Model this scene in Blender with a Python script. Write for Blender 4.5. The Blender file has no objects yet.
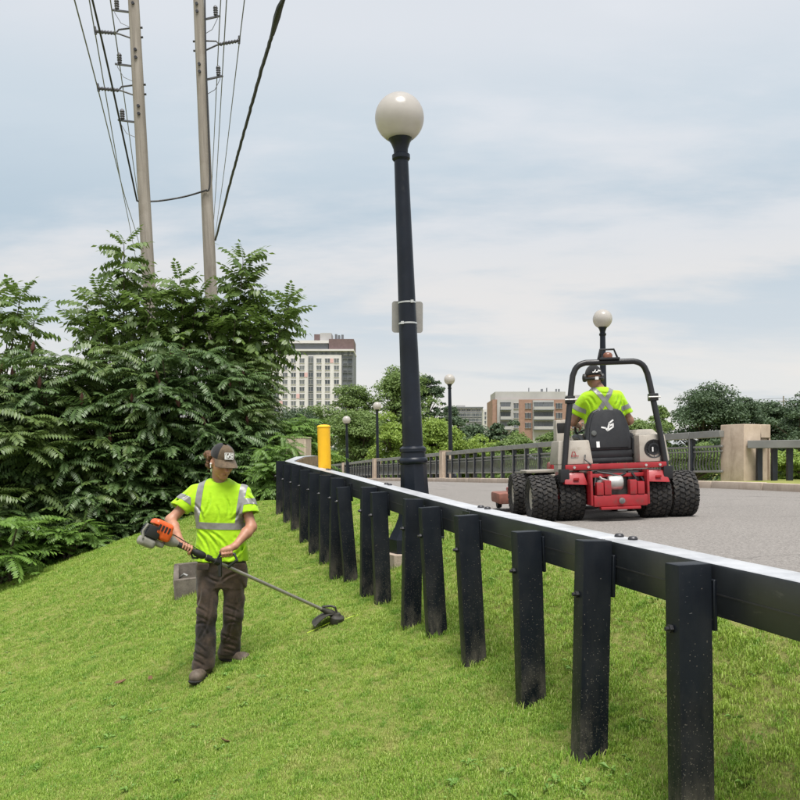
import bpy, bmesh, math, random
import numpy as np
from mathutils import Vector, Matrix, Euler

random.seed(7)
RNG = np.random.default_rng(11)
PI = math.pi
R = math.radians
scene = bpy.context.scene
COL = scene.collection

# ------------------------------------------------------------------ camera
F = 850.0          # focal length in photo pixels (800 px frame)
EZ = 1.60          # eye height above the grass at the camera
HZ = 458.0         # horizon row
cam_d = bpy.data.cameras.new('camera')
cam = bpy.data.objects.new('camera', cam_d)
COL.objects.link(cam)
cam.location = (0, 0, EZ)
cam.rotation_euler = (R(90), 0, 0)
cam_d.sensor_width = 36
cam_d.lens = 36 * F / 800
cam_d.shift_y = (HZ - 400) / 800
cam_d.clip_start = 0.05
cam_d.clip_end = 5000
scene.camera = cam

# ------------------------------------------------------------------ light and sky
SUN_DIR = Vector((0.06, -0.36, 0.93)).normalized()
sun_d = bpy.data.lights.new('sun', 'SUN')
sun_d.energy = 4.6
sun_d.angle = R(28)
sun_d.color = (1.0, 0.965, 0.91)
sun = bpy.data.objects.new('sun', sun_d)
COL.objects.link(sun)
sun.rotation_euler = SUN_DIR.to_track_quat('Z', 'Y').to_euler()
sun.location = (0, 0, 40)

world = bpy.data.worlds.new('World')
scene.world = world
world.use_nodes = True


def build_world():
    nt = world.node_tree
    nt.nodes.clear()
    N, L = nt.nodes.new, nt.links.new

    def math_n(op, a=None, b=None):
        n = N('ShaderNodeMath'); n.operation = op
        for i, v in enumerate((a, b)):
            if v is None: continue
            if isinstance(v, (int, float)): n.inputs[i].default_value = v
            else: L(v, n.inputs[i])
        return n.outputs[0]

    def ramp(fac, stops, interp='EASE'):
        n = N('ShaderNodeValToRGB'); n.color_ramp.interpolation = interp
        e = n.color_ramp.elements
        while len(e) < len(stops): e.new(0.5)
        for el, (p, c) in zip(e, stops):
            el.position = p
            el.color = (*c, 1) if len(c) == 3 else c
        L(fac, n.inputs[0])
        return n.outputs[0]

    def mixc(fac, a, b):
        n = N('ShaderNodeMix'); n.data_type = 'RGBA'
        if isinstance(fac, (int, float)): n.inputs[0].default_value = fac
        else: L(fac, n.inputs[0])
        for v, i in ((a, 6), (b, 7)):
            if isinstance(v, tuple): n.inputs[i].default_value = (*v, 1)
            else: L(v, n.inputs[i])
        return n.outputs[2]

    out = N('ShaderNodeOutputWorld')
    sky = N('ShaderNodeTexSky'); sky.sky_type = 'NISHITA'
    sky.sun_disc = False
    sky.sun_elevation = math.asin(SUN_DIR.z)
    sky.sun_rotation = math.atan2(SUN_DIR.x, SUN_DIR.y)
    sky.air_density = 1.0; sky.dust_density = 1.5
    bg1 = N('ShaderNodeBackground'); bg1.inputs[1].default_value = 0.11
    L(sky.outputs[0], bg1.inputs[0])

    tc = N('ShaderNodeTexCoord')
    sep = N('ShaderNodeSeparateXYZ'); L(tc.outputs['Generated'], sep.inputs[0])
    up = math_n('MAXIMUM', sep.outputs[2], 0.0)
    # cloud-deck coordinates: view direction projected on a flat layer
    den = math_n('ADD', up, 0.16)
    px = math_n('DIVIDE', sep.outputs[0], den)
    py = math_n('DIVIDE', sep.outputs[1], den)
    cmb = N('ShaderNodeCombineXYZ'); L(px, cmb.inputs[0]); L(py, cmb.inputs[1])
    n1 = N('ShaderNodeTexNoise'); n1.inputs['Scale'].default_value = 0.42
    n1.inputs['Detail'].default_value = 6; n1.inputs['Roughness'].default_value = 0.52
    n1.inputs['Distortion'].default_value = 0.5
    mp = N('ShaderNodeMapping'); mp.inputs['Location'].default_value = (5.3, 0.4, 0)
    mp.inputs['Rotation'].default_value = (0, 0, R(8)); mp.inputs['Scale'].default_value = (0.75, 1.35, 1)
    L(cmb.outputs[0], mp.inputs[0]); L(mp.outputs[0], n1.inputs['Vector'])
    n2 = N('ShaderNodeTexNoise'); n2.inputs['Scale'].default_value = 2.2
    n2.inputs['Detail'].default_value = 7; n2.inputs['Roughness'].default_value = 0.6
    L(mp.outputs[0], n2.inputs['Vector'])
    nz = math_n('ADD', math_n('MULTIPLY', n1.outputs[0], 0.75), math_n('MULTIPLY', n2.outputs[0], 0.25))
    # general brightness/hue of the overcast by height above the horizon
    base = ramp(up, [(0.0, (0.77, 0.745, 0.715)), (0.09, (0.735, 0.73, 0.72)), (0.15, (0.58, 0.635, 0.68)),
                     (0.25, (0.47, 0.565, 0.64)), (0.36, (0.58, 0.655, 0.715)), (0.46, (0.70, 0.73, 0.77)), (1.0, (0.76, 0.78, 0.81))])
    light = ramp(up, [(0.0, (0.78, 0.745, 0.71)), (0.18, (0.79, 0.755, 0.725)), (0.27, (0.74, 0.745, 0.76)), (0.45, (0.77, 0.785, 0.82)), (1.0, (0.80, 0.81, 0.83))])
    m = ramp(nz, [(0.475, (0, 0, 0)), (0.60, (0.85, 0.85, 0.85))])
    cloud = mixc(m, base, light)
    dk = ramp(nz, [(0.34, (0.45, 0.45, 0.45)), (0.46, (0, 0, 0))])
    cloud = mixc(dk, cloud, (0.43, 0.53, 0.62))
    bg2 = N('ShaderNodeBackground'); L(cloud, bg2.inputs[0]); bg2.inputs[1].default_value = 1.0
    mix = N('ShaderNodeMixShader'); mix.inputs[0].default_value = 0.90
    L(bg1.outputs[0], mix.inputs[1]); L(bg2.outputs[0], mix.inputs[2])
    L(mix.outputs[0], out.inputs[0])


build_world()
vs = scene.view_settings
vs.view_transform = 'Standard'
vs.look = 'None'
vs.exposure = 0.18
vs.gamma = 1.0
vs.use_curve_mapping = False
scene.render.engine = 'CYCLES'
scene.cycles.use_denoising = True
scene.cycles.max_bounces = 6
scene.cycles.transparent_max_bounces = 8


# ------------------------------------------------------------------ helpers
def P(px, py, Y):
    """point seen at photo pixel (px, py) at distance Y"""
    return Vector(((px - 400) / F * Y, Y, EZ + (HZ - py) / F * Y))


def ip(x, xs, ys):
    return np.interp(x, xs, ys)


def wloc(o):
    v = Vector((0, 0, 0))
    while o is not None:
        v = v + o.location
        o = o.parent
    return v


def tag(o, label=None, cat=None, group=None, kind=None):
    if label: o['label'] = label
    if cat: o['category'] = cat
    if group: o['group'] = group
    if kind: o['kind'] = kind
    return o


def thing(name, label, cat, loc=(0, 0, 0), rot=(0, 0, 0), group=None):
    o = bpy.data.objects.new(name, None)
    o.empty_display_size = 0.2
    COL.objects.link(o)
    o.location = loc
    o.rotation_euler = rot
    return tag(o, label, cat, group)


def node_part(name, parent, loc=(0, 0, 0), rot=(0, 0, 0)):
    o = bpy.data.objects.new(name, None)
    o.empty_display_size = 0.1
    COL.objects.link(o)
    o.parent = parent
    o.location = loc
    o.rotation_euler = rot
    return o


def link(name, mesh, parent=None, loc=(0, 0, 0), rot=(0, 0, 0), scale=(1, 1, 1)):
    o = bpy.data.objects.new(name, mesh)
    COL.objects.link(o)
    o.parent = parent
    o.location = loc
    o.rotation_euler = rot
    o.scale = scale
    return o


class MB:
    def __init__(self):
        self.v = []; self.f = []; self.mi = []; self.cur = 0

    def add(self, vs_, fs):
        b = len(self.v)
        self.v.extend([tuple(p) for p in vs_])
        for f in fs:
            self.f.append(tuple(i + b for i in f)); self.mi.append(self.cur)
        return self

    def box(self, lo, hi, M=None):
        x0, y0, z0 = lo; x1, y1, z1 = hi
        c = [(x0, y0, z0), (x1, y0, z0), (x1, y1, z0), (x0, y1, z0), (x0, y0, z1), (x1, y0, z1), (x1, y1, z1), (x0, y1, z1)]
        if M is not None: c = [M @ Vector(p) for p in c]
        return self.add(c, [(0, 3, 2, 1), (4, 5, 6, 7), (0, 1, 5, 4), (1, 2, 6, 5), (2, 3, 7, 6), (3, 0, 4, 7)])

    def beam(self, p0, p1, w, h, up=(0, 0, 1)):
        p0 = Vector(p0); p1 = Vector(p1)
        d = (p1 - p0).normalized(); u = Vector(up)
        s = d.cross(u)
        s = s.normalized() if s.length > 1e-6 else Vector((1, 0, 0))
        u = s.cross(d).normalized()
        c = []
        for p in (p0, p1):
            for a, b in ((-1, -1), (1, -1), (1, 1), (-1, 1)):
                c.append(p + s * (a * w / 2) + u * (b * h / 2))
        return self.add(c, [(0, 1, 2, 3), (7, 6, 5, 4), (0, 4, 5, 1), (1, 5, 6, 2), (2, 6, 7, 3), (3, 7, 4, 0)])

    def sweep(self, pts, w, h):
        """rectangular section swept along pts (mitred in plan); section centred on pts"""
        pts = [Vector(p) for p in pts]; n = len(pts); c = []
        for i, p in enumerate(pts):
            d = (pts[min(i + 1, n - 1)] - pts[max(i - 1, 0)]); d.z = 0; d.normalize()
            s = Vector((d.y, -d.x, 0))
            for a, b in ((-1, -1), (1, -1), (1, 1), (-1, 1)):
                c.append(p + s * (a * w / 2) + Vector((0, 0, b * h / 2)))
        fs = [(0, 1, 2, 3), tuple(4 * (n - 1) + k for k in (3, 2, 1, 0))]
        for i in range(n - 1):
            for k in range(4):
                a = 4 * i + k; b = 4 * i + (k + 1) % 4
                fs.append((a, a + 4, b + 4, b))
        return self.add(c, fs)

    def tube(self, pts, r, n=8, cap=True, flat=1.0):
        pts = [Vector(p) for p in pts]; m = len(pts)
        rs = r if isinstance(r, (list, tuple)) else [r] * m
        vs_ = []
        prev = None
        for i, p in enumerate(pts):
            d = (pts[min(i + 1, m - 1)] - pts[max(i - 1, 0)]).normalized()
            if prev is None:
                a = Vector((0, 0, 1)) if abs(d.z) < 0.9 else Vector((1, 0, 0))
                u = d.cross(a).normalized()
            else:
                u = (prev - d * prev.dot(d)).normalized()
            prev = u
            w = d.cross(u)
            for k in range(n):
                t = 2 * PI * k / n
                vs_.append(p + (u * math.cos(t) + w * math.sin(t) * flat) * rs[i])
        fs = []
        for i in range(m - 1):
            for k in range(n):
                a = i * n + k; b = i * n + (k + 1) % n
                fs.append((a, b, b + n, a + n))
        if cap:
            fs.append(tuple(range(n - 1, -1, -1)))
            fs.append(tuple((m - 1) * n + k for k in range(n)))
        return self.add(vs_, fs)

    def lathe(self, prof, n=24, M=None, caps=True):
        vs_ = []; fs = []
        for r_, z in prof:
            for k in range(n):
                t = 2 * PI * k / n
                p = Vector((r_ * math.cos(t), r_ * math.sin(t), z))
                vs_.append(M @ p if M is not None else p)
        for i in range(len(prof) - 1):
            for k in range(n):
                a = i * n + k; b = i * n + (k + 1) % n
                fs.append((a, b, b + n, a + n))
        if caps:
            fs.append(tuple(range(n - 1, -1, -1)))
            fs.append(tuple((len(prof) - 1) * n + k for k in range(n)))
        return self.add(vs_, fs)

    def prism(self, poly, axis_lo, axis_hi, M=None):
        """poly = list of (a,b); extruded along local z between lo, hi"""
        n = len(poly)
        c = [Vector((a, b, axis_lo)) for a, b in poly] + [Vector((a, b, axis_hi)) for a, b in poly]
        if M is not None: c = [M @ p for p in c]
        fs = [tuple(range(n - 1, -1, -1)), tuple(range(n, 2 * n))]
        for i in range(n):
            j = (i + 1) % n
            fs.append((i, j, j + n, i + n))
        return self.add(c, fs)

    def mesh(self, name, mat, off=None, bevel=0.0, smooth=True, angle=38, seg=1):
        me = bpy.data.meshes.new(name)
        vs_ = self.v if off is None else [(p[0] - off[0], p[1] - off[1], p[2] - off[2]) for p in self.v]
        me.from_pydata(vs_, [], self.f)
        mats = mat if isinstance(mat, (list, tuple)) else [mat]
        for m_ in mats: me.materials.append(m_)
        if len(mats) > 1: me.polygons.foreach_set('material_index', self.mi)
        bm = bmesh.new(); bm.from_mesh(me)
        bmesh.ops.recalc_face_normals(bm, faces=bm.faces[:])
        if bevel > 0:
            ed = [e for e in bm.edges if len(e.link_faces) == 2 and e.calc_face_angle(0) > 0.5]
            bmesh.ops.bevel(bm, geom=ed, offset=bevel, segments=seg, profile=0.6, affect='EDGES', clamp_overlap=True)
        bm.to_mesh(me); bm.free()
        if smooth:
            me.polygons.foreach_set('use_smooth', [True] * len(me.polygons))
            me.set_sharp_from_angle(angle=R(angle))
        me.update()
        return me

    def build(self, name, mat, parent=None, world=True, **kw):
        off = wloc(parent) if (world and parent is not None) else None
        return link(name, self.mesh(name, mat, off, **kw), parent)


def np_mesh(name, verts, faces, mat, smooth=True):
    """fast mesh from arrays; faces (n,k)"""
    verts = np.asarray(verts, np.float32); faces = np.asarray(faces, np.int32)
    me = bpy.data.meshes.new(name)
    k = faces.shape[1]
    me.vertices.add(len(verts)); me.vertices.foreach_set('co', verts.ravel())
    me.loops.add(faces.size); me.loops.foreach_set('vertex_index', faces.ravel())
    me.polygons.add(len(faces))
    me.polygons.foreach_set('loop_start', np.arange(0, faces.size, k, dtype=np.int32))
    me.polygons.foreach_set('loop_total', np.full(len(faces), k, np.int32))
    me.update(calc_edges=True)
    if smooth: me.polygons.foreach_set('use_smooth', np.ones(len(faces), bool))
    if mat is not None: me.materials.append(mat)
    me.validate()
    return me


def grid_mesh(name, Xs, Ys, zfun, mat):
    XX, YY = np.meshgrid(Xs, Ys)
    ZZ = zfun(XX, YY)
    v = np.stack([XX.ravel(), YY.ravel(), ZZ.ravel()], 1)
    nx = len(Xs); ny = len(Ys)
    i = np.arange(nx - 1)[None, :] + nx * np.arange(ny - 1)[:, None]
    f = np.stack([i, i + 1, i + nx + 1, i + nx], -1).reshape(-1, 4)
    return np_mesh(name, v, f, mat)


# ------------------------------------------------------------------ materials
class NT:
    def __init__(self, name):
        self.m = bpy.data.materials.new(name); self.m.use_nodes = True
        self.t = self.m.node_tree
        self.b = self.t.nodes['Principled BSDF']
        self.out = self.t.nodes['Material Output']

    def n(self, typ, **kw):
        nd = self.t.nodes.new(typ)
        for k, v in kw.items(): setattr(nd, k, v)
        return nd

    def l(self, a, b): self.t.links.new(a, b)

    def coord(self, kind='Object'):
        return self.n('ShaderNodeTexCoord').outputs[kind]

    def pos(self):
        return self.n('ShaderNodeNewGeometry').outputs['Position']

    def noise(self, vec, scale, detail=4, rough=0.55, stretch=None, dist=0.0):
        if stretch:
            mp = self.n('ShaderNodeMapping'); mp.inputs['Scale'].default_value = stretch
            self.l(vec, mp.inputs[0]); vec = mp.outputs[0]
        nd = self.n('ShaderNodeTexNoise')
        nd.inputs['Scale'].default_value = scale; nd.inputs['Detail'].default_value = detail
        nd.inputs['Roughness'].default_value = rough; nd.inputs['Distortion'].default_value = dist
        self.l(vec, nd.inputs['Vector'])
        return nd.outputs[0]

    def ramp(self, fac, stops, interp='LINEAR'):
        nd = self.n('ShaderNodeValToRGB'); nd.color_ramp.interpolation = interp
        e = nd.color_ramp.elements
        while len(e) < len(stops): e.new(0.5)
        for el, (p, c) in zip(e, stops):
            el.position = p
            if isinstance(c, (int, float)): c = (c, c, c)
            el.color = (*c, 1)
        self.l(fac, nd.inputs[0])
        return nd.outputs[0]

    def mix(self, fac, a, b, blend='MIX'):
        nd = self.n('ShaderNodeMix', data_type='RGBA', blend_type=blend)
        if isinstance(fac, (int, float)): nd.inputs[0].default_value = fac
        else: self.l(fac, nd.inputs[0])
        for v, i in ((a, 6), (b, 7)):
            if isinstance(v, tuple): nd.inputs[i].default_value = (*v, 1)
            else: self.l(v, nd.inputs[i])
        return nd.outputs[2]

    def math(self, op, a, b=None, clamp=False):
        nd = self.n('ShaderNodeMath', operation=op); nd.use_clamp = clamp
        for i, v in enumerate((a, b)):
            if v is None: continue
            if isinstance(v, (int, float)): nd.inputs[i].default_value = v
            else: self.l(v, nd.inputs[i])
        return nd.outputs[0]

    def sep(self, vec):
        nd = self.n('ShaderNodeSeparateXYZ'); self.l(vec, nd.inputs[0]); return nd.outputs

    def set(self, key, v):
        if isinstance(v, tuple): self.b.inputs[key].default_value = (*v, 1) if len(v) == 3 else v
        elif isinstance(v, (int, float)): self.b.inputs[key].default_value = v
        else: self.l(v, self.b.inputs[key])

    def bump(self, h, strength=0.3, dist=0.01):
        nd = self.n('ShaderNodeBump'); nd.inputs['Strength'].default_value = strength
        nd.inputs['Distance'].default_value = dist
        self.l(h, nd.inputs['Height']); self.l(nd.outputs[0], self.b.inputs['Normal'])


def scale_c(c, k): return tuple(min(1, x * k) for x in c)


def mat(name, color, rough=0.6, metal=0.0, var=0.25, scale=6.0, bump=0.15, bscale=60.0, bdist=0.004, spec=0.5, dirt=None, dirt_amt=0.0, coords='Object', coat=0.0):
    """general procedural material: colour varied by noise, fine relief, optional dirt patches"""
    t = NT(name)
    vec = t.coord(coords) if coords != 'Position' else t.pos()
    n1 = t.noise(vec, scale, 5)
    c = t.ramp(n1, [(0.3, scale_c(color, 1 - var)), (0.7, scale_c(color, 1 + var))])
    if dirt:
        n2 = t.noise(vec, scale * 2.7, 6, 0.65)
        m = t.ramp(n2, [(0.62 - 0.2 * dirt_amt, 0.0), (0.85 - 0.2 * dirt_amt, min(1.0, 0.4 + dirt_amt))])
        c = t.mix(m, c, dirt)
    t.set('Base Color', c)
    rr = t.ramp(t.noise(vec, scale * 1.7, 4), [(0.3, max(0.05, rough - 0.1)), (0.7, min(1, rough + 0.1))])
    t.set('Roughness', rr)
    t.set('Metallic', metal)
    t.set('Specular IOR Level', spec)
    if coat: t.set('Coat Weight', coat)
    if bump > 0: t.bump(t.noise(vec, bscale, 3), bump, bdist)
    return t.m


def mat_leaf(name, dark, light, rough=0.45, trans=0.25, patch=0.6):
    t = NT(name)
    g = t.n('ShaderNodeNewGeometry')
    c = t.ramp(g.outputs['Random Per Island'], [(0.0, dark), (0.55, tuple((a + b) / 2 for a, b in zip(dark, light))), (1.0, light)])
    nz = t.noise(g.outputs['Position'], patch, 3)
    c = t.mix(t.ramp(nz, [(0.35, 0.0), (0.65, 0.6)]), c, tuple((a * 0.45 + b * 0.75) for a, b in zip(dark, light)))
    t.set('Base Color', c)
    t.set('Roughness', rough)
    tr = t.n('ShaderNodeBsdfTranslucent')
    t.l(t.mix(0.5, c, tuple(min(1, x * 1.3) for x in light)), tr.inputs[0])
    mx = t.n('ShaderNodeMixShader'); mx.inputs[0].default_value = trans
    t.l(t.b.outputs[0], mx.inputs[1]); t.l(tr.outputs[0], mx.inputs[2])
    t.l(mx.outputs[0], t.out.inputs[0])
    return t.m


def mat_grass(name):
    t = NT(name)
    oi = t.n('ShaderNodeObjectInfo')
    g = t.n('ShaderNodeNewGeometry')
    c = t.ramp(g.outputs['Random Per Island'], [(0.0, (0.12, 0.225, 0.022)), (0.45, (0.232, 0.395, 0.042)), (0.8, (0.35, 0.50, 0.085)), (1.0, (0.64, 0.60, 0.28))])
    big = t.noise(g.outputs['Position'], 0.9, 4, 0.6)
    c = t.mix(t.ramp(big, [(0.40, 0.0), (0.68, 0.55)]), c, (0.36, 0.46, 0.085))
    mid = t.noise(g.outputs['Position'], 6.5, 5, 0.7)
    c = t.mix(t.ramp(mid, [(0.50, 0.0), (0.66, 0.85)]), c, (0.12, 0.275, 0.022))
    dry = t.noise(g.outputs['Position'], 3.2, 6, 0.75, stretch=(1.0, 0.7, 1.0))
    c = t.mix(t.ramp(dry, [(0.56, 0.0), (0.68, 0.7)]), c, (0.44, 0.43, 0.15))
    t.set('Base Color', c); t.set('Roughness', 0.5); t.set('Specular IOR Level', 0.35)
    tr = t.n('ShaderNodeBsdfTranslucent'); t.l(c, tr.inputs[0])
    mx = t.n('ShaderNodeMixShader'); mx.inputs[0].default_value = 0.35
    t.l(t.b.outputs[0], mx.inputs[1]); t.l(tr.outputs[0], mx.inputs[2]); t.l(mx.outputs[0], t.out.inputs[0])
    return t.m


def mat_ground(name):
    t = NT(name)
    p = t.pos()
    a = t.noise(p, 0.9, 4, 0.6)
    c = t.ramp(a, [(0.3, (0.22, 0.26, 0.06)), (0.7, (0.36, 0.35, 0.13))])
    f = t.noise(p, 38, 5, 0.75)
    c = t.mix(t.ramp(f, [(0.45, 0.0), (0.7, 0.7)]), c, (0.13, 0.15, 0.04))
    t.set('Base Color', c); t.set('Roughness', 0.95); t.set('Specular IOR Level', 0.1)
    t.bump(t.noise(p, 45, 5, 0.8), 0.8, 0.03)
    return t.m


def mat_asphalt(name):
    t = NT(name)
    p = t.pos()
    big = t.noise(p, 0.35, 5, 0.6, stretch=(1.0, 0.35, 1))
    c = t.ramp(big, [(0.3, (0.205, 0.188, 0.172)), (0.7, (0.275, 0.254, 0.234))])
    fine = t.noise(p, 90, 3, 0.8)
    c = t.mix(t.ramp(fine, [(0.35, 0.0), (0.75, 0.55)]), c, (0.31, 0.30, 0.285))
    vor = t.n('ShaderNodeTexVoronoi', feature='F1'); vor.inputs['Scale'].default_value = 70
    t.l(p, vor.inputs['Vector'])
    c = t.mix(t.ramp(vor.outputs['Distance'], [(0.05, 0.7), (0.3, 0.0)]), c, (0.09, 0.085, 0.08))
    # cracks
    vc = t.n('ShaderNodeTexVoronoi', feature='DISTANCE_TO_EDGE'); vc.inputs['Scale'].default_value = 0.21
    mp = t.n('ShaderNodeMapping'); mp.inputs['Scale'].default_value = (0.6, 1.4, 1)
    wob = t.n('ShaderNodeTexNoise'); wob.inputs['Scale'].default_value = 1.3; wob.inputs['Detail'].default_value = 6
    t.l(p, wob.inputs['Vector'])
    add = t.n('ShaderNodeVectorMath', operation='MULTIPLY_ADD')
    t.l(wob.outputs['Color'], add.inputs[0]); add.inputs[1].default_value = (1.2, 1.2, 0); t.l(p, add.inputs[2])
    t.l(add.outputs[0], mp.inputs[0]); t.l(mp.outputs[0], vc.inputs['Vector'])
    c = t.mix(t.ramp(vc.outputs['Distance'], [(0.0, 0.7), (0.006, 0.0)]), c, (0.07, 0.066, 0.06))
    st = t.noise(p, 1.1, 5, 0.7)
    c = t.mix(t.ramp(st, [(0.6, 0.0), (0.75, 0.4)]), c, (0.12, 0.112, 0.105))
    t.set('Base Color', c); t.set('Roughness', 0.88); t.set('Specular IOR Level', 0.25)
    gr_ = t.noise(p, 42, 6, 0.95)
    c = t.mix(t.ramp(gr_, [(0.44, 0.0), (0.56, 0.85)]), c, (0.115, 0.105, 0.098))
    gl_ = t.noise(p, 55, 5, 0.95)
    c = t.mix(t.ramp(gl_, [(0.53, 0.0), (0.64, 0.85)]), c, (0.40, 0.375, 0.35))
    t.set('Base Color', c)
    t.bump(t.math('ADD', t.noise(p, 120, 3, 0.8), t.math('MULTIPLY', vor.outputs['Distance'], 0.5)), 0.5, 0.006)
    return t.m


def mat_post(name):
    """glossy dark paint, spattered with dirt, worn and muddy near the ground (object z = height)"""
    t = NT(name)
    o = t.coord('Object'); p = t.pos()
    c = t.ramp(t.noise(p, 5, 4), [(0.3, (0.005, 0.007, 0.011)), (0.7, (0.011, 0.014, 0.019))])
    v = t.n('ShaderNodeTexVoronoi', feature='F1'); v.inputs['Scale'].default_value = 150; v.inputs['Randomness'].default_value = 1
    t.l(p, v.inputs['Vector'])
    pick = t.sep(v.outputs['Color'])[0]
    z = t.sep(o)[2]
    low = t.math('SUBTRACT', 1.0, t.math('MULTIPLY', z, 1.05), clamp=True)
    thr = t.math('MULTIPLY', t.math('POWER', low, 2.4), 0.95)
    dotm = t.math('MULTIPLY', t.math('LESS_THAN', v.outputs['Distance'], t.math('ADD', 0.10, t.math('MULTIPLY', t.sep(v.outputs['Color'])[1], 0.26))), t.math('LESS_THAN', pick, thr))
    c = t.mix(t.math('MULTIPLY', dotm, 0.5), c, (0.20, 0.18, 0.15))
    sm = t.noise(p, 9, 6, 0.7, stretch=(1, 1, 0.35))
    band = t.math('MULTIPLY', t.ramp(sm, [(0.42, 0.0), (0.62, 1.0)]), t.ramp(z, [(0.02, 0.6), (0.22, 0.10), (0.6, 0.02)]))
    c = t.mix(band, c, (0.17, 0.15, 0.12))
    scr = t.noise(p, 30, 2, 0.5, stretch=(1, 1, 6))
    c = t.mix(t.ramp(scr, [(0.74, 0.0), (0.78, 0.5)]), c, (0.2, 0.2, 0.2))
    t.set('Base Color', c)
    t.set('Roughness', t.math('ADD', 0.40, t.math('MULTIPLY', band, 0.5)))
    t.set('Specular IOR Level', 0.16)
    t.bump(t.noise(p, 160, 3), 0.12, 0.002)
    return t.m


def mat_rail(name):
    """black paint; the weathered upper face has chalked to pale grey and keeps a gloss"""
    t = NT(name)
    g_ = t.n('ShaderNodeNewGeometry'); p = g_.outputs['Position']
    c = t.ramp(t.noise(p, 4, 5), [(0.3, (0.012, 0.014, 0.018)), (0.7, (0.026, 0.029, 0.034))])
    c = t.mix(t.ramp(t.noise(p, 11, 6, 0.7, stretch=(1, 1, 3)), [(0.60, 0.0), (0.78, 0.5)]), c, (0.12, 0.115, 0.105))
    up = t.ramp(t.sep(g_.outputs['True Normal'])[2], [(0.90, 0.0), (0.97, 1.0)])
    sky_sheen = t.ramp(t.noise(p, 6, 6, 0.7), [(0.25, (0.28, 0.29, 0.31)), (0.5, (0.43, 0.44, 0.46)), (0.7, (0.50, 0.51, 0.53))])
    c = t.mix(up, c, sky_sheen)  # bright sky reflection on the top is mixed into the base colour
    t.set('Base Color', c); t.set('Roughness', 0.34)
    t.bump(t.noise(p, 70, 3), 0.08, 0.002)
    return t.m


def mat_wood_pole(name):
    t = NT(name)
    o = t.coord('Object')
    n = t.noise(o, 7, 6, 0.65, stretch=(1, 1, 0.06))
    c = t.ramp(n, [(0.25, (0.13, 0.112, 0.095)), (0.55, (0.28, 0.25, 0.215)), (0.8, (0.40, 0.365, 0.325))])
    k = t.noise(o, 2.0, 3)
    c = t.mix(t.ramp(k, [(0.55, 0.0), (0.75, 0.5)]), c, (0.17, 0.14, 0.11))
    t.set('Base Color', c); t.set('Roughness', 0.9); t.bump(n, 0.5, 0.01)
    return t.m


def mat_concrete(name, c0=(0.42, 0.33, 0.255), c1=(0.56, 0.46, 0.365), stain=(0.25, 0.19, 0.14), scale=3.0):
    t = NT(name)
    p = t.pos()
    c = t.ramp(t.noise(p, scale, 6, 0.65), [(0.3, c0), (0.7, c1)])
    c = t.mix(t.ramp(t.noise(p, scale * 1.4, 6, 0.7, stretch=(1, 1, 0.35)), [(0.52, 0.0), (0.72, 0.6)]), c, stain)
    c = t.mix(t.ramp(t.noise(p, 60, 2), [(0.6, 0.0), (0.75, 0.4)]), c, scale_c(stain, 0.8))
    t.set('Base Color', c); t.set('Roughness', 0.92); t.set('Specular IOR Level', 0.25)
    t.bump(t.noise(p, 55, 5, 0.7), 0.35, 0.01)
    return t.m


def mat_cloth(name, color, worn=None, worn_amt=0.4, scale=9, rough=0.85, var=0.15, weave=420, lift=0.0):
    t = NT(name)
    o = t.coord('Object')
    c = t.ramp(t.noise(o, scale, 5, 0.6), [(0.3, scale_c(color, 1 - var)), (0.7, scale_c(color, 1 + var))])
    if worn:
        c = t.mix(t.ramp(t.noise(o, scale * 0.55, 5, 0.65), [(0.5 - 0.15 * worn_amt, 0.0), (0.7, worn_amt)]), c, worn)
    t.set('Base Color', c); t.set('Roughness', rough); t.set('Specular IOR Level', 0.2)
    t.set('Sheen Weight', 0.15)
    h = t.math('ADD', t.math('MULTIPLY', t.noise(o, 26, 4, 0.6), 1.0), t.math('MULTIPLY', t.noise(o, weave, 2), 0.15))
    t.bump(h, 0.35, 0.012)
    return t.m


def mat_skin(name, c0=(0.33, 0.155, 0.095), c1=(0.45, 0.225, 0.145)):
    t = NT(name)
    o = t.coord('Object')
    c = t.ramp(t.noise(o, 14, 5), [(0.3, c0), (0.7, c1)])
    t.set('Base Color', c); t.set('Roughness', 0.5)
    t.set('Subsurface Weight', 0.12); t.b.inputs['Subsurface Radius'].default_value = (0.012, 0.005, 0.003); t.set('Subsurface Scale', 1.0)
    t.bump(t.noise(o, 160, 3), 0.15, 0.003)
    return t.m


def mat_globe(name):
    """milk-glass lamp globe"""
    t = NT(name)
    o = t.coord('Object')
    c = t.ramp(t.noise(o, 6, 5, 0.6), [(0.3, (0.50, 0.475, 0.45)), (0.7, (0.58, 0.555, 0.53))])
    t.set('Base Color', c); t.set('Roughness', 0.22); t.set('Specular IOR Level', 0.45)
    tr = t.n('ShaderNodeBsdfTranslucent'); tr.inputs[0].default_value = (0.74, 0.69, 0.64, 1)
    mx = t.n('ShaderNodeMixShader'); mx.inputs[0].default_value = 0.38
    t.l(t.b.outputs[0], mx.inputs[1]); t.l(tr.outputs[0], mx.inputs[2]); t.l(mx.outputs[0], t.out.inputs[0])
    return t.m


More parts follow.
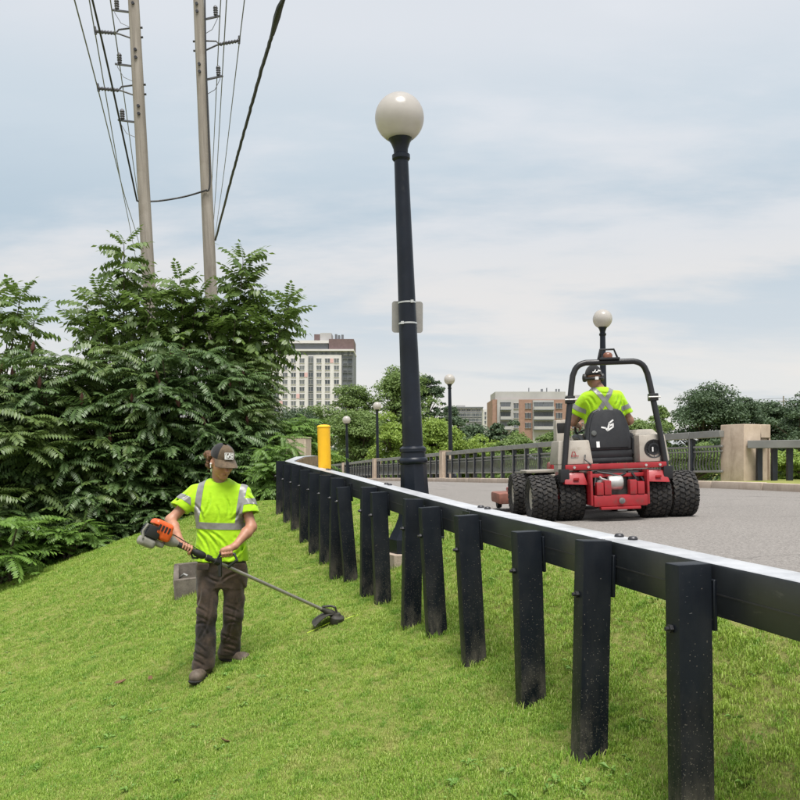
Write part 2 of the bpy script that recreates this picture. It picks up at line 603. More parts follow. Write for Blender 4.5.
M = {}
M['ground'] = mat_ground('ground_soil_grass')
M['grass'] = mat_grass('grass_blades')
M['asphalt'] = mat_asphalt('old_asphalt')
M['post'] = mat_post('post_paint')
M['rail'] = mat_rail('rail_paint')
M['rail_brown'] = mat('weathered_timber', (0.22, 0.15, 0.09), 0.85, var=0.35, scale=8, bump=0.4)
M['steel'] = mat('bolt_steel', (0.05, 0.05, 0.055), 0.45, metal=0.6)
M['galv'] = mat('galvanised_steel', (0.36, 0.355, 0.34), 0.5, metal=0.35, var=0.12)
M['lamp_black'] = mat('lamp_post_paint', (0.008, 0.011, 0.018), 0.36, spec=0.3, var=0.3, scale=3, bump=0.12, bscale=40, coords='Position', dirt=(0.06, 0.06, 0.06), dirt_amt=0.05)
M['globe'] = mat_globe('milk_globe')
M['sign_back'] = mat('sign_aluminium', (0.30, 0.29, 0.27), 0.55, metal=0.25, var=0.12, scale=10)
M['band'] = mat('steel_band', (0.62, 0.62, 0.6), 0.35, metal=0.7)
M['yellow'] = mat('bollard_yellow', (0.86, 0.47, 0.012), 0.45, var=0.08, scale=5, bump=0.08, dirt=(0.35, 0.2, 0.03), dirt_amt=0.1)
M['concrete'] = mat_concrete('bridge_concrete')
M['kerb'] = mat_concrete('kerb_concrete', (0.38, 0.31, 0.25), (0.50, 0.42, 0.35))
M['box_conc'] = mat_concrete('box_concrete', (0.10, 0.086, 0.073), (0.19, 0.165, 0.14), (0.05, 0.043, 0.036), 9)
M['railing_dark'] = mat('railing_post_paint', (0.015, 0.018, 0.028), 0.45, var=0.3)
M['railing_grey'] = mat('railing_grey_paint', (0.20, 0.20, 0.19), 0.5, metal=0.1, var=0.18, scale=2, dirt=(0.13, 0.11, 0.09), dirt_amt=0.15, coords='Position')
M['railing_mid2'] = mat('railing_baluster_paint', (0.085, 0.09, 0.085), 0.55, var=0.2, coords='Position')
M['railing_mid'] = mat('railing_infill_paint', (0.075, 0.08, 0.076), 0.55, var=0.2, coords='Position')
M['wood'] = mat_wood_pole('pole_timber')
M['cable'] = mat('cable_black', (0.018, 0.018, 0.02), 0.6)
M['cable_grey'] = mat('cable_bare', (0.13, 0.135, 0.14), 0.5, metal=0.4)
M['insul'] = mat('insulator_polymer', (0.07, 0.07, 0.08), 0.5)
M['bark'] = mat('bark', (0.075, 0.058, 0.043), 0.95, var=0.35, scale=12, bump=0.6, bscale=40, bdist=0.01)
M['sumac'] = mat_leaf('sumac_leaf', (0.034, 0.074, 0.020), (0.098, 0.160, 0.048), rough=0.42, trans=0.2)
M['sumac_light'] = mat_leaf('young_leaf', (0.07, 0.15, 0.022), (0.16, 0.27, 0.05), rough=0.5, trans=0.3)
M['walnut'] = mat_leaf('walnut_leaf', (0.055, 0.105, 0.022), (0.135, 0.205, 0.045), rough=0.4, trans=0.28)
M['tree_mid'] = mat_leaf('tree_mid_leaf', (0.080, 0.135, 0.034), (0.20, 0.285, 0.080), rough=0.6, trans=0.3, patch=0.25)
M['tree_bright'] = mat_leaf('tree_bright_leaf', (0.13, 0.215, 0.032), (0.30, 0.40, 0.075), rough=0.6, trans=0.32, patch=0.3)
M['tree_dark'] = mat_leaf('tree_dark_leaf', (0.036, 0.070, 0.034), (0.092, 0.140, 0.066), rough=0.6, trans=0.22, patch=0.25)

# ------------------------------------------------------------------ terrain functions (heights relative to the eye, then + EZ)
FA, FB = 1.87, 0.285                  # fence line X = FA - FB*Y


def fence_x(Y): return FA - FB * Y


def zf(Y):
    return ip(Y, [-5, 0, 3.0, 3.65, 5.8, 7.0, 8.8, 9.5, 10.8, 12.2, 13.0, 15, 18, 24, 60], [-1.38, -1.33, -1.29, -1.275, -1.25, -1.24, -1.235, -1.16, -1.04, -0.90, -0.86, -0.8, -0.85, -1.0, -2.0]) + EZ


ROAD_E_Y = [-30, 0, 3.7, 5.9, 8.7, 12.6, 20, 32, 50, 62, 90, 140]
ROAD_E_X = [5.2, 2.35, 1.74, 1.22, 0.86, 0.40, -0.9, -3.4, -7.6, -10.8, -19, -36]


def road_edge(Y): return ip(Y, ROAD_E_Y, ROAD_E_X)


# far edge (railing line)
RL_Y = [-30, 0, 8, 13, 16.6, 18.9, 22, 25.6, 30, 36, 43, 50, 62, 80, 110, 140]
RL_X = [24, 13.2, 10.3, 8.9, 7.9, 7.12, 5.95, 4.62, 3.45, 2.1, 0.45, -1.5, -4.2, -9, -18, -27]


def rail_x(Y): return ip(Y, RL_Y, RL_X)


def road_z(X, Y):
    b = ip(Y, [-30, 18, 25.6, 36, 50, 62, 100, 140], [-0.62, -0.67, -0.77, -1.0, -1.34, -1.66, -2.8, -4.0])
    return b + np.clip((X - 2.3) * 0.035, -0.07, 0.035) * np.clip((24 - Y) / 8, 0, 1) + EZ


def lawn_z(X, Y):
    Xf = fence_x(np.minimum(Y, 22))
    s = X - Xf
    d = np.minimum(s, 0)
    z = zf(Y) + 0.27 * np.maximum(d, -1.8) + 0.33 * np.minimum(np.maximum(d + 1.8, -6), 0) + 0.12 * np.minimum(d + 7.8, 0)
    e = road_edge(Y)
    t = np.clip(s / np.maximum(e - Xf, 0.2), 0, 1)
    z = z + (road_z(e, Y) - 0.025 - zf(Y)) * (t * t * (3 - 2 * t)) * (s > 0)
    return z


def ground_z(X, Y):
    z = lawn_z(X, Y)
    z = np.where(X > road_edge(Y), road_z(X, Y) - 0.06, z)
    rx = rail_x(Y)
    z = np.where(X > rx + 0.9, z - np.minimum((X - rx - 0.9) * 0.6, 6.0), z)
    far = np.clip((Y - 24) / 10, 0, 1)
    out = (X < road_edge(Y) - 0.8)
    z = np.where(out, z * (1 - far) + far * np.minimum(z, EZ - 4.5), z)
    z = np.maximum(z, EZ - 8.0)
    z += 0.015 * np.sin(X * 2.1 + Y * 1.3) * (out & (Y < 20)) + 0.012 * np.sin(X * 4.3 - Y * 2.2 + 1.0) * (out & (Y < 20))
    far2 = np.clip((Y - 140) / 60, 0, 1)
    return z * (1 - far2) + far2 * (EZ - 5.0)


def gz(X, Y): return float(ground_z(np.array([float(X)]), np.array([float(Y)]))[0])
def rz(X, Y): return float(road_z(np.array([float(X)]), np.array([float(Y)]))[0])


def ray_ground(px, py, y0=2.0, y1=60.0, fn=gz):
    last = y0
    Y = y0
    while Y < y1:
        p = P(px, py, Y)
        if p.z < fn(p.x, Y): return P(px, py, Y)
        Y += 0.05
    return P(px, py, y1)


def spaced(a, b, step): return list(np.arange(a, b, step))


Xs = np.array(sorted(set(np.round(np.concatenate([-np.geomspace(9, 1200, 26), np.arange(-9, 11, 0.16), np.geomspace(11, 1200, 26)]), 3))))
Ys = np.array(sorted(set(np.round(np.concatenate([np.arange(-12, 0, 1.0), np.arange(0, 24, 0.16), np.geomspace(24, 1500, 60)]), 3))))
g = link('ground', grid_mesh('ground', Xs, Ys, ground_z, M['ground']))
tag(g, kind='structure')


# ------------------------------------------------------------------ road, kerb, pavement
def strip_mesh(name, Yl, xa, xb, n, zfun, m):
    v = []; f = []
    for j, Y in enumerate(Yl):
        a, b = xa(Y), xb(Y)
        for i in range(n + 1):
            X = a + (b - a) * i / n
            v.append((X, Y, zfun(X, Y)))
    for j in range(len(Yl) - 1):
        for i in range(n):
            k = j * (n + 1) + i
            f.append((k, k + 1, k + n + 2, k + n + 1))
    return np_mesh(name, v, f, m)


KERB_OFF = 0.62     # kerb lies this far in front of the railing line
Yroad = spaced(-12, 24, 0.4) + spaced(24, 136, 1.5)
wob = lambda Y: 0.05 * math.sin(Y * 2.7) + 0.03 * math.sin(Y * 7.1)
road = link('road', strip_mesh('road', Yroad, lambda Y: road_edge(Y) + wob(Y), lambda Y: rail_x(Y) - KERB_OFF + 0.1, 14, rz, M['asphalt']))
tag(road, kind='structure')
pave = link('pavement', strip_mesh('pavement', [y for y in Yroad if y > 19], lambda Y: rail_x(Y) - KERB_OFF + 0.02, lambda Y: rail_x(Y) + 0.45, 3, lambda X, Y: rz(rail_x(Y) - KERB_OFF, Y) + 0.15, M['kerb']))
tag(pave, kind='structure')
verge = link('verge', strip_mesh('verge', [y for y in Yroad if y <= 19.4], lambda Y: rail_x(Y) - KERB_OFF + 0.05, lambda Y: rail_x(Y) + 1.6, 6, lambda X, Y: rz(rail_x(Y) - KERB_OFF, Y) + 0.15 + 0.02 * (X - rail_x(Y)) , M['ground']))
tag(verge, kind='structure')

kerb = bpy.data.objects.new('kerb', None); COL.objects.link(kerb); tag(kerb, kind='structure')


def arc_points(xfun, y0, y1, step):
    """points at equal arc length along X = xfun(Y)"""
    out = [(xfun(y0), y0)]
    y = y0; acc = 0.0
    while y < y1:
        yn = y + 0.02
        acc += math.hypot(xfun(yn) - xfun(y), 0.02)
        y = yn
        if acc >= step:
            out.append((xfun(y), y)); acc = 0.0
    return out


kp = arc_points(lambda Y: rail_x(Y) - KERB_OFF - 0.02, 8.0, 66, 1.5)
for (xa, ya), (xb, yb) in zip(kp[:-1], kp[1:]):
    a = Vector((xa, ya, rz(xa, ya) - 0.05)); b = Vector((xb, yb, rz(xb, yb) - 0.05))
    d = (b - a).normalized()
    a2, b2 = a + d * 0.008, b - d * 0.008
    h = 0.205 + random.uniform(-0.008, 0.012)
    mb = MB().beam(a2 + Vector((0, 0, h / 2)), b2 + Vector((0, 0, h / 2)), 0.16 + random.uniform(-0.01, 0.01), h)
    mb.build('kerb_stone', M['kerb'], kerb, bevel=0.03, seg=2)


# ------------------------------------------------------------------ near guard rail
# (top centre px, top py, bottom centre px, bottom py, distance)
POSTS = [(688, 563, 691.5, 818, 3.00), (593.5, 540, 589, 757, 3.65), (526, 531, 531, 702, 4.32), (466, 515, 474, 663, 5.16),
         (429, 507, 437, 642, 5.86), (413, 499, 411, 624, 6.23), (378.5, 492, 383, 607, 7.22), (368.5, 487, 368, 592, 7.56),
         (343, 487, 351, 583, 8.58), (337, 478, 336, 578, 8.87), (325.5, 475, 325.5, 561, 9.47), (314.5, 473, 314.5, 549, 10.1),
         (305, 470, 305, 540, 10.8), (296, 465, 296, 528, 11.5), (288, 464, 288, 520, 12.2), (280.5, 461, 280.5, 514, 13.0)]
FD = Vector((-FB, 1, 0)).normalized()             # along the fence, away from camera
FN = Vector((FD.y, -FD.x, 0))                     # towards the road
def rail_top(Y): return float(ip(Y, [0, 3, 5.5, 7.5, 9, 11, 13.2], [-0.415, -0.372, -0.318, -0.247, -0.187, -0.122, -0.045])) + EZ
RAIL_W, RAIL_H, POST_W, POST_L = 0.155, 0.185, 0.134, 0.085
gr = thing('guard_rail', 'long black guard rail with leaning square posts running across the mown grass slope', 'guard rail', (fence_x(5.0), 5.0, gz(fence_x(5.0), 5.0)))
for tx, ty, bx, by, Y in POSTS:
    top = P(tx, ty, Y); bot = P(bx, by, Y)
    top.z = min(top.z, rail_top(Y) + 0.008)
    g0 = gz(bot.x, Y)
    ax = (top - bot).normalized()
    base = bot + ax * ((g0 - bot.z) / ax.z)
    H = (top - base).length
    # orthonormal frame: z = post axis, x ~ FN, y ~ FD
    y_ = (FD - ax * FD.dot(ax)).normalized(); x_ = y_.cross(ax)
    Rm = Matrix((x_, y_, ax)).transposed().to_4x4()
    po = MB().box((-POST_W / 2, -POST_L / 2, -0.35), (POST_W / 2, POST_L / 2, H)).mesh('post', M['post'], bevel=0.006, seg=2)
    o = link('post', po, gr)
    o.location = base - gr.location
    o.rotation_euler = Rm.to_euler()
    hb = rail_top(Y) - 0.115 - base.z
    hb2 = hb - 0.11
    # through bolt on the downhill face and block plate behind
    mb = MB().tube([(-POST_W / 2 - 0.028, 0, hb2), (-POST_W / 2 + 0.01, 0, hb2)], 0.008, 8)
    mb.tube([(-POST_W / 2 - 0.016, 0, hb2), (-POST_W / 2 - 0.002, 0, hb2)], 0.015, 6)
    link('bolt', mb.mesh('bolt', M['steel']), o)
    mb = MB().box((POST_W / 2 + 0.001, -0.05, hb - 0.12), (POST_W / 2 + 0.016, 0.05, hb + 0.06))
    link('mounting_plate', mb.mesh('mounting_plate', M['post'], bevel=0.003), o)
joints = [1.2, 3.72, 5.36, 7.62, 10.3, 13.15]
roff = POST_W / 2 + 0.017 + RAIL_W / 2


def rail_pt(Y, dz=0.0):
    c = Vector((fence_x(Y), Y, 0)) + FN * roff
    c.z = rail_top(Y) - RAIL_H / 2 + dz
    return c


for k, (ya, yb) in enumerate(zip(joints[:-1], joints[1:])):
    a, b = rail_pt(ya + 0.003), rail_pt(yb - 0.003)
    ys_ = np.linspace(ya + 0.003, yb - 0.003, 5)
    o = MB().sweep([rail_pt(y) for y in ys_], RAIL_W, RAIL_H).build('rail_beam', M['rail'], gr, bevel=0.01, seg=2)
    # weld seam along the face
    MB().sweep([rail_pt(y, -0.012) - FN * (RAIL_W / 2 + 0.001) for y in ys_], 0.003, 0.005).build('seam', M['steel'], o)
for yj in joints[1:-1]:
    for dy in (-0.055, 0.055):
        for dn in (0.04,):
            c = rail_pt(yj + dy) + FN * dn; c.z = rail_top(yj + dy)
            mb = MB().lathe([(0.022, -0.01), (0.022, 0.007), (0.016, 0.014), (0.004, 0.016)], 8, Matrix.Translation(c))
            mb.build('rail_bolt', M['steel'], gr)
    p_ = rail_pt(yj) - FN * (RAIL_W / 2 + 0.003); u = FD * 0.07
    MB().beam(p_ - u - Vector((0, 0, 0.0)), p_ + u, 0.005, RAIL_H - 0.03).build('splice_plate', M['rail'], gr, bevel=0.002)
# bent far end of the rail, brown on its inner side
e0 = rail_pt(13.16); e1 = P(300, 461, 14.2); e2 = P(313, 459.5, 15.6)
mb = MB().sweep([e0, e0 + FD * 0.15 + FN * 0.03, e1 + Vector((0, 0, -0.02)), e2 + Vector((0, 0, -0.02))], RAIL_W, RAIL_H)
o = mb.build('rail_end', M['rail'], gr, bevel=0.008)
mb = MB().sweep([p + Vector((RAIL_W / 2 + 0.01, 0, -0.004)) for p in (e0 + FD * 0.25 + FN * 0.06, e1 + Vector((0, 0, -0.02)), e2 + Vector((0, 0, -0.02)))], 0.016, RAIL_H * 0.94)
s_ = mb.build('timber_face', M['rail_brown'], o)
s_['label'] = 'weathered brown timber face of the bent rail end'

# ------------------------------------------------------------------ street lamps
GLOBE_R = 0.25


def lamp(px_top, py_top, r_px, base_px, label, base_z=None, detail=True, lean=True):
    Y = F * GLOBE_R / r_px
    gc = P(px_top, py_top, Y)
    bx = (base_px - 400) / F * Y
    bz = base_z if base_z is not None else gz(bx, Y)
    base = Vector((bx, Y, bz))
    ax = (gc - base)
    H = ax.length
    root = thing('street_lamp', label, 'street lamp', base, group='globe street lamps along the road')
    root.rotation_euler = Vector((0, 0, 1)).rotation_difference(ax.normalized()).to_euler()
    n = 24 if detail else 12
    k = H / 4.4
    # flared foot
    MB().lathe([(0.285, -0.15), (0.285, 0.15), (0.272, 0.165), (0.262, 0.19), (0.215, 0.27), (0.175, 0.37), (0.150, 0.50), (0.140, 0.70), (0.132, 0.92)], 8).build('foot', M['lamp_black'], root, world=False, bevel=0.0, angle=30)
    MB().lathe([(0.128, 0.90), (0.142, 0.91), (0.150, 0.935), (0.142, 0.96), (0.128, 0.97), (0.125, 1.02), (0.136, 1.03), (0.136, 1.06), (0.122, 1.075), (0.108, 1.085)], n).build('collar', M['lamp_black'], root, world=False)
    top = H - 0.42
    MB().lathe([(0.106, 1.07), (0.103, 1.3), (0.072, top)], n).build('column', M['lamp_black'], root, world=False)
    MB().lathe([(0.076, top - 0.02), (0.092, top + 0.0), (0.092, top + 0.04), (0.072, top + 0.055), (0.074, top + 0.10), (0.10, top + 0.17), (0.132, top + 0.215), (0.14, top + 0.235), (0.14, top + 0.255), (0.05, top + 0.26)], n).build('globe_holder', M['lamp_black'], root, world=False)
    prof = []
    a0 = math.asin(0.125 / GLOBE_R)
    for i in range(25):
        t = a0 + (PI - a0 - 0.01) * i / 24
        prof.append((GLOBE_R * math.sin(t), H - GLOBE_R * math.cos(t)))
    MB().lathe(prof, 40 if detail else 20, caps=True).build('globe', M['globe'], root, world=False, angle=80)
    return root, base, ax.normalized()


near, nb, nax = lamp(399.5, 118, 24.5, 417, 'tall black lamp post with white globe behind the guard rail, nearest the camera')
# concrete footing pad under the nearest lamp
MB().lathe([(0.33, -0.3), (0.33, 0.004), (0.31, 0.012)], 8).build('footing_pad', M['kerb'], near, world=False, bevel=0.0)
# sign plate strapped to the nearest lamp, seen from behind
hs = 2.42
sp = nb + nax * hs
sg = thing('sign_plate', 'small grey sign seen from behind, strapped to the nearest black lamp post', 'sign', sp, near.rotation_euler)
poly = []
w2, h2, rr = 0.160, 0.162, 0.03
for cx, cy, a in ((w2 - rr, h2 - rr, 0), (-w2 + rr, h2 - rr, 90), (-w2 + rr, -h2 + rr, 180), (w2 - rr, -h2 + rr, 270)):
    for q in range(5):
        t = R(a + q * 22.5); poly.append((cx + rr * math.cos(t), cy + rr * math.sin(t)))
Mx = Matrix.Translation((0.0, 0.098, 0.0)) @ Matrix.Rotation(R(4), 4, 'Z') @ Matrix.Rotation(R(90), 4, 'X') @ Matrix.Rotation(R(-2.5), 4, 'Z')
MB().prism(poly, -0.002, 0.002, Mx).build('plate', M['sign_back'], sg, world=False, bevel=0.0)
for zz in (-0.085, 0.128):
    rad = 0.103 + (0.072 - 0.103) * (hs + zz - 1.3) / (4.0 - 1.3) + 0.002
    MB().lathe([(rad, zz - 0.008), (rad + 0.003, zz - 0.008), (rad + 0.003, zz + 0.008), (rad, zz + 0.008)], 24, caps=False).build('strap', M['band'], sg, world=False)
    MB().box((-rad * 0.75 if zz < 0 else rad * 0.4, -rad - 0.004, zz - 0.014), ((-rad * 0.75 if zz < 0 else rad * 0.4) + 0.03, -rad * 0.55, zz + 0.014)).build('buckle', M['band'], sg, world=False)

lamp(602.5, 319, 9.6, 604, 'black lamp post with white globe rising behind the red mower and its driver', rz(rail_x(22.1) - .5, 22.1) + 0.1, False)
lamp(449.5, 379.5, 5.45, 451, 'black globe lamp behind the bridge railing, just right of the nearest lamp post', rz(2.0, 39) + 0.1, False)
lamp(377, 406, 4.15, 378, 'black globe lamp beyond the railing between yellow bollard and nearest lamp post', EZ - 2.2, False)
lamp(346.5, 420, 4.1, 348, 'small distant globe lamp just right of the yellow bollard', EZ - 2.0, False)

# ------------------------------------------------------------------ yellow bollard
Yb = 11.0
bb = Vector(((326.5 - 400) / F * Yb, Yb, 0)); bb.z = gz(bb.x, Yb)
bt = EZ + (HZ - 425) / F * Yb
bo = thing('bollard', 'bright yellow round-topped bollard behind the far end of the guard rail', 'bollard', bb, (R(0.0), R(-1.5), 0))
Hb = bt - bb.z
MB().lathe([(0.083, -0.2), (0.083, Hb - 0.035)], 24, caps=False).build('sleeve', M['yellow'], bo, world=False)
MB().lathe([(0.083, Hb - 0.034), (0.088, Hb - 0.03), (0.087, Hb - 0.018), (0.075, Hb - 0.006), (0.045, Hb + 0.003), (0.004, Hb + 0.006)], 24).build('cap', M['yellow'], bo, world=False)

# ------------------------------------------------------------------ bridge piers and railings
def railing_pt(Y, dz=0.0, off=0.0):
    return Vector((rail_x(Y) + off, Y, rz(rail_x(Y) - KERB_OFF, Y) + 0.15 + dz))


def pier(name, label, Y, w, d, h, ang, off=0.0, extra=None):
    c = railing_pt(Y, 0, off)
    root = thing(name, label, 'pillar', c, (0, 0, ang), group='concrete pillars of the bridge')
    MB().box((-w / 2, -d / 2, -0.4), (w / 2, d / 2, h - 0.025)).build('shaft', M['concrete'], root, world=False, bevel=0.012)
    MB().box((-w / 2 - 0.008, -d / 2 - 0.008, h - 0.024), (w / 2 + 0.008, d / 2 + 0.008, h)).build('cap', M['concrete'], root, world=False, bevel=0.008)
    return root


def slope_ang(Y):
    return math.atan2(1.0, (rail_x(Y + 0.5) - rail_x(Y - 0.5))) - PI / 2


# big end pier: box with a recessed panel towards us
pa = Vector((7.52, 18.70, rz(7, 18.6) + 0.12))
pr = thing('concrete_pillar', 'large beige concrete end block of the bridge railing, right of the mower', 'pillar', pa, (0, 0, R(24)), group='concrete pillars of the bridge')
pr.scale = (0.82, 0.82, 1)
H_ = 1.27
MB().box((-0.30, -0.36, -0.3), (0.30, 0.46, H_)).build('shaft', M['concrete'], pr, world=False, bevel=0.02, seg=2)
mb = MB()
mb.box((0.301, -0.30, -0.3), (0.62, 0.40, H_ - 0.30)).box((0.301, -0.36, H_ - 0.299), (0.66, 0.46, H_ - 0.003)).box((0.621, -0.36, -0.3), (0.66, 0.46, H_ - 0.30))
mb.build('recessed_end', M['concrete'], pr, world=False, bevel=0.012)
MB().box((0.31, -0.42, H_ - 0.42), (0.50, -0.301, H_ - 0.36)).build('rail_bracket', M['railing_dark'], pr, world=False, bevel=0.004)

P2Y, P3Y, P4Y = 36.6, 49.5, 61.0
pier('concrete_pillar', 'slim tan concrete pillar in the bridge railing left of the red mower', P2Y, 0.42, 0.5, 1.18, slope_ang(P2Y))
pier('concrete_pillar', 'tan concrete pillar in the bridge railing just left of the nearest lamp post', P3Y, 0.42, 0.5, 1.16, slope_ang(P3Y))
pier('concrete_pillar', 'farthest tan concrete pillar where the bridge railing meets the trees', P4Y, 0.36, 0.5, 1.15, slope_ang(P4Y))

RH = 1.12
baluster_me = None


def make_baluster():
    z0, z1 = 0.24, 0.74
    pts = []
    for i in range(9):
        t = i / 8
        pts.append(Vector((0.0, 0.035 * math.sin(2 * PI * t), z0 + (z1 - z0) * t)))
    v = []; mb = MB()
    for s in (-1, 1):
        for p in pts: v.append((p.x + s * 0.012, p.y - 0.011, p.z))
        for p in pts: v.append((p.x + s * 0.012, p.y + 0.011, p.z))
    f = []
    for i in range(8):
        f += [(i, i + 1, i + 10, i + 9), (18 + i, 27 + i, 28 + i, 19 + i), (i, 18 + i, 19 + i, i + 1), (9 + i, 10 + i, 28 + i, 27 + i)]
    mb.add(v, f)
    return mb.mesh('baluster', M['railing_mid2'])


baluster_me = make_baluster()


def bridge_railing(label, ya, yb, single_until):
    pts = arc_points(rail_x, ya, yb, 1.02)
    root = thing('bridge_railing', label, 'railing', railing_pt(pts[0][1]), group='bridge railings between the pillars')
    Yl = [p[1] for p in pts]
    if yb - Yl[-1] > 0.25: Yl.append(yb)
    for i, Y in enumerate(Yl):
        if 0 < i < len(Yl):
            p = railing_pt(Y); a = slope_ang(Y)
            mb = MB().box((-0.055, -0.07, -0.15), (0.055, 0.07, RH - 0.16))
            link('post', mb.mesh('post', M['railing_dark'], bevel=0.006), root, p - root.location, (0, 0, a))
            mb = MB().box((-0.072, -0.02, -0.15), (-0.056, 0.02, RH + 0.01)).box((-0.072, -0.02, RH - 0.16), (0.05, 0.02, RH - 0.155))
            link('post_strap', mb.mesh('post_strap', M['railing_grey'], bevel=0.003), root, p - root.location, (0, 0, a))
    for y0, y1 in zip(Yl[:-1], Yl[1:]):
        y0b, y1b = y0 + 0.012, y1 - 0.012
        seg = lambda dz, w, h, m, nm, o=0.0: MB().sweep([railing_pt(y0b, dz, o), railing_pt((y0b + y1b) / 2, dz, o), railing_pt(y1b, dz, o)], w, h).build(nm, m, root, bevel=0.006)
        seg(RH - 0.075, 0.16, 0.15, M['railing_grey'], 'top_rail')
        seg(0.77, 0.05, 0.05, M['railing_grey'], 'upper_bar')
        seg(0.66, 0.03, 0.03, M['railing_grey'], 'upper_bar')
        seg(0.21, 0.05, 0.05, M['railing_grey'], 'lower_bar')
        n = 9
        cp = [railing_pt(y0 + (y1 - y0) * (q + 1) / (n + 1)) for q in range(n)]
        a = slope_ang((y0 + y1) / 2)
        if y0 < single_until:
            for c in cp: link('baluster', baluster_me, root, c - root.location, (0, 0, a))
        else:
            mb = MB(); me = baluster_me
            Rz = Matrix.Rotation(a, 3, 'Z')
            for c in cp:
                mb.add([Rz @ v.co + c for v in me.vertices], [tuple(p_.vertices) for p_ in me.polygons])
            o = mb.build('baluster_panel', M['railing_mid'], root); o['kind'] = 'stuff'
    return root


bridge_railing('grey topped bridge railing with dark posts directly behind the red mower', 18.82, P2Y - 0.28, 30.5)
bridge_railing('far bridge railing behind the nearest lamp post, between two slim tan pillars', P2Y + 0.28, P3Y - 0.28, 0)
bridge_railing('short distant bridge railing right of the yellow bollard', P3Y + 0.28, P4Y - 0.25, 0)
bridge_railing('most distant bridge railing disappearing behind the yellow bollard', P4Y + 0.25, 74, 0)

# guard rail on the right, leaving the concrete end block
rr_ = thing('guard_rail', 'grey guard rail with dark posts right of the concrete end block', 'guard rail', Vector((8.3, 17.9, gz(8.3, 17.9))))
g0 = P(748, 444.5, 18.35); g1 = P(840, 443.5, 17.4); g2 = P(1000, 440, 15.5)
MB().sweep([g0, g1, g2], 0.15, 0.17).build('rail_beam', M['railing_grey'], rr_, bevel=0.01)
for i in range(13):
    t = 0.26 + i * 0.30
    d_ = (g1 - g0).normalized()
    c = g0 + d_ * t + Vector((0.02, 0.13, 0))
    zb = rz(7.5, 18) + 0.12
    MB().box((c.x - 0.055, c.y - 0.05, zb - 0.3), (c.x + 0.055, c.y + 0.05, c.z - 0.05)).build('post', M['railing_dark'], rr_, bevel=0.005)

# left abutment pillar half hidden in leaves
la = P(300, 458, 17.2)
lp = thing('concrete_pillar', 'brown concrete pillar half hidden by leaves behind the far end of the guard rail', 'pillar', (la.x, 17.2, gz(la.x, 17.2)), (0, 0, R(-8)), group='concrete pillars of the bridge')
hh = EZ + (HZ - 437) / F * 17.2 - gz(la.x, 17.2)
MB().box((-0.24, -0.2, -0.3), (0.16, 0.3, hh - 0.03)).build('shaft', M['concrete'], lp, world=False, bevel=0.012)
MB().box((-0.25, -0.21, hh - 0.028), (0.17, 0.31, hh)).build('cap', M['concrete'], lp, world=False, bevel=0.008)

# ------------------------------------------------------------------ concrete box in the grass
bc = ray_ground(187, 598)
bx_ = thing('concrete_box', 'open weathered concrete box sunk in the grass behind the trimming worker', 'concrete box', (bc.x, bc.y + 0.2, gz(bc.x, bc.y + 0.2)), (R(-2), R(-5), R(12)))
mb = MB()
mb.box((-0.18, -0.20, -0.25), (0.32, -0.14, 0.17)).build('front_wall', M['box_conc'], bx_, world=False, bevel=0.012)
MB().box((-0.18, 0.20, -0.25), (0.32, 0.26, 0.31)).build('back_wall', M['box_conc'], bx_, world=False, bevel=0.012)
MB().add([(-0.18, -0.139, -0.25), (-0.12, -0.139, -0.25), (-0.12, 0.199, -0.25), (-0.18, 0.199, -0.25), (-0.18, -0.139, 0.17), (-0.12, -0.139, 0.17), (-0.12, 0.199, 0.30), (-0.18, 0.199, 0.30)],
         [(0, 3, 2, 1), (4, 5, 6, 7), (0, 1, 5, 4), (1, 2, 6, 5), (2, 3, 7, 6), (3, 0, 4, 7)]).build('side_wall', M['box_conc'], bx_, world=False, bevel=0.01)
MB().add([(0.26, -0.139, -0.25), (0.32, -0.139, -0.25), (0.32, 0.199, -0.25), (0.26, 0.199, -0.25), (0.26, -0.139, 0.17), (0.32, -0.139, 0.17), (0.32, 0.199, 0.30), (0.26, 0.199, 0.30)],
         [(0, 3, 2, 1), (4, 5, 6, 7), (0, 1, 5, 4), (1, 2, 6, 5), (2, 3, 7, 6), (3, 0, 4, 7)]).build('side_wall', M['box_conc'], bx_, world=False, bevel=0.01)
MB().box((-0.12, -0.14, -0.05), (0.26, 0.2, 0.0)).build('soil_bottom', M['bark'], bx_, world=False)
MB().tube([(-0.10, 0.15, 0.0), (-0.11, 0.0, 0.17), (-0.06, -0.08, 0.21), (-0.02, -0.12, 0.19)], 0.012, 6).build('hook', M['galv'], bx_, world=False)

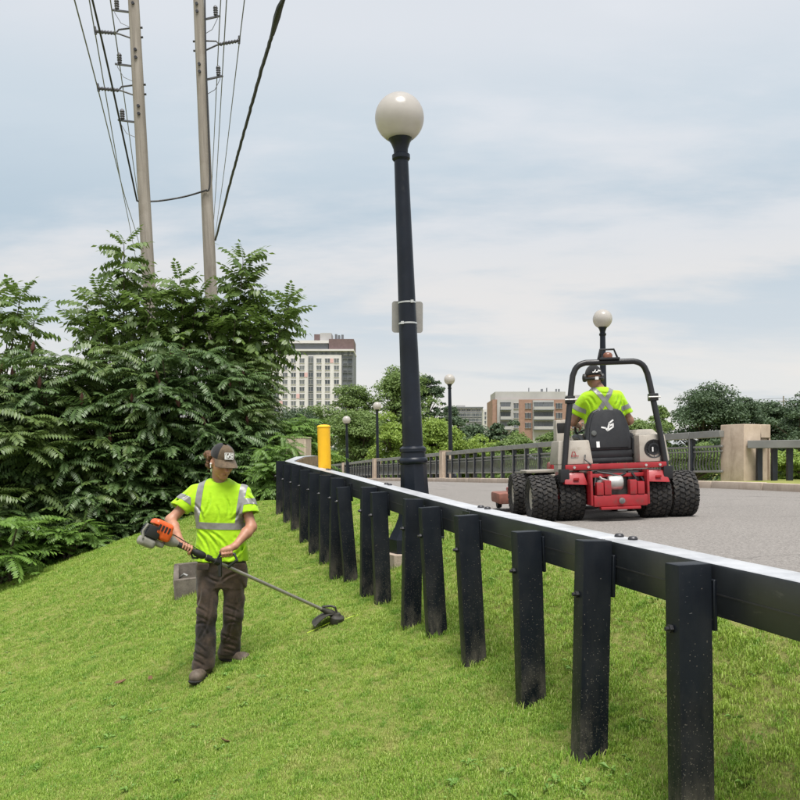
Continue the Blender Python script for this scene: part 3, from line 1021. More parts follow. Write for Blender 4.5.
# ------------------------------------------------------------------ utility poles and lines
def pole(label, top_px, bot_px, bot_py, Y, r0, r1, arms, side, posts):
    """top_px at py=0; leans along a straight line in the photo; extended up and down"""
    bot = P(bot_px, bot_py, Y); top0 = P(top_px, 0, Y)
    ax = (top0 - bot).normalized()
    zb = gz(bot.x, Y)
    base = bot + ax * ((zb - bot.z) / ax.z)
    Lp = (top0 - base).length + 1.6
    root = thing('utility_pole', label, 'utility pole', base, group='timber utility poles')
    root.rotation_euler = Vector((0, 0, 1)).rotation_difference(ax).to_euler()
    inv = (Matrix.Translation(base) @ root.rotation_euler.to_matrix().to_4x4()).inverted()
    n = 9
    MB().lathe([(r1 + (r0 - r1) * i / n, -0.5 + (Lp + 0.5) * i / n) for i in range(n + 1)], 14).build('shaft', M['wood'], root, world=False, angle=60)
    tips = []
    for py in arms:      # V-shaped bracket with long ribbed insulator
        h = (inv @ P(top_px + (bot_px - top_px) * py / bot_py, py, Y)).z
        rr = r1 + (r0 - r1) * (h + .5) / (Lp + .5)
        mb = MB()
        a = Vector((side * (rr - 0.01), 0, h + 0.13)); b = Vector((side * (rr - 0.01), 0, h - 0.12))
        e = Vector((side * (rr + 0.28), 0, h + 0.05)); f_ = Vector((side * (rr + 0.36), 0, h + 0.02))
        mb.tube([a, e + Vector((0, 0, 0.06)), f_], 0.022, 6).tube([b, e + Vector((0, 0, -0.05)), f_], 0.022, 6)
        br = mb.build('bracket', M['insul'], root, world=False)
        tip = Vector((side * (rr + 0.90), 0, h + 0.10))
        mb = MB()
        nn = 14; rs = []; pts = []
        for i in range(nn + 1):
            pts.append(f_.lerp(tip, i / nn)); rs.append(0.055 if i % 2 else 0.03)
        mb.tube(pts, rs, 8)
        mb.tube([tip - Vector((side * 0.02, 0, 0.08)), tip + Vector((0, 0, 0.12))], 0.035, 8)
        mb.build('insulator', M['insul'], root, world=False)
        tips.append(tip)
        for dz in (0.13, -0.12):
            MB().tube([(-side * (rr + 0.05), 0, h + dz), (-side * (rr - 0.02), 0, h + dz)], 0.028, 6).build('bolt', M['steel'], root, world=False)
    for py in posts:     # upright insulator on a small arm
        h = (inv @ P(top_px + (bot_px - top_px) * py / bot_py, py, Y)).z
        rr = r1 + (r0 - r1) * (h + .5) / (Lp + .5)
        mb = MB().beam((side * (rr - 0.02), 0, h - 0.10), (side * (rr + 0.42), 0, h - 0.02), 0.05, 0.04)
        arm = mb.build('arm', M['insul'], root, world=False)
        c = Vector((side * (rr + 0.30), 0, h - 0.02))
        MB().lathe([(0.03, 0), (0.06, 0.03), (0.045, 0.06), (0.065, 0.09), (0.045, 0.12), (0.065, 0.15), (0.045, 0.18), (0.065, 0.21), (0.05, 0.25), (0.02, 0.28)], 10, Matrix.Translation(c)).build('pin_insulator', M['insul'], root, world=False)
        mb = MB().tube([c + Vector((0, 0, 0.27)), c + Vector((side * 0.05, -0.05, -0.1)), c + Vector((-side * 0.1, -0.05, -0.38)), Vector((side * (rr - 0.01), -0.03, h - 0.5))], 0.009, 5)
        mb.build('jumper', M['cable_grey'], root, world=False)
        for dz in (0.25, 0.05):
            MB().tube([(-0.02 * side, -rr - 0.035, h + dz), (-0.02 * side, -rr + 0.02, h + dz)], 0.04, 8).build('bolt', M['steel'], root, world=False)
    mw = (Matrix.Translation(base) @ root.rotation_euler.to_matrix().to_4x4())
    return root, [mw @ t for t in tips], mw


YP = 22.0
pl, tipsL, mwL = pole('grey timber utility pole rising from the bushes, left of the two', 133.5, 147.5, 258, YP, 0.135, 0.185, [33, 90], -1, [8, 62, 118])
YP2 = 22.6
pr2, tipsR, mwR = pole('grey timber utility pole rising from the bushes, right of the two', 198.5, 211, 292, YP2, 0.135, 0.185, [46], 1, [16, 76])


def cable(label, pts, r, m, name='power_line', n=20, wob=0.0):
    """smooth run through the given points"""
    pts = [Vector(p) for p in pts]
    out = []
    m_ = len(pts)
    for i in range(m_ - 1):
        p0 = pts[max(i - 1, 0)]; p1 = pts[i]; p2 = pts[i + 1]; p3 = pts[min(i + 2, m_ - 1)]
        for k in range(n):
            t = k / n
            out.append(0.5 * ((2 * p1) + (-p0 + p2) * t + (2 * p0 - 5 * p1 + 4 * p2 - p3) * t * t + (-p0 + 3 * p1 - 3 * p2 + p3) * t ** 3))
    out.append(pts[-1])
    if wob:
        out = [p + Vector((random.uniform(-wob, wob), random.uniform(-wob, wob), random.uniform(-wob, wob))) for p in out]
    o = MB().tube(out, r, 6).build(name, m)
    return tag(o, label, 'cable', 'overhead lines on the utility poles')


far = lambda px, py, Y: P(px, py, Y)
def through(t, fx, fy, fY, near=0.42):
    f3 = P(fx, fy, fY); d_ = f3 - t
    m_ = t + d_ * 0.5 - Vector((0, 0, 0.25))
    return [t - d_ * near, t, m_, f3, f3 + d_ * 0.9]


cable('thin bare wire passing the upper bracket of the left utility pole', through(tipsL[0], 132, 238, 46), 0.016, M['cable_grey'])
cable('thin bare wire passing the lower bracket of the left utility pole', through(tipsL[1], 137, 236, 42), 0.016, M['cable_grey'])
cable('thin bare wire closest to the left utility pole shaft', through(P(119, 60, YP), 146, 245, 46), 0.014, M['cable_grey'])
cable('thick dark cable slanting down from the upper left to the left utility pole', [P(84, -35, 16), P(103, 45, 18), P(120, 122, 20), P(137, 201, YP - 0.1)], 0.022, M['cable'])
cable('sagging service cable strung between the two utility poles', [P(137, 201, YP - 0.1), P(158, 201, 22.1), P(185, 196.5, 22.4), P(207, 190, YP2 - 0.2)], 0.024, M['cable'])
cable('dark conduit cable running down the side of the right utility pole', [P(204.5, -20, YP2 - 0.14), P(206, 60, YP2 - 0.16), P(208.5, 130, YP2 - 0.17), P(210, 175, YP2 - 0.18), P(209, 189, YP2 - 0.2), P(206, 191, YP2 - 0.2)], 0.022, M['cable'])
cable('very thick black lashed cable sweeping over the grass from the right utility pole', [P(215.5, 240, YP2 - 0.1), P(231, 180, 17.5), P(246, 125, 14.6), P(262, 68, 12.3), P(275, 26, 10.9), P(283, 0, 10.2), P(296, -40, 9.3), P(360, -260, 6.4)], 0.026, M['cable'], wob=0.004)
MB_s = MB().tube([P(272.5, 34, 11.15), P(277, 17, 10.65), P(279.5, 8, 10.42), P(283.5, -1, 10.18)], [0.03, 0.045, 0.04, 0.026], 8).build('cable_splice', M['cable'])
tag(MB_s, 'lumpy black splice on the thick cable at the top edge', 'cable', 'overhead lines on the utility poles')
cable('thin wire passing the bracket end of the right utility pole', through(tipsR[0], 216, 230, 50, 0.3), 0.014, M['cable_grey'])
cable('thin wire in the middle of three beside the right utility pole', through(P(224, 45, YP2), 213, 232, 50, 0.3), 0.014, M['cable_grey'])
cable('thin wire closest to the right utility pole shaft', through(P(218.5, 45, YP2), 209, 235, 50, 0.3), 0.013, M['cable_grey'])

# ------------------------------------------------------------------ far buildings
def glass_mat(name, c0, c1):
    t = NT(name)
    t.set('Base Color', t.ramp(t.n('ShaderNodeObjectInfo').outputs['Random'], [(0.0, c0), (1.0, c1)]))
    t.set('Roughness', 0.15); t.set('Specular IOR Level', 0.4)
    return t.m


M['b_white'] = mat('render_white', (0.60, 0.58, 0.585), 0.85, var=0.06, scale=0.4, bump=0)
M['b_grey'] = mat('render_grey', (0.40, 0.39, 0.385), 0.85, var=0.08, scale=0.4, bump=0)
M['b_dgrey'] = mat('cladding_dark', (0.15, 0.16, 0.175), 0.7, var=0.1, scale=0.4, bump=0)
M['b_brick'] = mat('brick_orange', (0.315, 0.195, 0.15), 0.9, var=0.12, scale=1.2, bump=0)
M['b_rbrick'] = mat('brick_maroon', (0.145, 0.10, 0.10), 0.9, var=0.12, scale=1.2, bump=0)
M['b_pink'] = mat('panel_pink', (0.62, 0.40, 0.40), 0.85, var=0.05, bump=0)
M['b_glass'] = glass_mat('window_glass', (0.05, 0.06, 0.075), (0.17, 0.18, 0.19))


def facade(root, dist, px0, px1, py0, py1, m, name='wall', depth=12, dy=0.0):
    a = P(px0, py0, dist); b = P(px1, py1, dist)
    return MB().box((a.x, dist + dy, b.z), (b.x, dist + dy + depth, a.z)).build(name, m, root)


def window(root, dist, px0, px1, py0, py1, dy=-0.12, sill=None, frame=None, name='window'):
    a = P(px0, py0, dist); b = P(px1, py1, dist)
    o = MB().box((a.x, dist + dy, b.z), (b.x, dist + dy + 0.1, a.z)).build(name, M['b_glass'], root)
    w = (b.x - a.x)
    mb = MB()
    t_ = min(0.12, 0.12 * w)
    mb.box((a.x - t_, dist + dy - 0.06, a.z), (b.x + t_, dist + 0.05, a.z + t_)).box((a.x - t_, dist + dy - 0.1, b.z - t_), (b.x + t_, dist + 0.05, b.z))
    mb.box((a.x + w * 0.48, dist + dy - 0.05, b.z), (a.x + w * 0.53, dist + dy - 0.001, a.z))
    mb.build('frame', frame or M['b_grey'], o)
    return o


DT = 300.0
tb = P(320, 458, DT)
tw = thing('apartment_tower', 'tall white apartment tower with rows of square windows above the trees', 'building', (tb.x, DT, EZ - 5))
facade(tw, DT, 262, 341.5, 355, 480, M['b_white'], depth=18)
facade(tw, DT, 341.6, 353.5, 351, 480, M['b_dgrey'], 'corner_wall', depth=18, dy=0.6)
facade(tw, DT, 262, 353.9, 349.3, 351, M['b_white'], 'parapet_band', depth=18.5, dy=-0.5)
facade(tw, DT, 262, 341.5, 351.1, 354.9, M['b_dgrey'], 'attic_wall', depth=17, dy=0.4)
facade(tw, DT, 262, 328, 342, 349.2, M['b_dgrey'], 'penthouse', depth=14, dy=2.0)
facade(tw, DT, 262, 328.5, 340, 342.6, M['b_white'], 'penthouse_roof', depth=15, dy=1.0)
facade(tw, DT, 328.6, 353.6, 338.5, 349.2, M['b_rbrick'], 'brick_attic', depth=14, dy=1.2)
facade(tw, DT, 319, 330.5, 331.3, 339.9, M['b_grey'], 'lift_house', depth=8, dy=4)
facade(tw, DT, 313, 318.9, 332.6, 339.9, M['b_rbrick'], 'plant_room', depth=8, dy=4)
for px in (334, 337, 340.5):
    facade(tw, DT, px, px + 2.2, 332.5 + (px % 2), 338.4, M['b_dgrey'], 'roof_vent', depth=1.5, dy=4)
facade(tw, DT, 308.4, 313.4, 356.5, 470, M['b_dgrey'], 'stair_strip', depth=0.5, dy=-0.35)
rows = [360.6 + 7.1 * i for i in range(14)]
for j, py in enumerate(rows):
    for i, px in enumerate((276.5, 285, 293.5, 302, 319, 327.5, 336.5)):
        window(tw, DT, px - 2.3, px + 2.3, py - 2.1, py + 2.3, frame=M['b_white'])
    window(tw, DT, 309, 312.8, py - 2.4, py + 2.6, dy=-0.5, frame=M['b_grey'])
    for px in (345, 350):
        window(tw, DT, px - 1.9, px + 1.9, py - 2.2, py + 2.6, dy=0.45, frame=M['b_dgrey'])
    if j in (0, 5, 6, 2):
        q = (331.8, 298, 281, 306)[(0, 5, 6, 2).index(j)]
        facade(tw, DT, q - 1.6, q + 1.6, py - 2.2, py + 2.3, M['b_pink'], 'pink_panel', depth=0.3, dy=-0.12)
for i, px in enumerate((276, 283, 290, 297, 304, 318, 324, 330, 336, 346, 350.5)):
    window(tw, DT, px - 2.4, px + 2.4, 351.6, 354.6, dy=0.25, frame=M['b_grey'])

DB = 220.0
bb_ = P(545, 458, DB)
br = thing('brick_apartment_block', 'orange brick and grey apartment block with balconies left of the mower driver', 'building', (bb_.x, DB, EZ - 5))
facade(br, DB, 492.5, 604, 399.5, 450, M['b_brick'], depth=14)
facade(br, DB, 495.5, 565.8, 391.5, 400.2, M['b_grey'], 'upper_storey', depth=12, dy=0.5)
facade(br, DB, 565.9, 604, 394.8, 399.4, M['b_grey'], 'upper_storey', depth=12, dy=0.8)
facade(br, DB, 497, 518.4, 399.6, 450, M['b_grey'], 'grey_bay', depth=0.8, dy=-0.5)
facade(br, DB, 532.5, 553.5, 400.3, 450, M['b_grey'], 'grey_bay', depth=0.8, dy=-0.5)
for px, w in ((530.8, 0.5), (544, 1.8), (558.6, 1.2), (561.4, 1.2), (549, 0.6)):
    facade(br, DB, px - w / 2, px + w / 2, 386.8 if w < 1 else 388, 391.4, M['b_dgrey'], 'roof_vent', depth=0.8, dy=3)
for j, py in enumerate((406.0, 415.7, 425.5)):
    for px0, px1 in ((513.8, 518.0), (525.2, 528), (528.3, 531), (556, 558.8), (559.1, 562), (572, 576), (579, 583), (590, 594)):
        window(br, DB, px0, px1, py - 2.6, py + 2.4, dy=-0.66 if px0 < 519 else -0.12, frame=M['b_grey'])
    for px0, px1 in ((500.3, 510.2), (533.6, 543), (543.4, 552.6)):
        o = window(br, DB, px0, px1, py - 3.2, py + 1.2, dy=-0.62, frame=M['b_dgrey'], name='balcony_door')
    for px0, px1 in ((499.8, 510.6), (533, 553.2)):
        facade(br, DB, px0, px1, py + 3.9, py + 4.6, M['b_dgrey'], 'balcony_slab', depth=1.3, dy=-1.8)
        facade(br, DB, px0, px1, py + 1.0, py + 3.8, M['b_grey'], 'balcony_front', depth=0.12, dy=-1.8)

DK = 320.0
kb = P(470, 458, DK)
dk = thing('office_block', 'low dark glass office block peeking over trees right of the second lamp', 'building', (kb.x, DK, EZ - 5))
facade(dk, DK, 455.5, 482, 412, 450, M['b_dgrey'], depth=14)
facade(dk, DK, 454.8, 483, 408, 411.9, M['b_grey'], 'upper_storey', depth=12, dy=0.8)
facade(dk, DK, 454.4, 483.4, 406.8, 407.9, M['b_dgrey'], 'roof', depth=13, dy=0.2)
facade(dk, DK, 457.5, 466, 404.6, 406.7, M['b_grey'], 'plant_room', depth=6, dy=4)
for j in range(3):
    for i in range(6):
        window(dk, DK, 456.5 + i * 4.3, 459.8 + i * 4.3, 413.5 + j * 5, 416.6 + j * 5, frame=M['b_grey'])
for i in range(5):
    window(dk, DK, 457 + i * 5, 460.5 + i * 5, 408.8, 411, dy=0.62, frame=M['b_grey'])
pb = P(487, 458, 360.0)
pk = thing('pale_apartment_block', 'small pale block between the dark office block and the brick apartments', 'building', (pb.x, 360, EZ - 5))
facade(pk, 360, 483.3, 490.5, 409.5, 450, M['b_white'], depth=14)
for j in range(3):
    window(pk, 360, 484.6, 486.2, 412 + j * 4.5, 414.6 + j * 4.5, frame=M['b_grey'])
    window(pk, 360, 487.4, 489, 412 + j * 4.5, 414.6 + j * 4.5, frame=M['b_grey'])

# distant line poles on the right
for px, top, lab in ((783.5, 396, 'distant thin utility pole above the right trees, taller of two'), (794.5, 403, 'distant thin utility pole above the right trees, shorter of two')):
    Yd = 150.0
    t0 = P(px, top, Yd)
    u = thing('utility_pole', lab, 'utility pole', (t0.x, Yd, EZ - 6), group='distant utility poles')
    MB().tube([(t0.x, Yd, EZ - 6.2), t0], [0.17, 0.12], 8).build('shaft', M['wood'], u)
    MB().beam(t0 + Vector((-0.9, 0, -0.9)), t0 + Vector((0.9, 0, -0.9)), 0.12, 0.12).build('crossarm', M['wood'], u)
for k, (ya, yb_) in enumerate(((398.5, 398), (402.5, 404))):
    cable(('upper' if k == 0 else 'lower') + ' faint wire strung from the distant poles above the right trees', [P(740, ya + 2, 170), P(783.5, ya, 150), P(794.5, ya + 5, 150), P(830, yb_ + 2, 140)], 0.03, M['cable_grey'])


# ------------------------------------------------------------------ vegetation
def leaflet_tri(base, d, side, L, W, up, fold=0.25):
    """folded diamond leaflet: 4 verts, 2 tris"""
    mid = base + d * (L * 0.45)
    return [base, mid + side * W + up * (W * fold), base + d * L, mid - side * W + up * (W * fold)]


def compound_leaf(length=0.5, pairs=9, ll=0.12, lw=0.022, droop=0.5, seed=0, curl=0.5, fold=0.25):
    """pinnate leaf along +x, arching down; returns verts (n,3), tris (m,3)"""
    rg = random.Random(seed)
    v = []; f = []

    def pt(t):
        a = droop * t
        return Vector((length * (t - 0.08 * droop * t * t), 0, length * (0.18 * t - 0.5 * droop * t * t)))
    n = pairs + 1
    for i in range(n):
        t = 0.16 + 0.84 * i / (n - 1)
        p = pt(t); tan = (pt(min(1, t + 0.02)) - pt(t - 0.02)).normalized()
        up = Vector((-tan.z, 0, tan.x))
        size = ll * (0.62 + 0.6 * math.sin(PI * min(1, 0.15 + 0.75 * t)) * 0.62) * rg.uniform(0.88, 1.1)
        for s in ((-1, 1) if i < n - 1 else (0,)):
            if s == 0: d = tan.copy()
            else: d = (tan * (0.45 + 0.25 * t) + Vector((0, s, 0)) * 0.9 - up * (curl * rg.uniform(0.5, 1.2))).normalized()
            sd = d.cross(up).normalized(); u2 = sd.cross(d).normalized()
            b = len(v)
            v += leaflet_tri(p, d, sd, size, lw * rg.uniform(0.9, 1.1), u2, fold)
            f += [(b, b + 1, b + 2), (b, b + 2, b + 3)]
    # rachis
    b = len(v)
    for t in (0, 0.35, 0.7, 1.0):
        p = pt(t); w = 0.006 * (1.2 - t)
        v += [p + Vector((0, w, 0)), p + Vector((0, -w, 0))]
    for i in range(3):
        a = b + 2 * i
        f += [(a, a + 1, a + 3), (a, a + 3, a + 2)]
    return np.array([tuple(x) for x in v], np.float32), np.array(f, np.int32)


def rotz_np(a):
    c, s = math.cos(a), math.sin(a)
    return np.array([[c, -s, 0], [s, c, 0], [0, 0, 1]], np.float32)


def roty_np(a):
    c, s = math.cos(a), math.sin(a)
    return np.array([[c, 0, s], [0, 1, 0], [-s, 0, c]], np.float32)


def rotx_np(a):
    c, s = math.cos(a), math.sin(a)
    return np.array([[1, 0, 0], [0, c, -s], [0, s, c]], np.float32)


class Leaves:
    def __init__(self): self.v = []; self.f = []; self.n = 0

    def put(self, tmpl, pos, Rm, s=1.0):
        v, f = tmpl
        self.v.append((v * s) @ Rm.T + np.array(pos, np.float32)); self.f.append(f + self.n); self.n += len(v)

    def mesh(self, name, m): return np_mesh(name, np.concatenate(self.v), np.concatenate(self.f), m, smooth=False)


M['seed'] = mat('sumac_seed_head', (0.075, 0.028, 0.02), 0.9, var=0.4, scale=60, bump=0.6, bscale=150)
SUMAC_T = [compound_leaf(0.60, 10, 0.135, 0.023, 0.55 + 0.12 * i, 40 + i, 0.45 + 0.12 * i) for i in range(4)]
WALNUT_T = [compound_leaf(0.66, 6, 0.235, 0.052, 0.40 + 0.2 * i, 60 + i, 0.55 + 0.2 * i, fold=0.15) for i in range(4)]


def sumac_mesh(seed, height, rad, n_ros, tmpl, m, low=0.10, leaf_s=1.0):
    """crown mesh + stems for a sumac clump: umbrella rosettes of arching leaves"""
    rg = random.Random(seed)
    lv = Leaves(); st = MB(); sh = MB()
    stems = []
    for k in range(6):
        a = rg.uniform(0, 2 * PI); r0 = rg.uniform(0, rad * 0.35)
        stems.append((Vector((r0 * math.cos(a), r0 * math.sin(a), -0.2)), a))
    for i in range(n_ros):
        u = rg.random(); a = rg.uniform(0, 2 * PI)
        # mostly on the dome's skin, some inside
        el = math.asin(min(1, rg.uniform(low, 1.0)))
        q = rg.uniform(0.72, 1.0) if rg.random() < 0.8 else rg.uniform(0.35, 0.72)
        bulge = 1 + 0.18 * math.sin(3 * a + seed) * math.cos(2 * el + seed)
        x = rad * bulge * q * math.cos(a) * (math.cos(el) ** 0.6)
        y = rad * bulge * q * math.sin(a) * (math.cos(el) ** 0.6)
        z = height * (0.12 + 0.88 * math.sin(el) * q) * rg.uniform(0.93, 1.05)
        pos = Vector((x, y, z))
        if i % 5 == 0:
            b, _ = stems[rg.randrange(6)]
            mid = b.lerp(pos, 0.55) + Vector((0, 0, 0.12 * height)); mid.x *= 0.75; mid.y *= 0.75
            st.tube([b, mid, pos], [0.03, 0.018, 0.008], 5, cap=False)
        if i % 6 == 1 and z > 0.45 * height:
            k_ = leaf_s * rg.uniform(0.8, 1.2)
            sh.lathe([(0.006, 0.0), (0.030 * k_, 0.04 * k_), (0.034 * k_, 0.09 * k_), (0.022 * k_, 0.15 * k_), (0.004, 0.19 * k_)], 7, Matrix.Translation(pos + Vector((0, 0, 0.02))) @ Matrix.Rotation(rg.uniform(-0.4, 0.4), 4, 'X') @ Matrix.Rotation(rg.uniform(-0.4, 0.4), 4, 'Y'))
        nl = rg.randint(6, 9)
        out = math.atan2(y, x)
        for j in range(nl):
            az = 2 * PI * j / nl + rg.uniform(-0.35, 0.35)
            facing = math.cos(az - out)
            pitch = rg.uniform(-0.42, 0.34) + 0.10 * facing
            Rm = rotz_np(az) @ roty_np(pitch) @ rotx_np(rg.uniform(-0.35, 0.35))
            lv.put(tmpl[rg.randrange(len(tmpl))], pos, Rm, leaf_s * rg.uniform(0.6, 1.15))
    return lv.mesh('crown', m), st.mesh('stems', M['bark'], smooth=True), (sh.mesh('seed_heads', M['seed']) if sh.v and m == M['sumac'] else None)


M['sumac_olive'] = mat_leaf('sumac_leaf_olive', (0.046, 0.088, 0.019), (0.125, 0.180, 0.045), rough=0.45, trans=0.22)
SUMACS = [sumac_mesh(s, 3.6, 1.45, 185, SUMAC_T, M['sumac' if s % 2 else 'sumac_olive']) for s in (1, 2, 3, 4)]
SMALLS = [sumac_mesh(s, 1.0, 0.6, 26, SUMAC_T, M['sumac_light'], 0.05, 0.8) for s in (11, 12)]
MEDS = [sumac_mesh(s, 1.9, 0.9, 60, SUMAC_T, M['sumac'], 0.0) for s in (21, 22)]
PALES = [sumac_mesh(s, 1.9, 0.9, 70, SUMAC_T, M['sumac_light'], 0.0) for s in (23, 24)]


def bush(name, label, px, py_base, Y, py_top, src, rot, group, wide=1.0):
    b = P(px, py_base, Y)
    z0 = gz(b.x, Y)
    top = EZ + (HZ - py_top) / F * Y
    h0 = max(v.co.z for v in src[0].vertices) if 'h' not in src[0] else src[0]['h']
    src[0]['h'] = h0
    s = (top - z0) / h0
    root = thing(name, label, 'bush', (b.x, Y, z0), (0, 0, rot), group=group)
    c = link('crown', src[0], root, scale=(s * wide, s * wide, s)); c['kind'] = 'stuff'
    link('stems', src[1], root, scale=(s * wide, s * wide, s))
    if src[2] is not None:
        q = link('seed_heads', src[2], root, scale=(s * wide, s * wide, s)); q['kind'] = 'stuff'
    return root


GS = 'dark green sumac bushes along the foot of the slope'
BUSHES = [
    (-40, 17.5, 352, 0, 1.0, 'dark sumac bush cut by the left picture edge, behind the pale young shrub'),
    (22, 17.2, 350, 1, 1.0, 'dark sumac bush at the far left under the thin-leaved branch'),
    (72, 17.6, 352, 2, 0.95, 'dark sumac bush between the far-left bush and the tall walnut tree'),
    (118, 17.8, 344, 3, 1.0, 'broad dark sumac bush in front of the left utility pole'),
    (165, 17.9, 341, 0, 1.0, 'tall dark sumac bush directly left of the worker in the cap'),
    (205, 18.2, 345, 2, 0.95, 'dark sumac bush directly behind the head of the worker in the cap'),
    (236, 18.6, 356, 1, 0.78, 'dark sumac bush right of the worker, near the end of the guard rail'),
    (256, 19.4, 388, 3, 0.62, 'smaller sumac bush sloping down beside the end of the guard rail'),
]
for i, (px, Y, pt, k, w, lab) in enumerate(BUSHES):
    bush('sumac_bush', lab, px, 560, Y, pt, SUMACS[k], 1.3 * i + 0.4, GS, w)
LOWS = [(-5, 15.7, 505, 0, 'fringe of low dark leaves at the far left foot of the bushes'), (50, 16.4, 490, 1, 'low dark sumac clump left of the orange trimmer engine'),
        (105, 16.6, 485, 0, 'low dark sumac clump behind the orange trimmer engine'), (150, 16.9, 470, 1, 'low dark sumac clump behind the trimming worker\'s arm'),
        (215, 17.3, 455, 0, 'low dark sumac clump hidden behind the trimming worker'), (258, 17.6, 440, 1, 'low sumac clump touching the farthest guard rail post')]
for i, (px, Y, pt, k, lab) in enumerate(LOWS):
    bush('sumac_bush', lab, px, 560, Y, pt, MEDS[k], 0.9 * i, GS, 1.25)
bush('young_shrub', 'pale green feathery shrub at the left edge of the lawn', 4, 580, 14.9, 512, SMALLS[0], 0.3, 'pale young shrubs', 1.1)
bush('young_shrub', 'pale green feathery shrub right of the left-edge one, under dark bushes', 72, 570, 15.6, 517, SMALLS[1], 1.0, 'pale young shrubs', 1.25)
bush('young_shrub', 'pale green shrub beside the pillar at the rail\'s far end', 278, 500, 16.6, 432, PALES[0], 0.8, 'pale young shrubs', 0.8)
bush('young_shrub', 'light green shrub growing behind the brown end pillar', 290, 500, 19.5, 415, PALES[1], 2.0, 'pale young shrubs', 1.0)


def walnut(label, trunk_px, Y, tips, seed, name='walnut_tree', nleaf=17):
    """open tree: limbs reach each tip, pinnate leaves spiral round the shoots; every leaf its own part"""
    rg = random.Random(seed)
    bx = (trunk_px - 400) / F * Y
    base = Vector((bx, Y, gz(bx, Y)))
    root = thing(name, label, 'tree', base, group='open-crowned walnut trees above the bushes')
    tips3 = []
    for (px, py, dy) in tips:
        tips3.append(P(px, py, Y + dy))
    zmin = min(t.z for t in tips3)
    fork = Vector((bx, Y, base.z + (zmin - base.z) * 0.55))
    mb = MB().tube([base - Vector((0, 0, 0.3)), base.lerp(fork, 0.5) + Vector((0.06, 0, 0)), fork], [0.075, 0.06, 0.05], 8)
    mb.build('trunk', M['bark'], root)
    limbs = MB()
    for t in tips3:
        m1 = fork.lerp(t, 0.5) + Vector((rg.uniform(-.1, .1), rg.uniform(-.1, .1), 0.0)); m1.z -= 0.06 * (t - fork).length
        pts = [fork, m1, t - Vector((0, 0, 0.12)), t]
        limbs.tube(pts, [0.028, 0.017, 0.009, 0.005], 6)
        L_ = (t - m1).length
        for j in range(nleaf):
            q = 1 - (j / nleaf) ** 1.3 * min(1, 0.85 / max(L_, 0.5))
            p = m1.lerp(t, q)
            az = j * 2.4 + rg.uniform(-0.4, 0.4)
            pitch = -0.85 + 1.35 * (j / nleaf) + rg.uniform(-0.3, 0.3)
            s = rg.uniform(0.62, 0.85) if j < 3 else rg.uniform(0.8, 1.1)
            o = link('leaf', WALNUT_ME[rg.randrange(4)], root, p - root.location, (rg.uniform(-.4, .4), pitch, az), (s, s, s))
    limbs.build('limbs', M['bark'], root)
    return root


WALNUT_ME = [np_mesh('leaf', t[0], t[1], M['walnut'], smooth=False) for t in WALNUT_T]
walnut('tall walnut tree in front of the left utility pole, its shoot reaching highest', 128, 18.6,
       [(124, 243, 0), (100, 292, -0.3), (86, 300, 0.4), (140, 285, 0.5), (150, 298, -0.4), (118, 300, 0), (95, 330, -0.5), (135, 325, 0.2), (110, 322, 0.7), (82, 322, 0.2), (128, 268, 0.3), (152, 330, -0.3)], 3)
walnut('walnut tree filling the gap between the two utility poles', 178, 18.9,
       [(180, 277, 0), (165, 300, 0.4), (196, 296, -0.3), (188, 310, 0.3), (172, 318, -0.4), (205, 312, 0.1), (152, 315, 0.3), (182, 292, -0.4), (196, 328, 0.2), (168, 336, -0.5)], 4)
walnut('walnut tree just right of the right utility pole', 226, 19.1,
       [(243, 258, 0), (238, 285, 0.4), (222, 300, -0.3), (248, 300, 0.2), (215, 315, 0.3), (235, 318, -0.5), (246, 276, 0.3), (228, 330, 0.3), (252, 325, -0.2), (210, 330, -.4)], 5)
walnut('walnut tree leaning right towards the white apartment tower', 258, 19.4,
       [(289, 298, 0), (278, 308, 0.4), (280, 320, -0.2), (264, 332, 0.3), (258, 322, -0.3), (244, 340, 0.3), (250, 352, -0.3), (254, 372, 0.2), (246, 385, 0)], 6)
walnut('thin-leaved walnut branch at the far left against the sky', 0, 18.4,
       [(20, 295, 0), (-6, 292, 0.4), (34, 318, -0.3), (8, 320, 0.3)], 7)


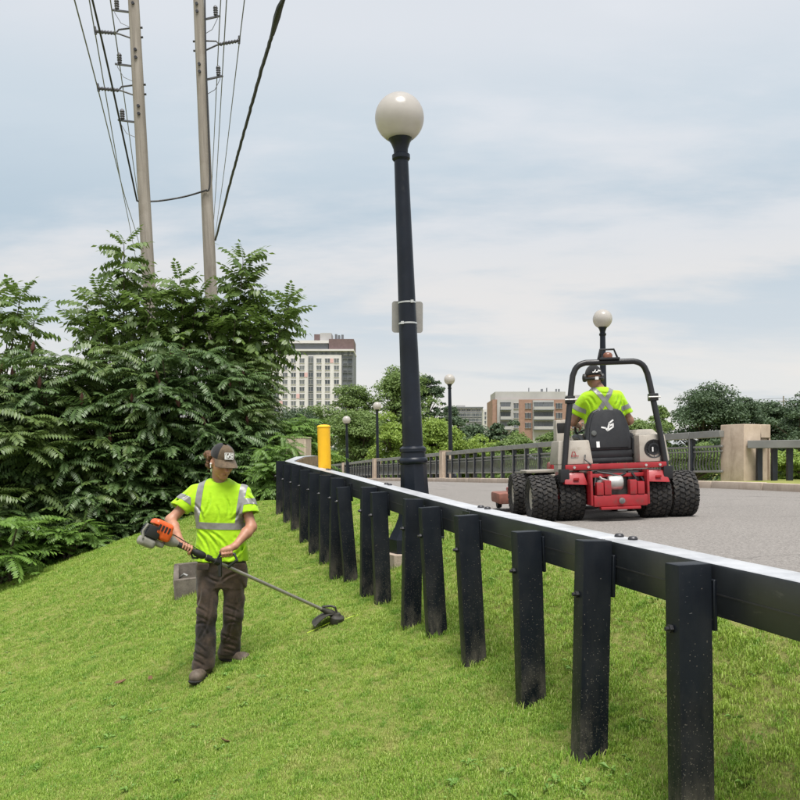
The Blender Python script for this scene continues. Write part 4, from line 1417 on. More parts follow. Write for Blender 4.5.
# broadleaf trees beyond the road
def crown_mesh(seed, rx, rz_, n_lobes, n_leaf, leaf, m, shape='round', sparse=0.0):
    """crown of small folded leaf faces gathered in uneven clumps"""
    rg = np.random.default_rng(seed)
    lobes = []
    subs = [(rg.uniform(-0.55, 0.55), rg.uniform(-0.4, 0.4), rg.uniform(0.62, 1.0), rg.uniform(0.42, 0.72)) for _ in range(5)] + [(rg.uniform(-0.12, 0.12), 0.0, 1.0, 0.6)]
    for i in range(n_lobes):
        th = rg.uniform(0, 6.283); rr_ = math.sqrt(rg.uniform(0, 1)) * 0.85
        zt = 0.82 * math.sqrt(max(0, 1 - rr_ ** 2)) * rg.uniform(0.62, 1.12)
        c = np.array([rr_ * math.cos(th), rr_ * math.sin(th), rg.uniform(-0.95, zt) if rg.random() < 0.68 else zt])
        sx_, sy_, sh_, sr_ = subs[i % len(subs)]
        c = np.array([sx_ + c[0] * sr_, sy_ + c[1] * sr_, c[2] * sh_ if c[2] > 0 else c[2]])
        if shape == 'poplar':
            c[:2] *= 0.95 - 0.55 * max(0, c[2])
        lobes.append((c * np.array([rx, rx, rz_]), rg.uniform(0.16, 0.36) * min(rx, rz_) * (1 - 0.3 * sparse)))
    cs = np.array([l[0] for l in lobes]); rs = np.array([l[1] for l in lobes])
    w = rs ** 2; w /= w.sum()
    idx = rg.choice(len(lobes), n_leaf, p=w)
    d = rg.normal(size=(n_leaf, 3)); d /= np.linalg.norm(d, axis=1, keepdims=True)
    d[:, 2] = np.where(d[:, 2] < -0.3, -d[:, 2] * 0.6, d[:, 2])
    q = rg.uniform(0.55, 1.08, (n_leaf, 1))
    p = cs[idx] + d * rs[idx][:, None] * q * np.array([1.1, 1.1, 0.8])
    # random oriented, biased to face outward/up
    nrm = d * 0.7 + np.array([0, 0, 0.5]) + rg.normal(size=(n_leaf, 3)) * 0.55
    nrm /= np.linalg.norm(nrm, axis=1, keepdims=True)
    t = np.cross(nrm, rg.normal(size=(n_leaf, 3))); t /= np.linalg.norm(t, axis=1, keepdims=True)
    b = np.cross(nrm, t)
    s = leaf * rg.uniform(0.6, 1.3, (n_leaf, 1))
    v = np.stack([p - t * s, p + b * s * 0.5 + nrm * s * 0.15, p + t * s, p - b * s * 0.5 + nrm * s * 0.15], 1).reshape(-1, 3)
    k = np.arange(n_leaf)[:, None] * 4
    f = np.concatenate([k + np.array([[0, 1, 2]]), k + np.array([[0, 2, 3]])], 0)
    return np_mesh('crown', v, f, m, smooth=False), cs


def tree(label, px, py_top, py_mid_bottom, half_px, Y, kind, seed, shape='round', n=6500, group='broadleaf trees beyond the bridge', name='broadleaf_tree', lobes=34, sparse=0.0):
    top = P(px, py_top, Y); bot = P(px, py_mid_bottom, Y)
    rzz = (top.z - bot.z) / 2; rx = half_px * 1.3 / F * Y
    c = Vector((top.x, Y, (top.z + bot.z) / 2))
    z0 = gz(c.x, Y)
    leaf = max(0.08, 1.55 / F * Y) * (0.9 if Y > 60 else 0.8)
    me, cs = crown_mesh(seed, rx * 0.95, rzz, int(lobes * 2.4), int(n * 3.2), leaf, M[kind], shape, sparse)
    root = thing(name, label, 'tree', (c.x, Y, min(z0, bot.z - 0.3)), group=group)
    o = link('crown', me, root, c - root.location); o['kind'] = 'stuff'
    mb = MB().tube([root.location - Vector((0, 0, 0.5)), c.lerp(root.location, 0.4), c + Vector((0, 0, rzz * 0.5))], [rx * 0.07 + 0.05, rx * 0.05 + 0.04, rx * 0.015 + 0.02], 8)
    mb.build('trunk', M['bark'], root)
    mb = MB()
    for q in cs[::2]:
        tgt = c + Vector([float(x) for x in q]); st_ = c + Vector((0, 0, max(-rzz * 0.6, min(rzz * 0.3, float(q[2]) - rzz * 0.45))))
        mb.tube([st_, st_.lerp(tgt, 0.5) + Vector((0, 0, 0.03 * rzz)), tgt], [rx * 0.025 + 0.02, rx * 0.015 + 0.012, 0.008], 5, cap=False)
    mb.build('limbs', M['bark'], root)
    return root


TREES = [
    ('tall loose poplar behind the nearest lamp post, its top left of the post', 392, 363, 455, 36, 92, 'tree_mid', 'poplar', 6000, 46, 0.6),
    ('tall dark loose tree showing right of the nearest lamp post', 428, 370, 455, 18, 96, 'tree_dark', 'poplar', 3000, 30, 0.6),
    ('loose poplar just right of the white apartment tower', 352, 378, 470, 26, 94, 'tree_mid', 'poplar', 4000, 34, 0.4),
    ('mid green tree below the white apartment tower', 322, 402, 492, 32, 84, 'tree_mid', 'round', 6500, 34, 0),
    ('darker tree behind the yellow bollard', 292, 402, 500, 30, 80, 'tree_dark', 'round', 6500, 34, 0),
    ('green tree between the small distant lamp and the third lamp', 362, 402, 496, 30, 80, 'tree_mid', 'round', 6500, 34, 0),
    ('bright green bushy tree directly left of the nearest lamp post', 392, 414, 496, 24, 74, 'tree_bright', 'round', 5500, 30, 0),
    ('bright green bushy tree between the nearest lamp and the second lamp', 434, 412, 498, 28, 76, 'tree_bright', 'round', 6500, 34, 0),
    ('lime green low tree left of the yellow bollard', 318, 440, 505, 22, 72, 'tree_bright', 'round', 4000, 26, 0),
    ('dark tree behind the lamp right of the nearest post', 447, 398, 470, 16, 100, 'tree_dark', 'round', 3000, 24, 0.3),
    ('yellow-green low tree right of the second lamp', 472, 433, 500, 26, 78, 'tree_bright', 'round', 5000, 30, 0),
    ('dark tree in front of the dark office block', 476, 421, 480, 24, 120, 'tree_dark', 'round', 4500, 28, 0),
    ('small dark conifer-like tree in front of the brick block', 503, 418, 470, 12, 118, 'tree_dark', 'round', 2500, 20, 0),
    ('round light green tree in front of the brick block', 520, 428, 495, 23, 72, 'tree_mid', 'round', 5500, 30, 0),
    ('green tree below the brick block balconies', 548, 425, 495, 22, 80, 'tree_mid', 'round', 5000, 30, 0),
    ('dark tree hidden behind the mower\'s left roll bar leg', 578, 424, 495, 24, 86, 'tree_dark', 'round', 4500, 30, 0),
    ('low green tree seen under the driver\'s right arm', 640, 408, 490, 24, 84, 'tree_mid', 'round', 5000, 30, 0.2),
    ('pale distant tree just right of the mower\'s roll bar', 662, 402, 480, 15, 120, 'tree_mid', 'poplar', 3000, 24, 0.4),
    ('large dark round tree right of the mower\'s roll bar', 702, 378, 492, 36, 82, 'tree_dark', 'round', 9000, 46, 0.25),
    ('dark tree with a pointed top above the concrete end block', 738, 382, 492, 28, 84, 'tree_dark', 'poplar', 5500, 34, 0.25),
    ('dark tree between the end block and the distant poles', 768, 388, 492, 30, 86, 'tree_dark', 'round', 6500, 36, 0.2),
    ('dark tree at the right picture edge behind the guard rail', 800, 390, 492, 32, 80, 'tree_dark', 'round', 6500, 36, 0.2),
    ('dark tree cut off by the right picture edge beyond the distant poles', 850, 388, 492, 36, 84, 'tree_dark', 'round', 5000, 30, 0.2),
    ('light green bush behind the right guard rail posts', 790, 447, 505, 22, 34, 'tree_bright', 'round', 6000, 30, 0),
    ('low dark bush seen through the railing right of the mower', 690, 440, 500, 34, 44, 'tree_mid', 'round', 6500, 34, 0),
    ('low bush seen through the railing left of the mower', 520, 452, 505, 44, 58, 'tree_mid', 'round', 6500, 34, 0),
    ('low bush seen through the railing beside the slim pillar', 430, 455, 505, 40, 66, 'tree_mid', 'round', 6500, 34, 0),
]
for i, (lab, px, t_, b_, hp, Y, kind, shp, n, nl, sp_) in enumerate(TREES):
    tree(lab, px, t_, b_, hp, Y, kind, 100 + i, shp, n, lobes=nl, sparse=sp_)

# far wooded skyline reads as one mass
rgw = np.random.default_rng(5)
v_all = []; f_all = []; nv = 0
for i in range(150):
    Y = rgw.uniform(150, 210); X = rgw.uniform(-0.55, 0.62) * Y
    h = rgw.uniform(4.5, 7.5)
    me, _ = crown_mesh(900 + i, rgw.uniform(3, 5), h / 2 + 1, 9, 420, 0.5, None)
    co = np.empty(len(me.vertices) * 3, np.float32); me.vertices.foreach_get('co', co); co = co.reshape(-1, 3)
    fi = np.empty(len(me.polygons) * 3, np.int32); me.polygons.foreach_get('vertices', fi)
    v_all.append(co + np.array([X, Y, EZ - 4.0 + h / 2])); f_all.append(fi.reshape(-1, 3) + nv); nv += len(co)
    bpy.data.meshes.remove(me)
w_ = link('distant_woods', np_mesh('distant_woods', np.concatenate(v_all), np.concatenate(f_all), M['tree_dark'], smooth=False))
tag(w_, 'far mass of dark trees along the skyline', 'woods', kind='stuff')


# ------------------------------------------------------------------ grass blades
def tuft(seed, n, spread, h):
    rg = random.Random(seed); v = []; f = []
    for i in range(n):
        a = rg.uniform(0, 2 * PI); r_ = spread * math.sqrt(rg.random())
        x, y = r_ * math.cos(a), r_ * math.sin(a)
        az = rg.uniform(0, 2 * PI); hh = h * rg.uniform(0.45, 1.15); lean = rg.uniform(0.5, 2.0) * hh
        w = rg.uniform(0.0010, 0.0019)
        dx, dy = math.cos(az), math.sin(az); sx, sy = -dy * w, dx * w
        b = len(v)
        v += [(x - sx, y - sy, -0.01), (x + sx, y + sy, -0.01), (x + dx * lean * .4 + sx * .8, y + dy * lean * .4 + sy * .8, hh * .62), (x + dx * lean * .4 - sx * .8, y + dy * lean * .4 - sy * .8, hh * .62), (x + dx * lean, y + dy * lean, hh * (1 - 0.12 * lean / hh))]
        f += [(b, b + 1, b + 2), (b, b + 2, b + 3), (b + 3, b + 2, b + 4)]
    return np_mesh('grass_tuft', v, f, M['grass'], smooth=False)


tuft_col = bpy.data.collections.new('grass_tuft_sources')
for i in range(6):
    tuft_col.objects.link(bpy.data.objects.new('grass_tuft', tuft(500 + i, 46, 0.055, 0.0125)))


def lawn_patch():
    """quads of the mown lawn seen by the camera, with a density per vertex"""
    Xq = np.arange(-10.5, 6.5, 0.2); Yq = np.arange(1.6, 19.5, 0.2)
    XX, YY = np.meshgrid(Xq, Yq); ZZ = ground_z(XX, YY)
    v = np.stack([XX.ravel(), YY.ravel(), ZZ.ravel()], 1)
    nx = len(Xq)
    i = np.arange(nx - 1)[None, :] + nx * np.arange(len(Yq) - 1)[:, None]
    f = np.stack([i, i + 1, i + nx + 1, i + nx], -1).reshape(-1, 4)
    c = v[f].mean(1)
    px = 400 + F * c[:, 0] / c[:, 1]; py = HZ - F * (c[:, 2] - EZ) / c[:, 1]
    e = np.array([road_edge(y) for y in c[:, 1]])
    keep = (c[:, 0] < e - 0.05) & (px > -60) & (px < 860) & (py < 860)
    f = f[keep]
    dens = np.interp(v[:, 1], [2, 4, 6, 9, 13, 19], [2600, 2100, 1250, 640, 360, 230])
    me = np_mesh('grass', v, f, M['grass'])
    a = me.attributes.new('dens', 'FLOAT', 'POINT')
    a.data.foreach_set('value', dens.astype(np.float32))
    return me


def grass_nodes():
    ng = bpy.data.node_groups.new('scatter_grass', 'GeometryNodeTree')
    ng.interface.new_socket('Geometry', in_out='INPUT', socket_type='NodeSocketGeometry')
    ng.interface.new_socket('Geometry', in_out='OUTPUT', socket_type='NodeSocketGeometry')
    N, L = ng.nodes.new, ng.links.new
    gi = N('NodeGroupInput'); go = N('NodeGroupOutput')
    at = N('GeometryNodeInputNamedAttribute'); at.data_type = 'FLOAT'; at.inputs[0].default_value = 'dens'
    ds = N('GeometryNodeDistributePointsOnFaces'); ds.distribute_method = 'RANDOM'
    L(gi.outputs[0], ds.inputs['Mesh']); L(at.outputs[0], ds.inputs['Density'])
    ci = N('GeometryNodeCollectionInfo'); ci.inputs['Collection'].default_value = tuft_col
    ci.inputs['Separate Children'].default_value = True; ci.inputs['Reset Children'].default_value = True
    ip_ = N('GeometryNodeInstanceOnPoints'); ip_.inputs['Pick Instance'].default_value = True
    L(ds.outputs['Points'], ip_.inputs['Points']); L(ci.outputs[0], ip_.inputs['Instance'])
    rv = N('FunctionNodeRandomValue'); rv.data_type = 'FLOAT_VECTOR'
    rv.inputs[0].default_value = (-0.15, -0.15, 0); rv.inputs[1].default_value = (0.15, 0.15, 6.283)
    L(rv.outputs[0], ip_.inputs['Rotation'])
    # height follows slow patches so the turf is uneven
    pos = N('GeometryNodeInputPosition')
    nz = N('ShaderNodeTexNoise'); nz.inputs['Scale'].default_value = 3.0; nz.inputs['Detail'].default_value = 3
    L(pos.outputs[0], nz.inputs['Vector'])
    mr = N('ShaderNodeMapRange'); mr.inputs['From Min'].default_value = 0.3; mr.inputs['From Max'].default_value = 0.7
    mr.inputs['To Min'].default_value = 0.6; mr.inputs['To Max'].default_value = 1.15
    L(nz.outputs[0], mr.inputs['Value'])
    rs = N('FunctionNodeRandomValue'); rs.data_type = 'FLOAT'; rs.inputs[2].default_value = 0.75; rs.inputs[3].default_value = 1.3
    mu = N('ShaderNodeMath'); mu.operation = 'MULTIPLY'
    L(rs.outputs[1], mu.inputs[0]); L(mr.outputs[0], mu.inputs[1])
    # tufts grow a little with distance (fewer, larger)
    sp_ = N('ShaderNodeSeparateXYZ'); L(pos.outputs[0], sp_.inputs[0])
    m2 = N('ShaderNodeMapRange'); m2.inputs['From Min'].default_value = 3; m2.inputs['From Max'].default_value = 18
    m2.inputs['To Min'].default_value = 0.78; m2.inputs['To Max'].default_value = 1.7
    L(sp_.outputs[1], m2.inputs['Value'])
    mu2 = N('ShaderNodeMath'); mu2.operation = 'MULTIPLY'
    L(mu.outputs[0], mu2.inputs[0]); L(m2.outputs[0], mu2.inputs[1])
    L(mu2.outputs[0], ip_.inputs['Scale'])
    L(ip_.outputs[0], go.inputs[0])
    return ng


gro = link('grass', lawn_patch())
tag(gro, 'short mown green grass covering the slope', 'grass', kind='stuff')
md = gro.modifiers.new('scatter', 'NODES'); md.node_group = grass_nodes()


# ------------------------------------------------------------------ signed-distance modelling for bodies and clothes
class SDF:
    def __init__(self, lo, hi, h):
        self.lo = np.array(lo, np.float32); self.h = h
        self.n = np.ceil((np.array(hi) - np.array(lo)) / h).astype(int) + 1
        self.d = np.full(self.n, 0.5, np.float32)

    def _blk(self, lo, hi):
        a = np.clip(np.floor((np.array(lo) - self.lo) / self.h).astype(int), 0, self.n - 1)
        b = np.clip(np.ceil((np.array(hi) - self.lo) / self.h).astype(int) + 1, 1, self.n)
        sl = tuple(slice(int(x), int(y)) for x, y in zip(a, b))
        ax = [self.lo[i] + self.h * np.arange(int(a[i]), int(b[i]), dtype=np.float32) for i in range(3)]
        return sl, ax[0][:, None, None], ax[1][None, :, None], ax[2][None, None, :]

    def union(self, fn, lo, hi, k=0.02, cut=None):
        m = 0.03 + k
        sl, X, Y, Z = self._blk(np.array(lo) - m, np.array(hi) + m)
        v = fn(X, Y, Z)
        if cut is not None: v = np.maximum(v, cut(X, Y, Z))
        d = self.d[sl]
        hh = np.clip(0.5 + 0.5 * (d - v) / k, 0, 1)
        self.d[sl] = d * (1 - hh) + v * hh - k * hh * (1 - hh)

    def subtract(self, fn, lo, hi):
        sl, X, Y, Z = self._blk(lo, hi)
        self.d[sl] = np.maximum(self.d[sl], -fn(X, Y, Z))

    def cone(self, a, b, ra, rb, k=0.02, flat=None, cut=None):
        a = np.array(a, np.float32); b = np.array(b, np.float32); ba = b - a; L2 = float(ba @ ba) + 1e-9

        def fn(X, Y, Z):
            px, py, pz = X - a[0], Y - a[1], Z - a[2]
            t = np.clip((px * ba[0] + py * ba[1] + pz * ba[2]) / L2, 0, 1)
            return np.sqrt((px - t * ba[0]) ** 2 + (py - t * ba[1]) ** 2 + (pz - t * ba[2]) ** 2) - (ra + (rb - ra) * t)
        r = max(ra, rb)
        self.union(fn, np.minimum(a, b) - r, np.maximum(a, b) + r, k, cut)
        return self

    def ell(self, c, rad, k=0.02, Rm=None):
        c = np.array(c, np.float32); rad = np.array(rad, np.float32)
        Rm = np.eye(3) if Rm is None else np.array(Rm)

        def fn(X, Y, Z):
            p = [X - c[0], Y - c[1], Z - c[2]]
            q = [(Rm[0][i] * p[0] + Rm[1][i] * p[1] + Rm[2][i] * p[2]) / rad[i] for i in range(3)]
            l = np.sqrt(q[0] ** 2 + q[1] ** 2 + q[2] ** 2)
            return (l - 1) * float(rad.min())
        r = float(rad.max())
        self.union(fn, c - r, c + r, k)
        return self

    def loft(self, rows, k=0.02, p=2.2):
        """rows (z, cx, cy, a, b), any order"""
        rows = sorted(rows); zs, cx, cy, A, B = [np.array([r_[i] for r_ in rows], np.float32) for i in range(5)]

        def fn(X, Y, Z):
            a = np.interp(Z, zs, A).astype(np.float32); b = np.interp(Z, zs, B).astype(np.float32)
            x0 = np.interp(Z, zs, cx); y0 = np.interp(Z, zs, cy)
            l = (np.abs((X - x0) / a) ** p + np.abs((Y - y0) / b) ** p) ** (1 / p)
            return np.maximum((l - 1) * np.minimum(a, b), np.maximum(Z - zs[-1], zs[0] - Z))
        m = max(A.max(), B.max())
        self.union(fn, (cx.min() - m, cy.min() - m, zs[0]), (cx.max() + m, cy.max() + m, zs[-1]), k)
        return self

    def folds(self, amp, seed, n=7, freq=26.0, zf=None, stretch=(1, 1, 1)):
        rg = np.random.default_rng(seed)
        sl, X, Y, Z = self._blk(self.lo, self.lo + self.h * self.n)
        acc = 0
        for i in range(n):
            w = rg.normal(size=3); w = w / np.linalg.norm(w) * freq * rg.uniform(0.5, 1.5) * np.array(stretch)
            ph = w[0] * X + w[1] * Y + w[2] * Z + rg.uniform(0, 6.28) + 1.1 * np.sin(7 * Z + i + 6 * X + 3 * Y)
            acc = acc + (0.68 - np.abs(np.sin(0.5 * ph)) ** 0.8) / math.sqrt(n) * 1.5
        a = amp if zf is None else amp * zf(Z)
        self.d = (self.d + a * acc).astype(np.float32)
        return self

    def crease(self, lines, amp, w, ycut, side=-1):
        """press narrow folds into the cloth along lines [(x0,z0),(x1,z1)] on the front (side -1) or back (+1)"""
        sl, X, Y, Z = self._blk(self.lo, self.lo + self.h * self.n)
        acc = np.zeros((X.shape[0], 1, Z.shape[2]), np.float32)
        for (x0, z0), (x1, z1) in lines:
            dx, dz = x1 - x0, z1 - z0; L2 = dx * dx + dz * dz
            bow = 0.10 * math.sqrt(L2)
            t = np.clip(((X - x0) * dx + (Z - z0) * dz) / L2, 0, 1)
            bx_, bz_ = -dz / math.sqrt(L2) * bow, dx / math.sqrt(L2) * bow
            k = 4 * t * (1 - t)
            ds = np.sqrt((X - x0 - t * dx - bx_ * k) ** 2 + (Z - z0 - t * dz - bz_ * k) ** 2)
            tap = np.sin(PI * np.clip(t * 0.94 + 0.03, 0, 1)) ** 0.6
            acc = acc + tap * (np.exp(-(ds / w) ** 2) - 0.55 * np.exp(-((ds - 1.9 * w) / (1.1 * w)) ** 2))
        m = np.clip(((Y - ycut) * side) / 0.03, 0, 1)
        self.d = (self.d + amp * acc * m).astype(np.float32)
        return self

    def arrays(self):
        d = self.d; h = self.h; n = d.shape
        s = d < 0
        c = np.zeros(tuple(x - 1 for x in n), np.int8)
        for i in (0, 1):
            for j in (0, 1):
                for k in (0, 1):
                    c += s[i:n[0] - 1 + i, j:n[1] - 1 + j, k:n[2] - 1 + k]
        act = (c > 0) & (c < 8)
        I, J, K = np.nonzero(act)
        idx = np.full(c.shape, -1, np.int32); idx[I, J, K] = np.arange(len(I))
        pos = np.zeros((len(I), 3), np.float32); cnt = np.zeros(len(I), np.float32)
        corners = [(i, j, k) for i in (0, 1) for j in (0, 1) for k in (0, 1)]
        for a in corners:
            for ax in range(3):
                if a[ax] == 0:
                    b = list(a); b[ax] = 1
                    d0 = d[I + a[0], J + a[1], K + a[2]]; d1 = d[I + b[0], J + b[1], K + b[2]]
                    m = (d0 < 0) != (d1 < 0)
                    t = np.where(m, d0 / np.where(m, d0 - d1, 1), 0)
                    p = np.tile(np.array(a, np.float32), (len(I), 1)); p[:, ax] = t
                    pos += p * m[:, None]; cnt += m
        pos = (pos / cnt[:, None] + np.stack([I, J, K], 1)) * h + self.lo
        faces = []
        for ax in range(3):
            sh = [slice(0, None)] * 3
            a = [slice(1, -1)] * 3; b = [slice(1, -1)] * 3
            a[ax] = slice(0, n[ax] - 1); b[ax] = slice(1, n[ax])
            s0 = s[tuple(a)]; s1 = s[tuple(b)]
            e = np.nonzero(s0 != s1)
            flip = s0[e]
            g_ = [e[i] + (0 if i == ax else 1) for i in range(3)]
            u, w = (ax + 1) % 3, (ax + 2) % 3

            def cell(du, dw):
                q = [g_[0].copy(), g_[1].copy(), g_[2].copy()]
                q[u] = q[u] - du; q[w] = q[w] - dw
                return idx[q[0], q[1], q[2]]
            quad = np.stack([cell(1, 1), cell(0, 1), cell(0, 0), cell(1, 0)], 1)
            quad[~flip] = quad[~flip][:, ::-1]
            faces.append(quad)
        return pos, np.concatenate(faces)

    def mesh(self, name, m, relax=1):
        v, f = self.arrays()
        for _ in range(relax):      # light smoothing takes out the grid stepping
            acc = np.zeros_like(v); cnt = np.zeros(len(v), np.float32)
            for a, b in ((0, 1), (1, 2), (2, 3), (3, 0)):
                np.add.at(acc, f[:, a], v[f[:, b]]); np.add.at(acc, f[:, b], v[f[:, a]])
                np.add.at(cnt, f[:, a], 1); np.add.at(cnt, f[:, b], 1)
            v = v * 0.45 + 0.55 * acc / np.maximum(cnt, 1)[:, None]
        return np_mesh(name, v, f, m)


def tape_from(mesh, planes, m, off=0.003, keep=None, name='reflective_tape'):
    """cut a band out of a garment surface with planes (point, outward normal) and lift it off the cloth"""
    bm = bmesh.new(); bm.from_mesh(mesh)
    for co, no in planes:
        bmesh.ops.bisect_plane(bm, geom=bm.verts[:] + bm.edges[:] + bm.faces[:], plane_co=co, plane_no=no, clear_outer=True)
    if keep:
        bm.normal_update()
        bmesh.ops.delete(bm, geom=[f for f in bm.faces if not keep(f.calc_center_median(), f.normal)], context='FACES')
    bm.normal_update()
    for v in bm.verts: v.co += v.normal * off
    ext = bmesh.ops.solidify(bm, geom=bm.faces[:], thickness=off * 0.8)
    me = bpy.data.meshes.new(name); bm.to_mesh(me); bm.free()
    me.materials.clear(); me.materials.append(m)
    me.polygons.foreach_set('use_smooth', [True] * len(me.polygons))
    me.set_sharp_from_angle(angle=R(50))
    return me


def grip_hand(sd, wrist, C, A, Nn, rg_, thumb=1, s=1.0):
    """hand closed round a bar: C grip centre, A bar axis, Nn side where the palm lies"""
    A = Vector(A).normalized(); Nn = Vector(Nn); Nn = (Nn - A * Nn.dot(A)).normalized(); T = A.cross(Nn)
    C = Vector(C); wrist = Vector(wrist)
    palm = C + Nn * (rg_ + 0.016)
    sd.cone(wrist, palm + (wrist - palm) * 0.25, 0.027 * s, 0.026 * s, 0.015)
    sd.cone(palm - A * 0.026 * s, palm + A * 0.028 * s, 0.020 * s, 0.020 * s, 0.014)
    sd.cone(palm + (wrist - palm) * 0.2 - A * 0.018, palm + (wrist - palm) * 0.2 + A * 0.018, 0.020 * s, 0.020 * s, 0.014)
    for i, (o, L_) in enumerate(((-0.033, 0.86), (-0.011, 1.0), (0.011, 1.05), (0.033, 0.97))):
        pts = []
        for th in (8, 70, 130, 130 + 55 * L_):
            t = R(th)
            pts.append(C + A * (o * s * thumb) + (Nn * math.cos(t) + T * math.sin(t)) * (rg_ + 0.0105 * s))
        for q in range(3):
            sd.cone(pts[q], pts[q + 1], (0.0105 - 0.001 * q) * s, (0.0098 - 0.001 * q) * s, 0.004)
    pts = [palm + A * (0.03 * thumb * s)]
    for th, o in ((-55, 0.045), (-110, 0.040), (-150, 0.030)):
        t = R(th); pts.append(C + A * (o * s * thumb) + (Nn * math.cos(t) + T * math.sin(t)) * (rg_ + 0.011 * s))
    for q in range(3): sd.cone(pts[q], pts[q + 1], 0.0125 * s, 0.0112 * s, 0.006)


M['skin'] = mat_skin('skin_tanned')
M['skin2'] = mat_skin('skin_driver', (0.26, 0.13, 0.085), (0.36, 0.185, 0.12))
M['hivis'] = mat_cloth('hi_vis_shirt', (0.36, 0.63, 0.012), var=0.09, scale=6, rough=0.7)
M['tape'] = mat('reflective_grey', (0.235, 0.235, 0.225), 0.42, var=0.14, scale=22, bump=0.1, metal=0.15)
M['jeans'] = mat_cloth('work_trousers', (0.022, 0.019, 0.019), worn=(0.110, 0.072, 0.045), worn_amt=0.9, scale=7, var=0.3)
M['boot'] = mat('boot_leather', (0.105, 0.08, 0.06), 0.7, var=0.35, scale=25, bump=0.3, dirt=(0.18, 0.15, 0.11), dirt_amt=0.3)
M['sole'] = mat('rubber_sole', (0.016, 0.015, 0.014), 0.8)
M['hair'] = mat('brown_hair', (0.14, 0.065, 0.03), 0.6, var=0.45, scale=40, bump=0.8, bscale=120, bdist=0.01)
M['cap_dark'] = mat_cloth('cap_mesh_dark', (0.018, 0.018, 0.020), var=0.2)
M['cap_brown'] = mat_cloth('cap_camo_brown', (0.125, 0.088, 0.055), worn=(0.05, 0.042, 0.03), worn_amt=0.7, scale=40, var=0.25)
M['white'] = mat('white_print', (0.75, 0.75, 0.74), 0.6, var=0.04, bump=0)
M['black'] = mat('black_plastic', (0.014, 0.014, 0.015), 0.5, var=0.25)
M['eye'] = mat('eye_dark', (0.03, 0.02, 0.015), 0.2)
M['orange'] = mat('trimmer_orange', (0.70, 0.105, 0.02), 0.4, var=0.1, scale=14, dirt=(0.25, 0.06, 0.02), dirt_amt=0.2)
M['tank'] = mat('fuel_tank_plastic', (0.22, 0.21, 0.18), 0.5, var=0.25, scale=14, dirt=(0.2, 0.18, 0.13), dirt_amt=0.3)
M['shaft'] = mat('aluminium_tube', (0.33, 0.31, 0.27), 0.4, metal=0.6, var=0.15, dirt=(0.12, 0.10, 0.06), dirt_amt=0.2)
M['guard'] = mat('guard_plastic', (0.035, 0.032, 0.026), 0.7, var=0.4, scale=18, dirt=(0.10, 0.13, 0.05), dirt_amt=0.3)
M['line'] = mat('nylon_line', (0.62, 0.85, 0.06), 0.4, var=0.05, bump=0)


def strokes(polys, w, M_, th=0.002):
    """flat lettering strokes: list of polylines in a local xy plane, as thin raised ribbons"""
    mb = MB()
    for pl_ in polys:
        for (ax, ay), (bx, by) in zip(pl_[:-1], pl_[1:]):
            d = Vector((bx - ax, by - ay)); L_ = d.length
            if L_ < 1e-6: continue
            d /= L_; nx, ny = -d.y * w / 2, d.x * w / 2
            ex, ey = d.x * w / 2.3, d.y * w / 2.3
            mb.prism([(ax - ex + nx, ay - ey + ny), (ax - ex - nx, ay - ey - ny), (bx + ex - nx, by + ey - ny), (bx + ex + nx, by + ey + ny)], 0, th, M_)
    return mb


# ------------------------------------------------------------------ the worker with the string trimmer
YW = 6.62
wx = (217 - 400) / F * YW
W0 = Vector((wx, YW, gz(wx, YW)))
worker = thing('person', 'worker in neon yellow shirt and brown cap walking down the grass with a string trimmer', 'person', W0)
def W(px, py, dy=0.0): return P(px, py, YW + dy) - W0


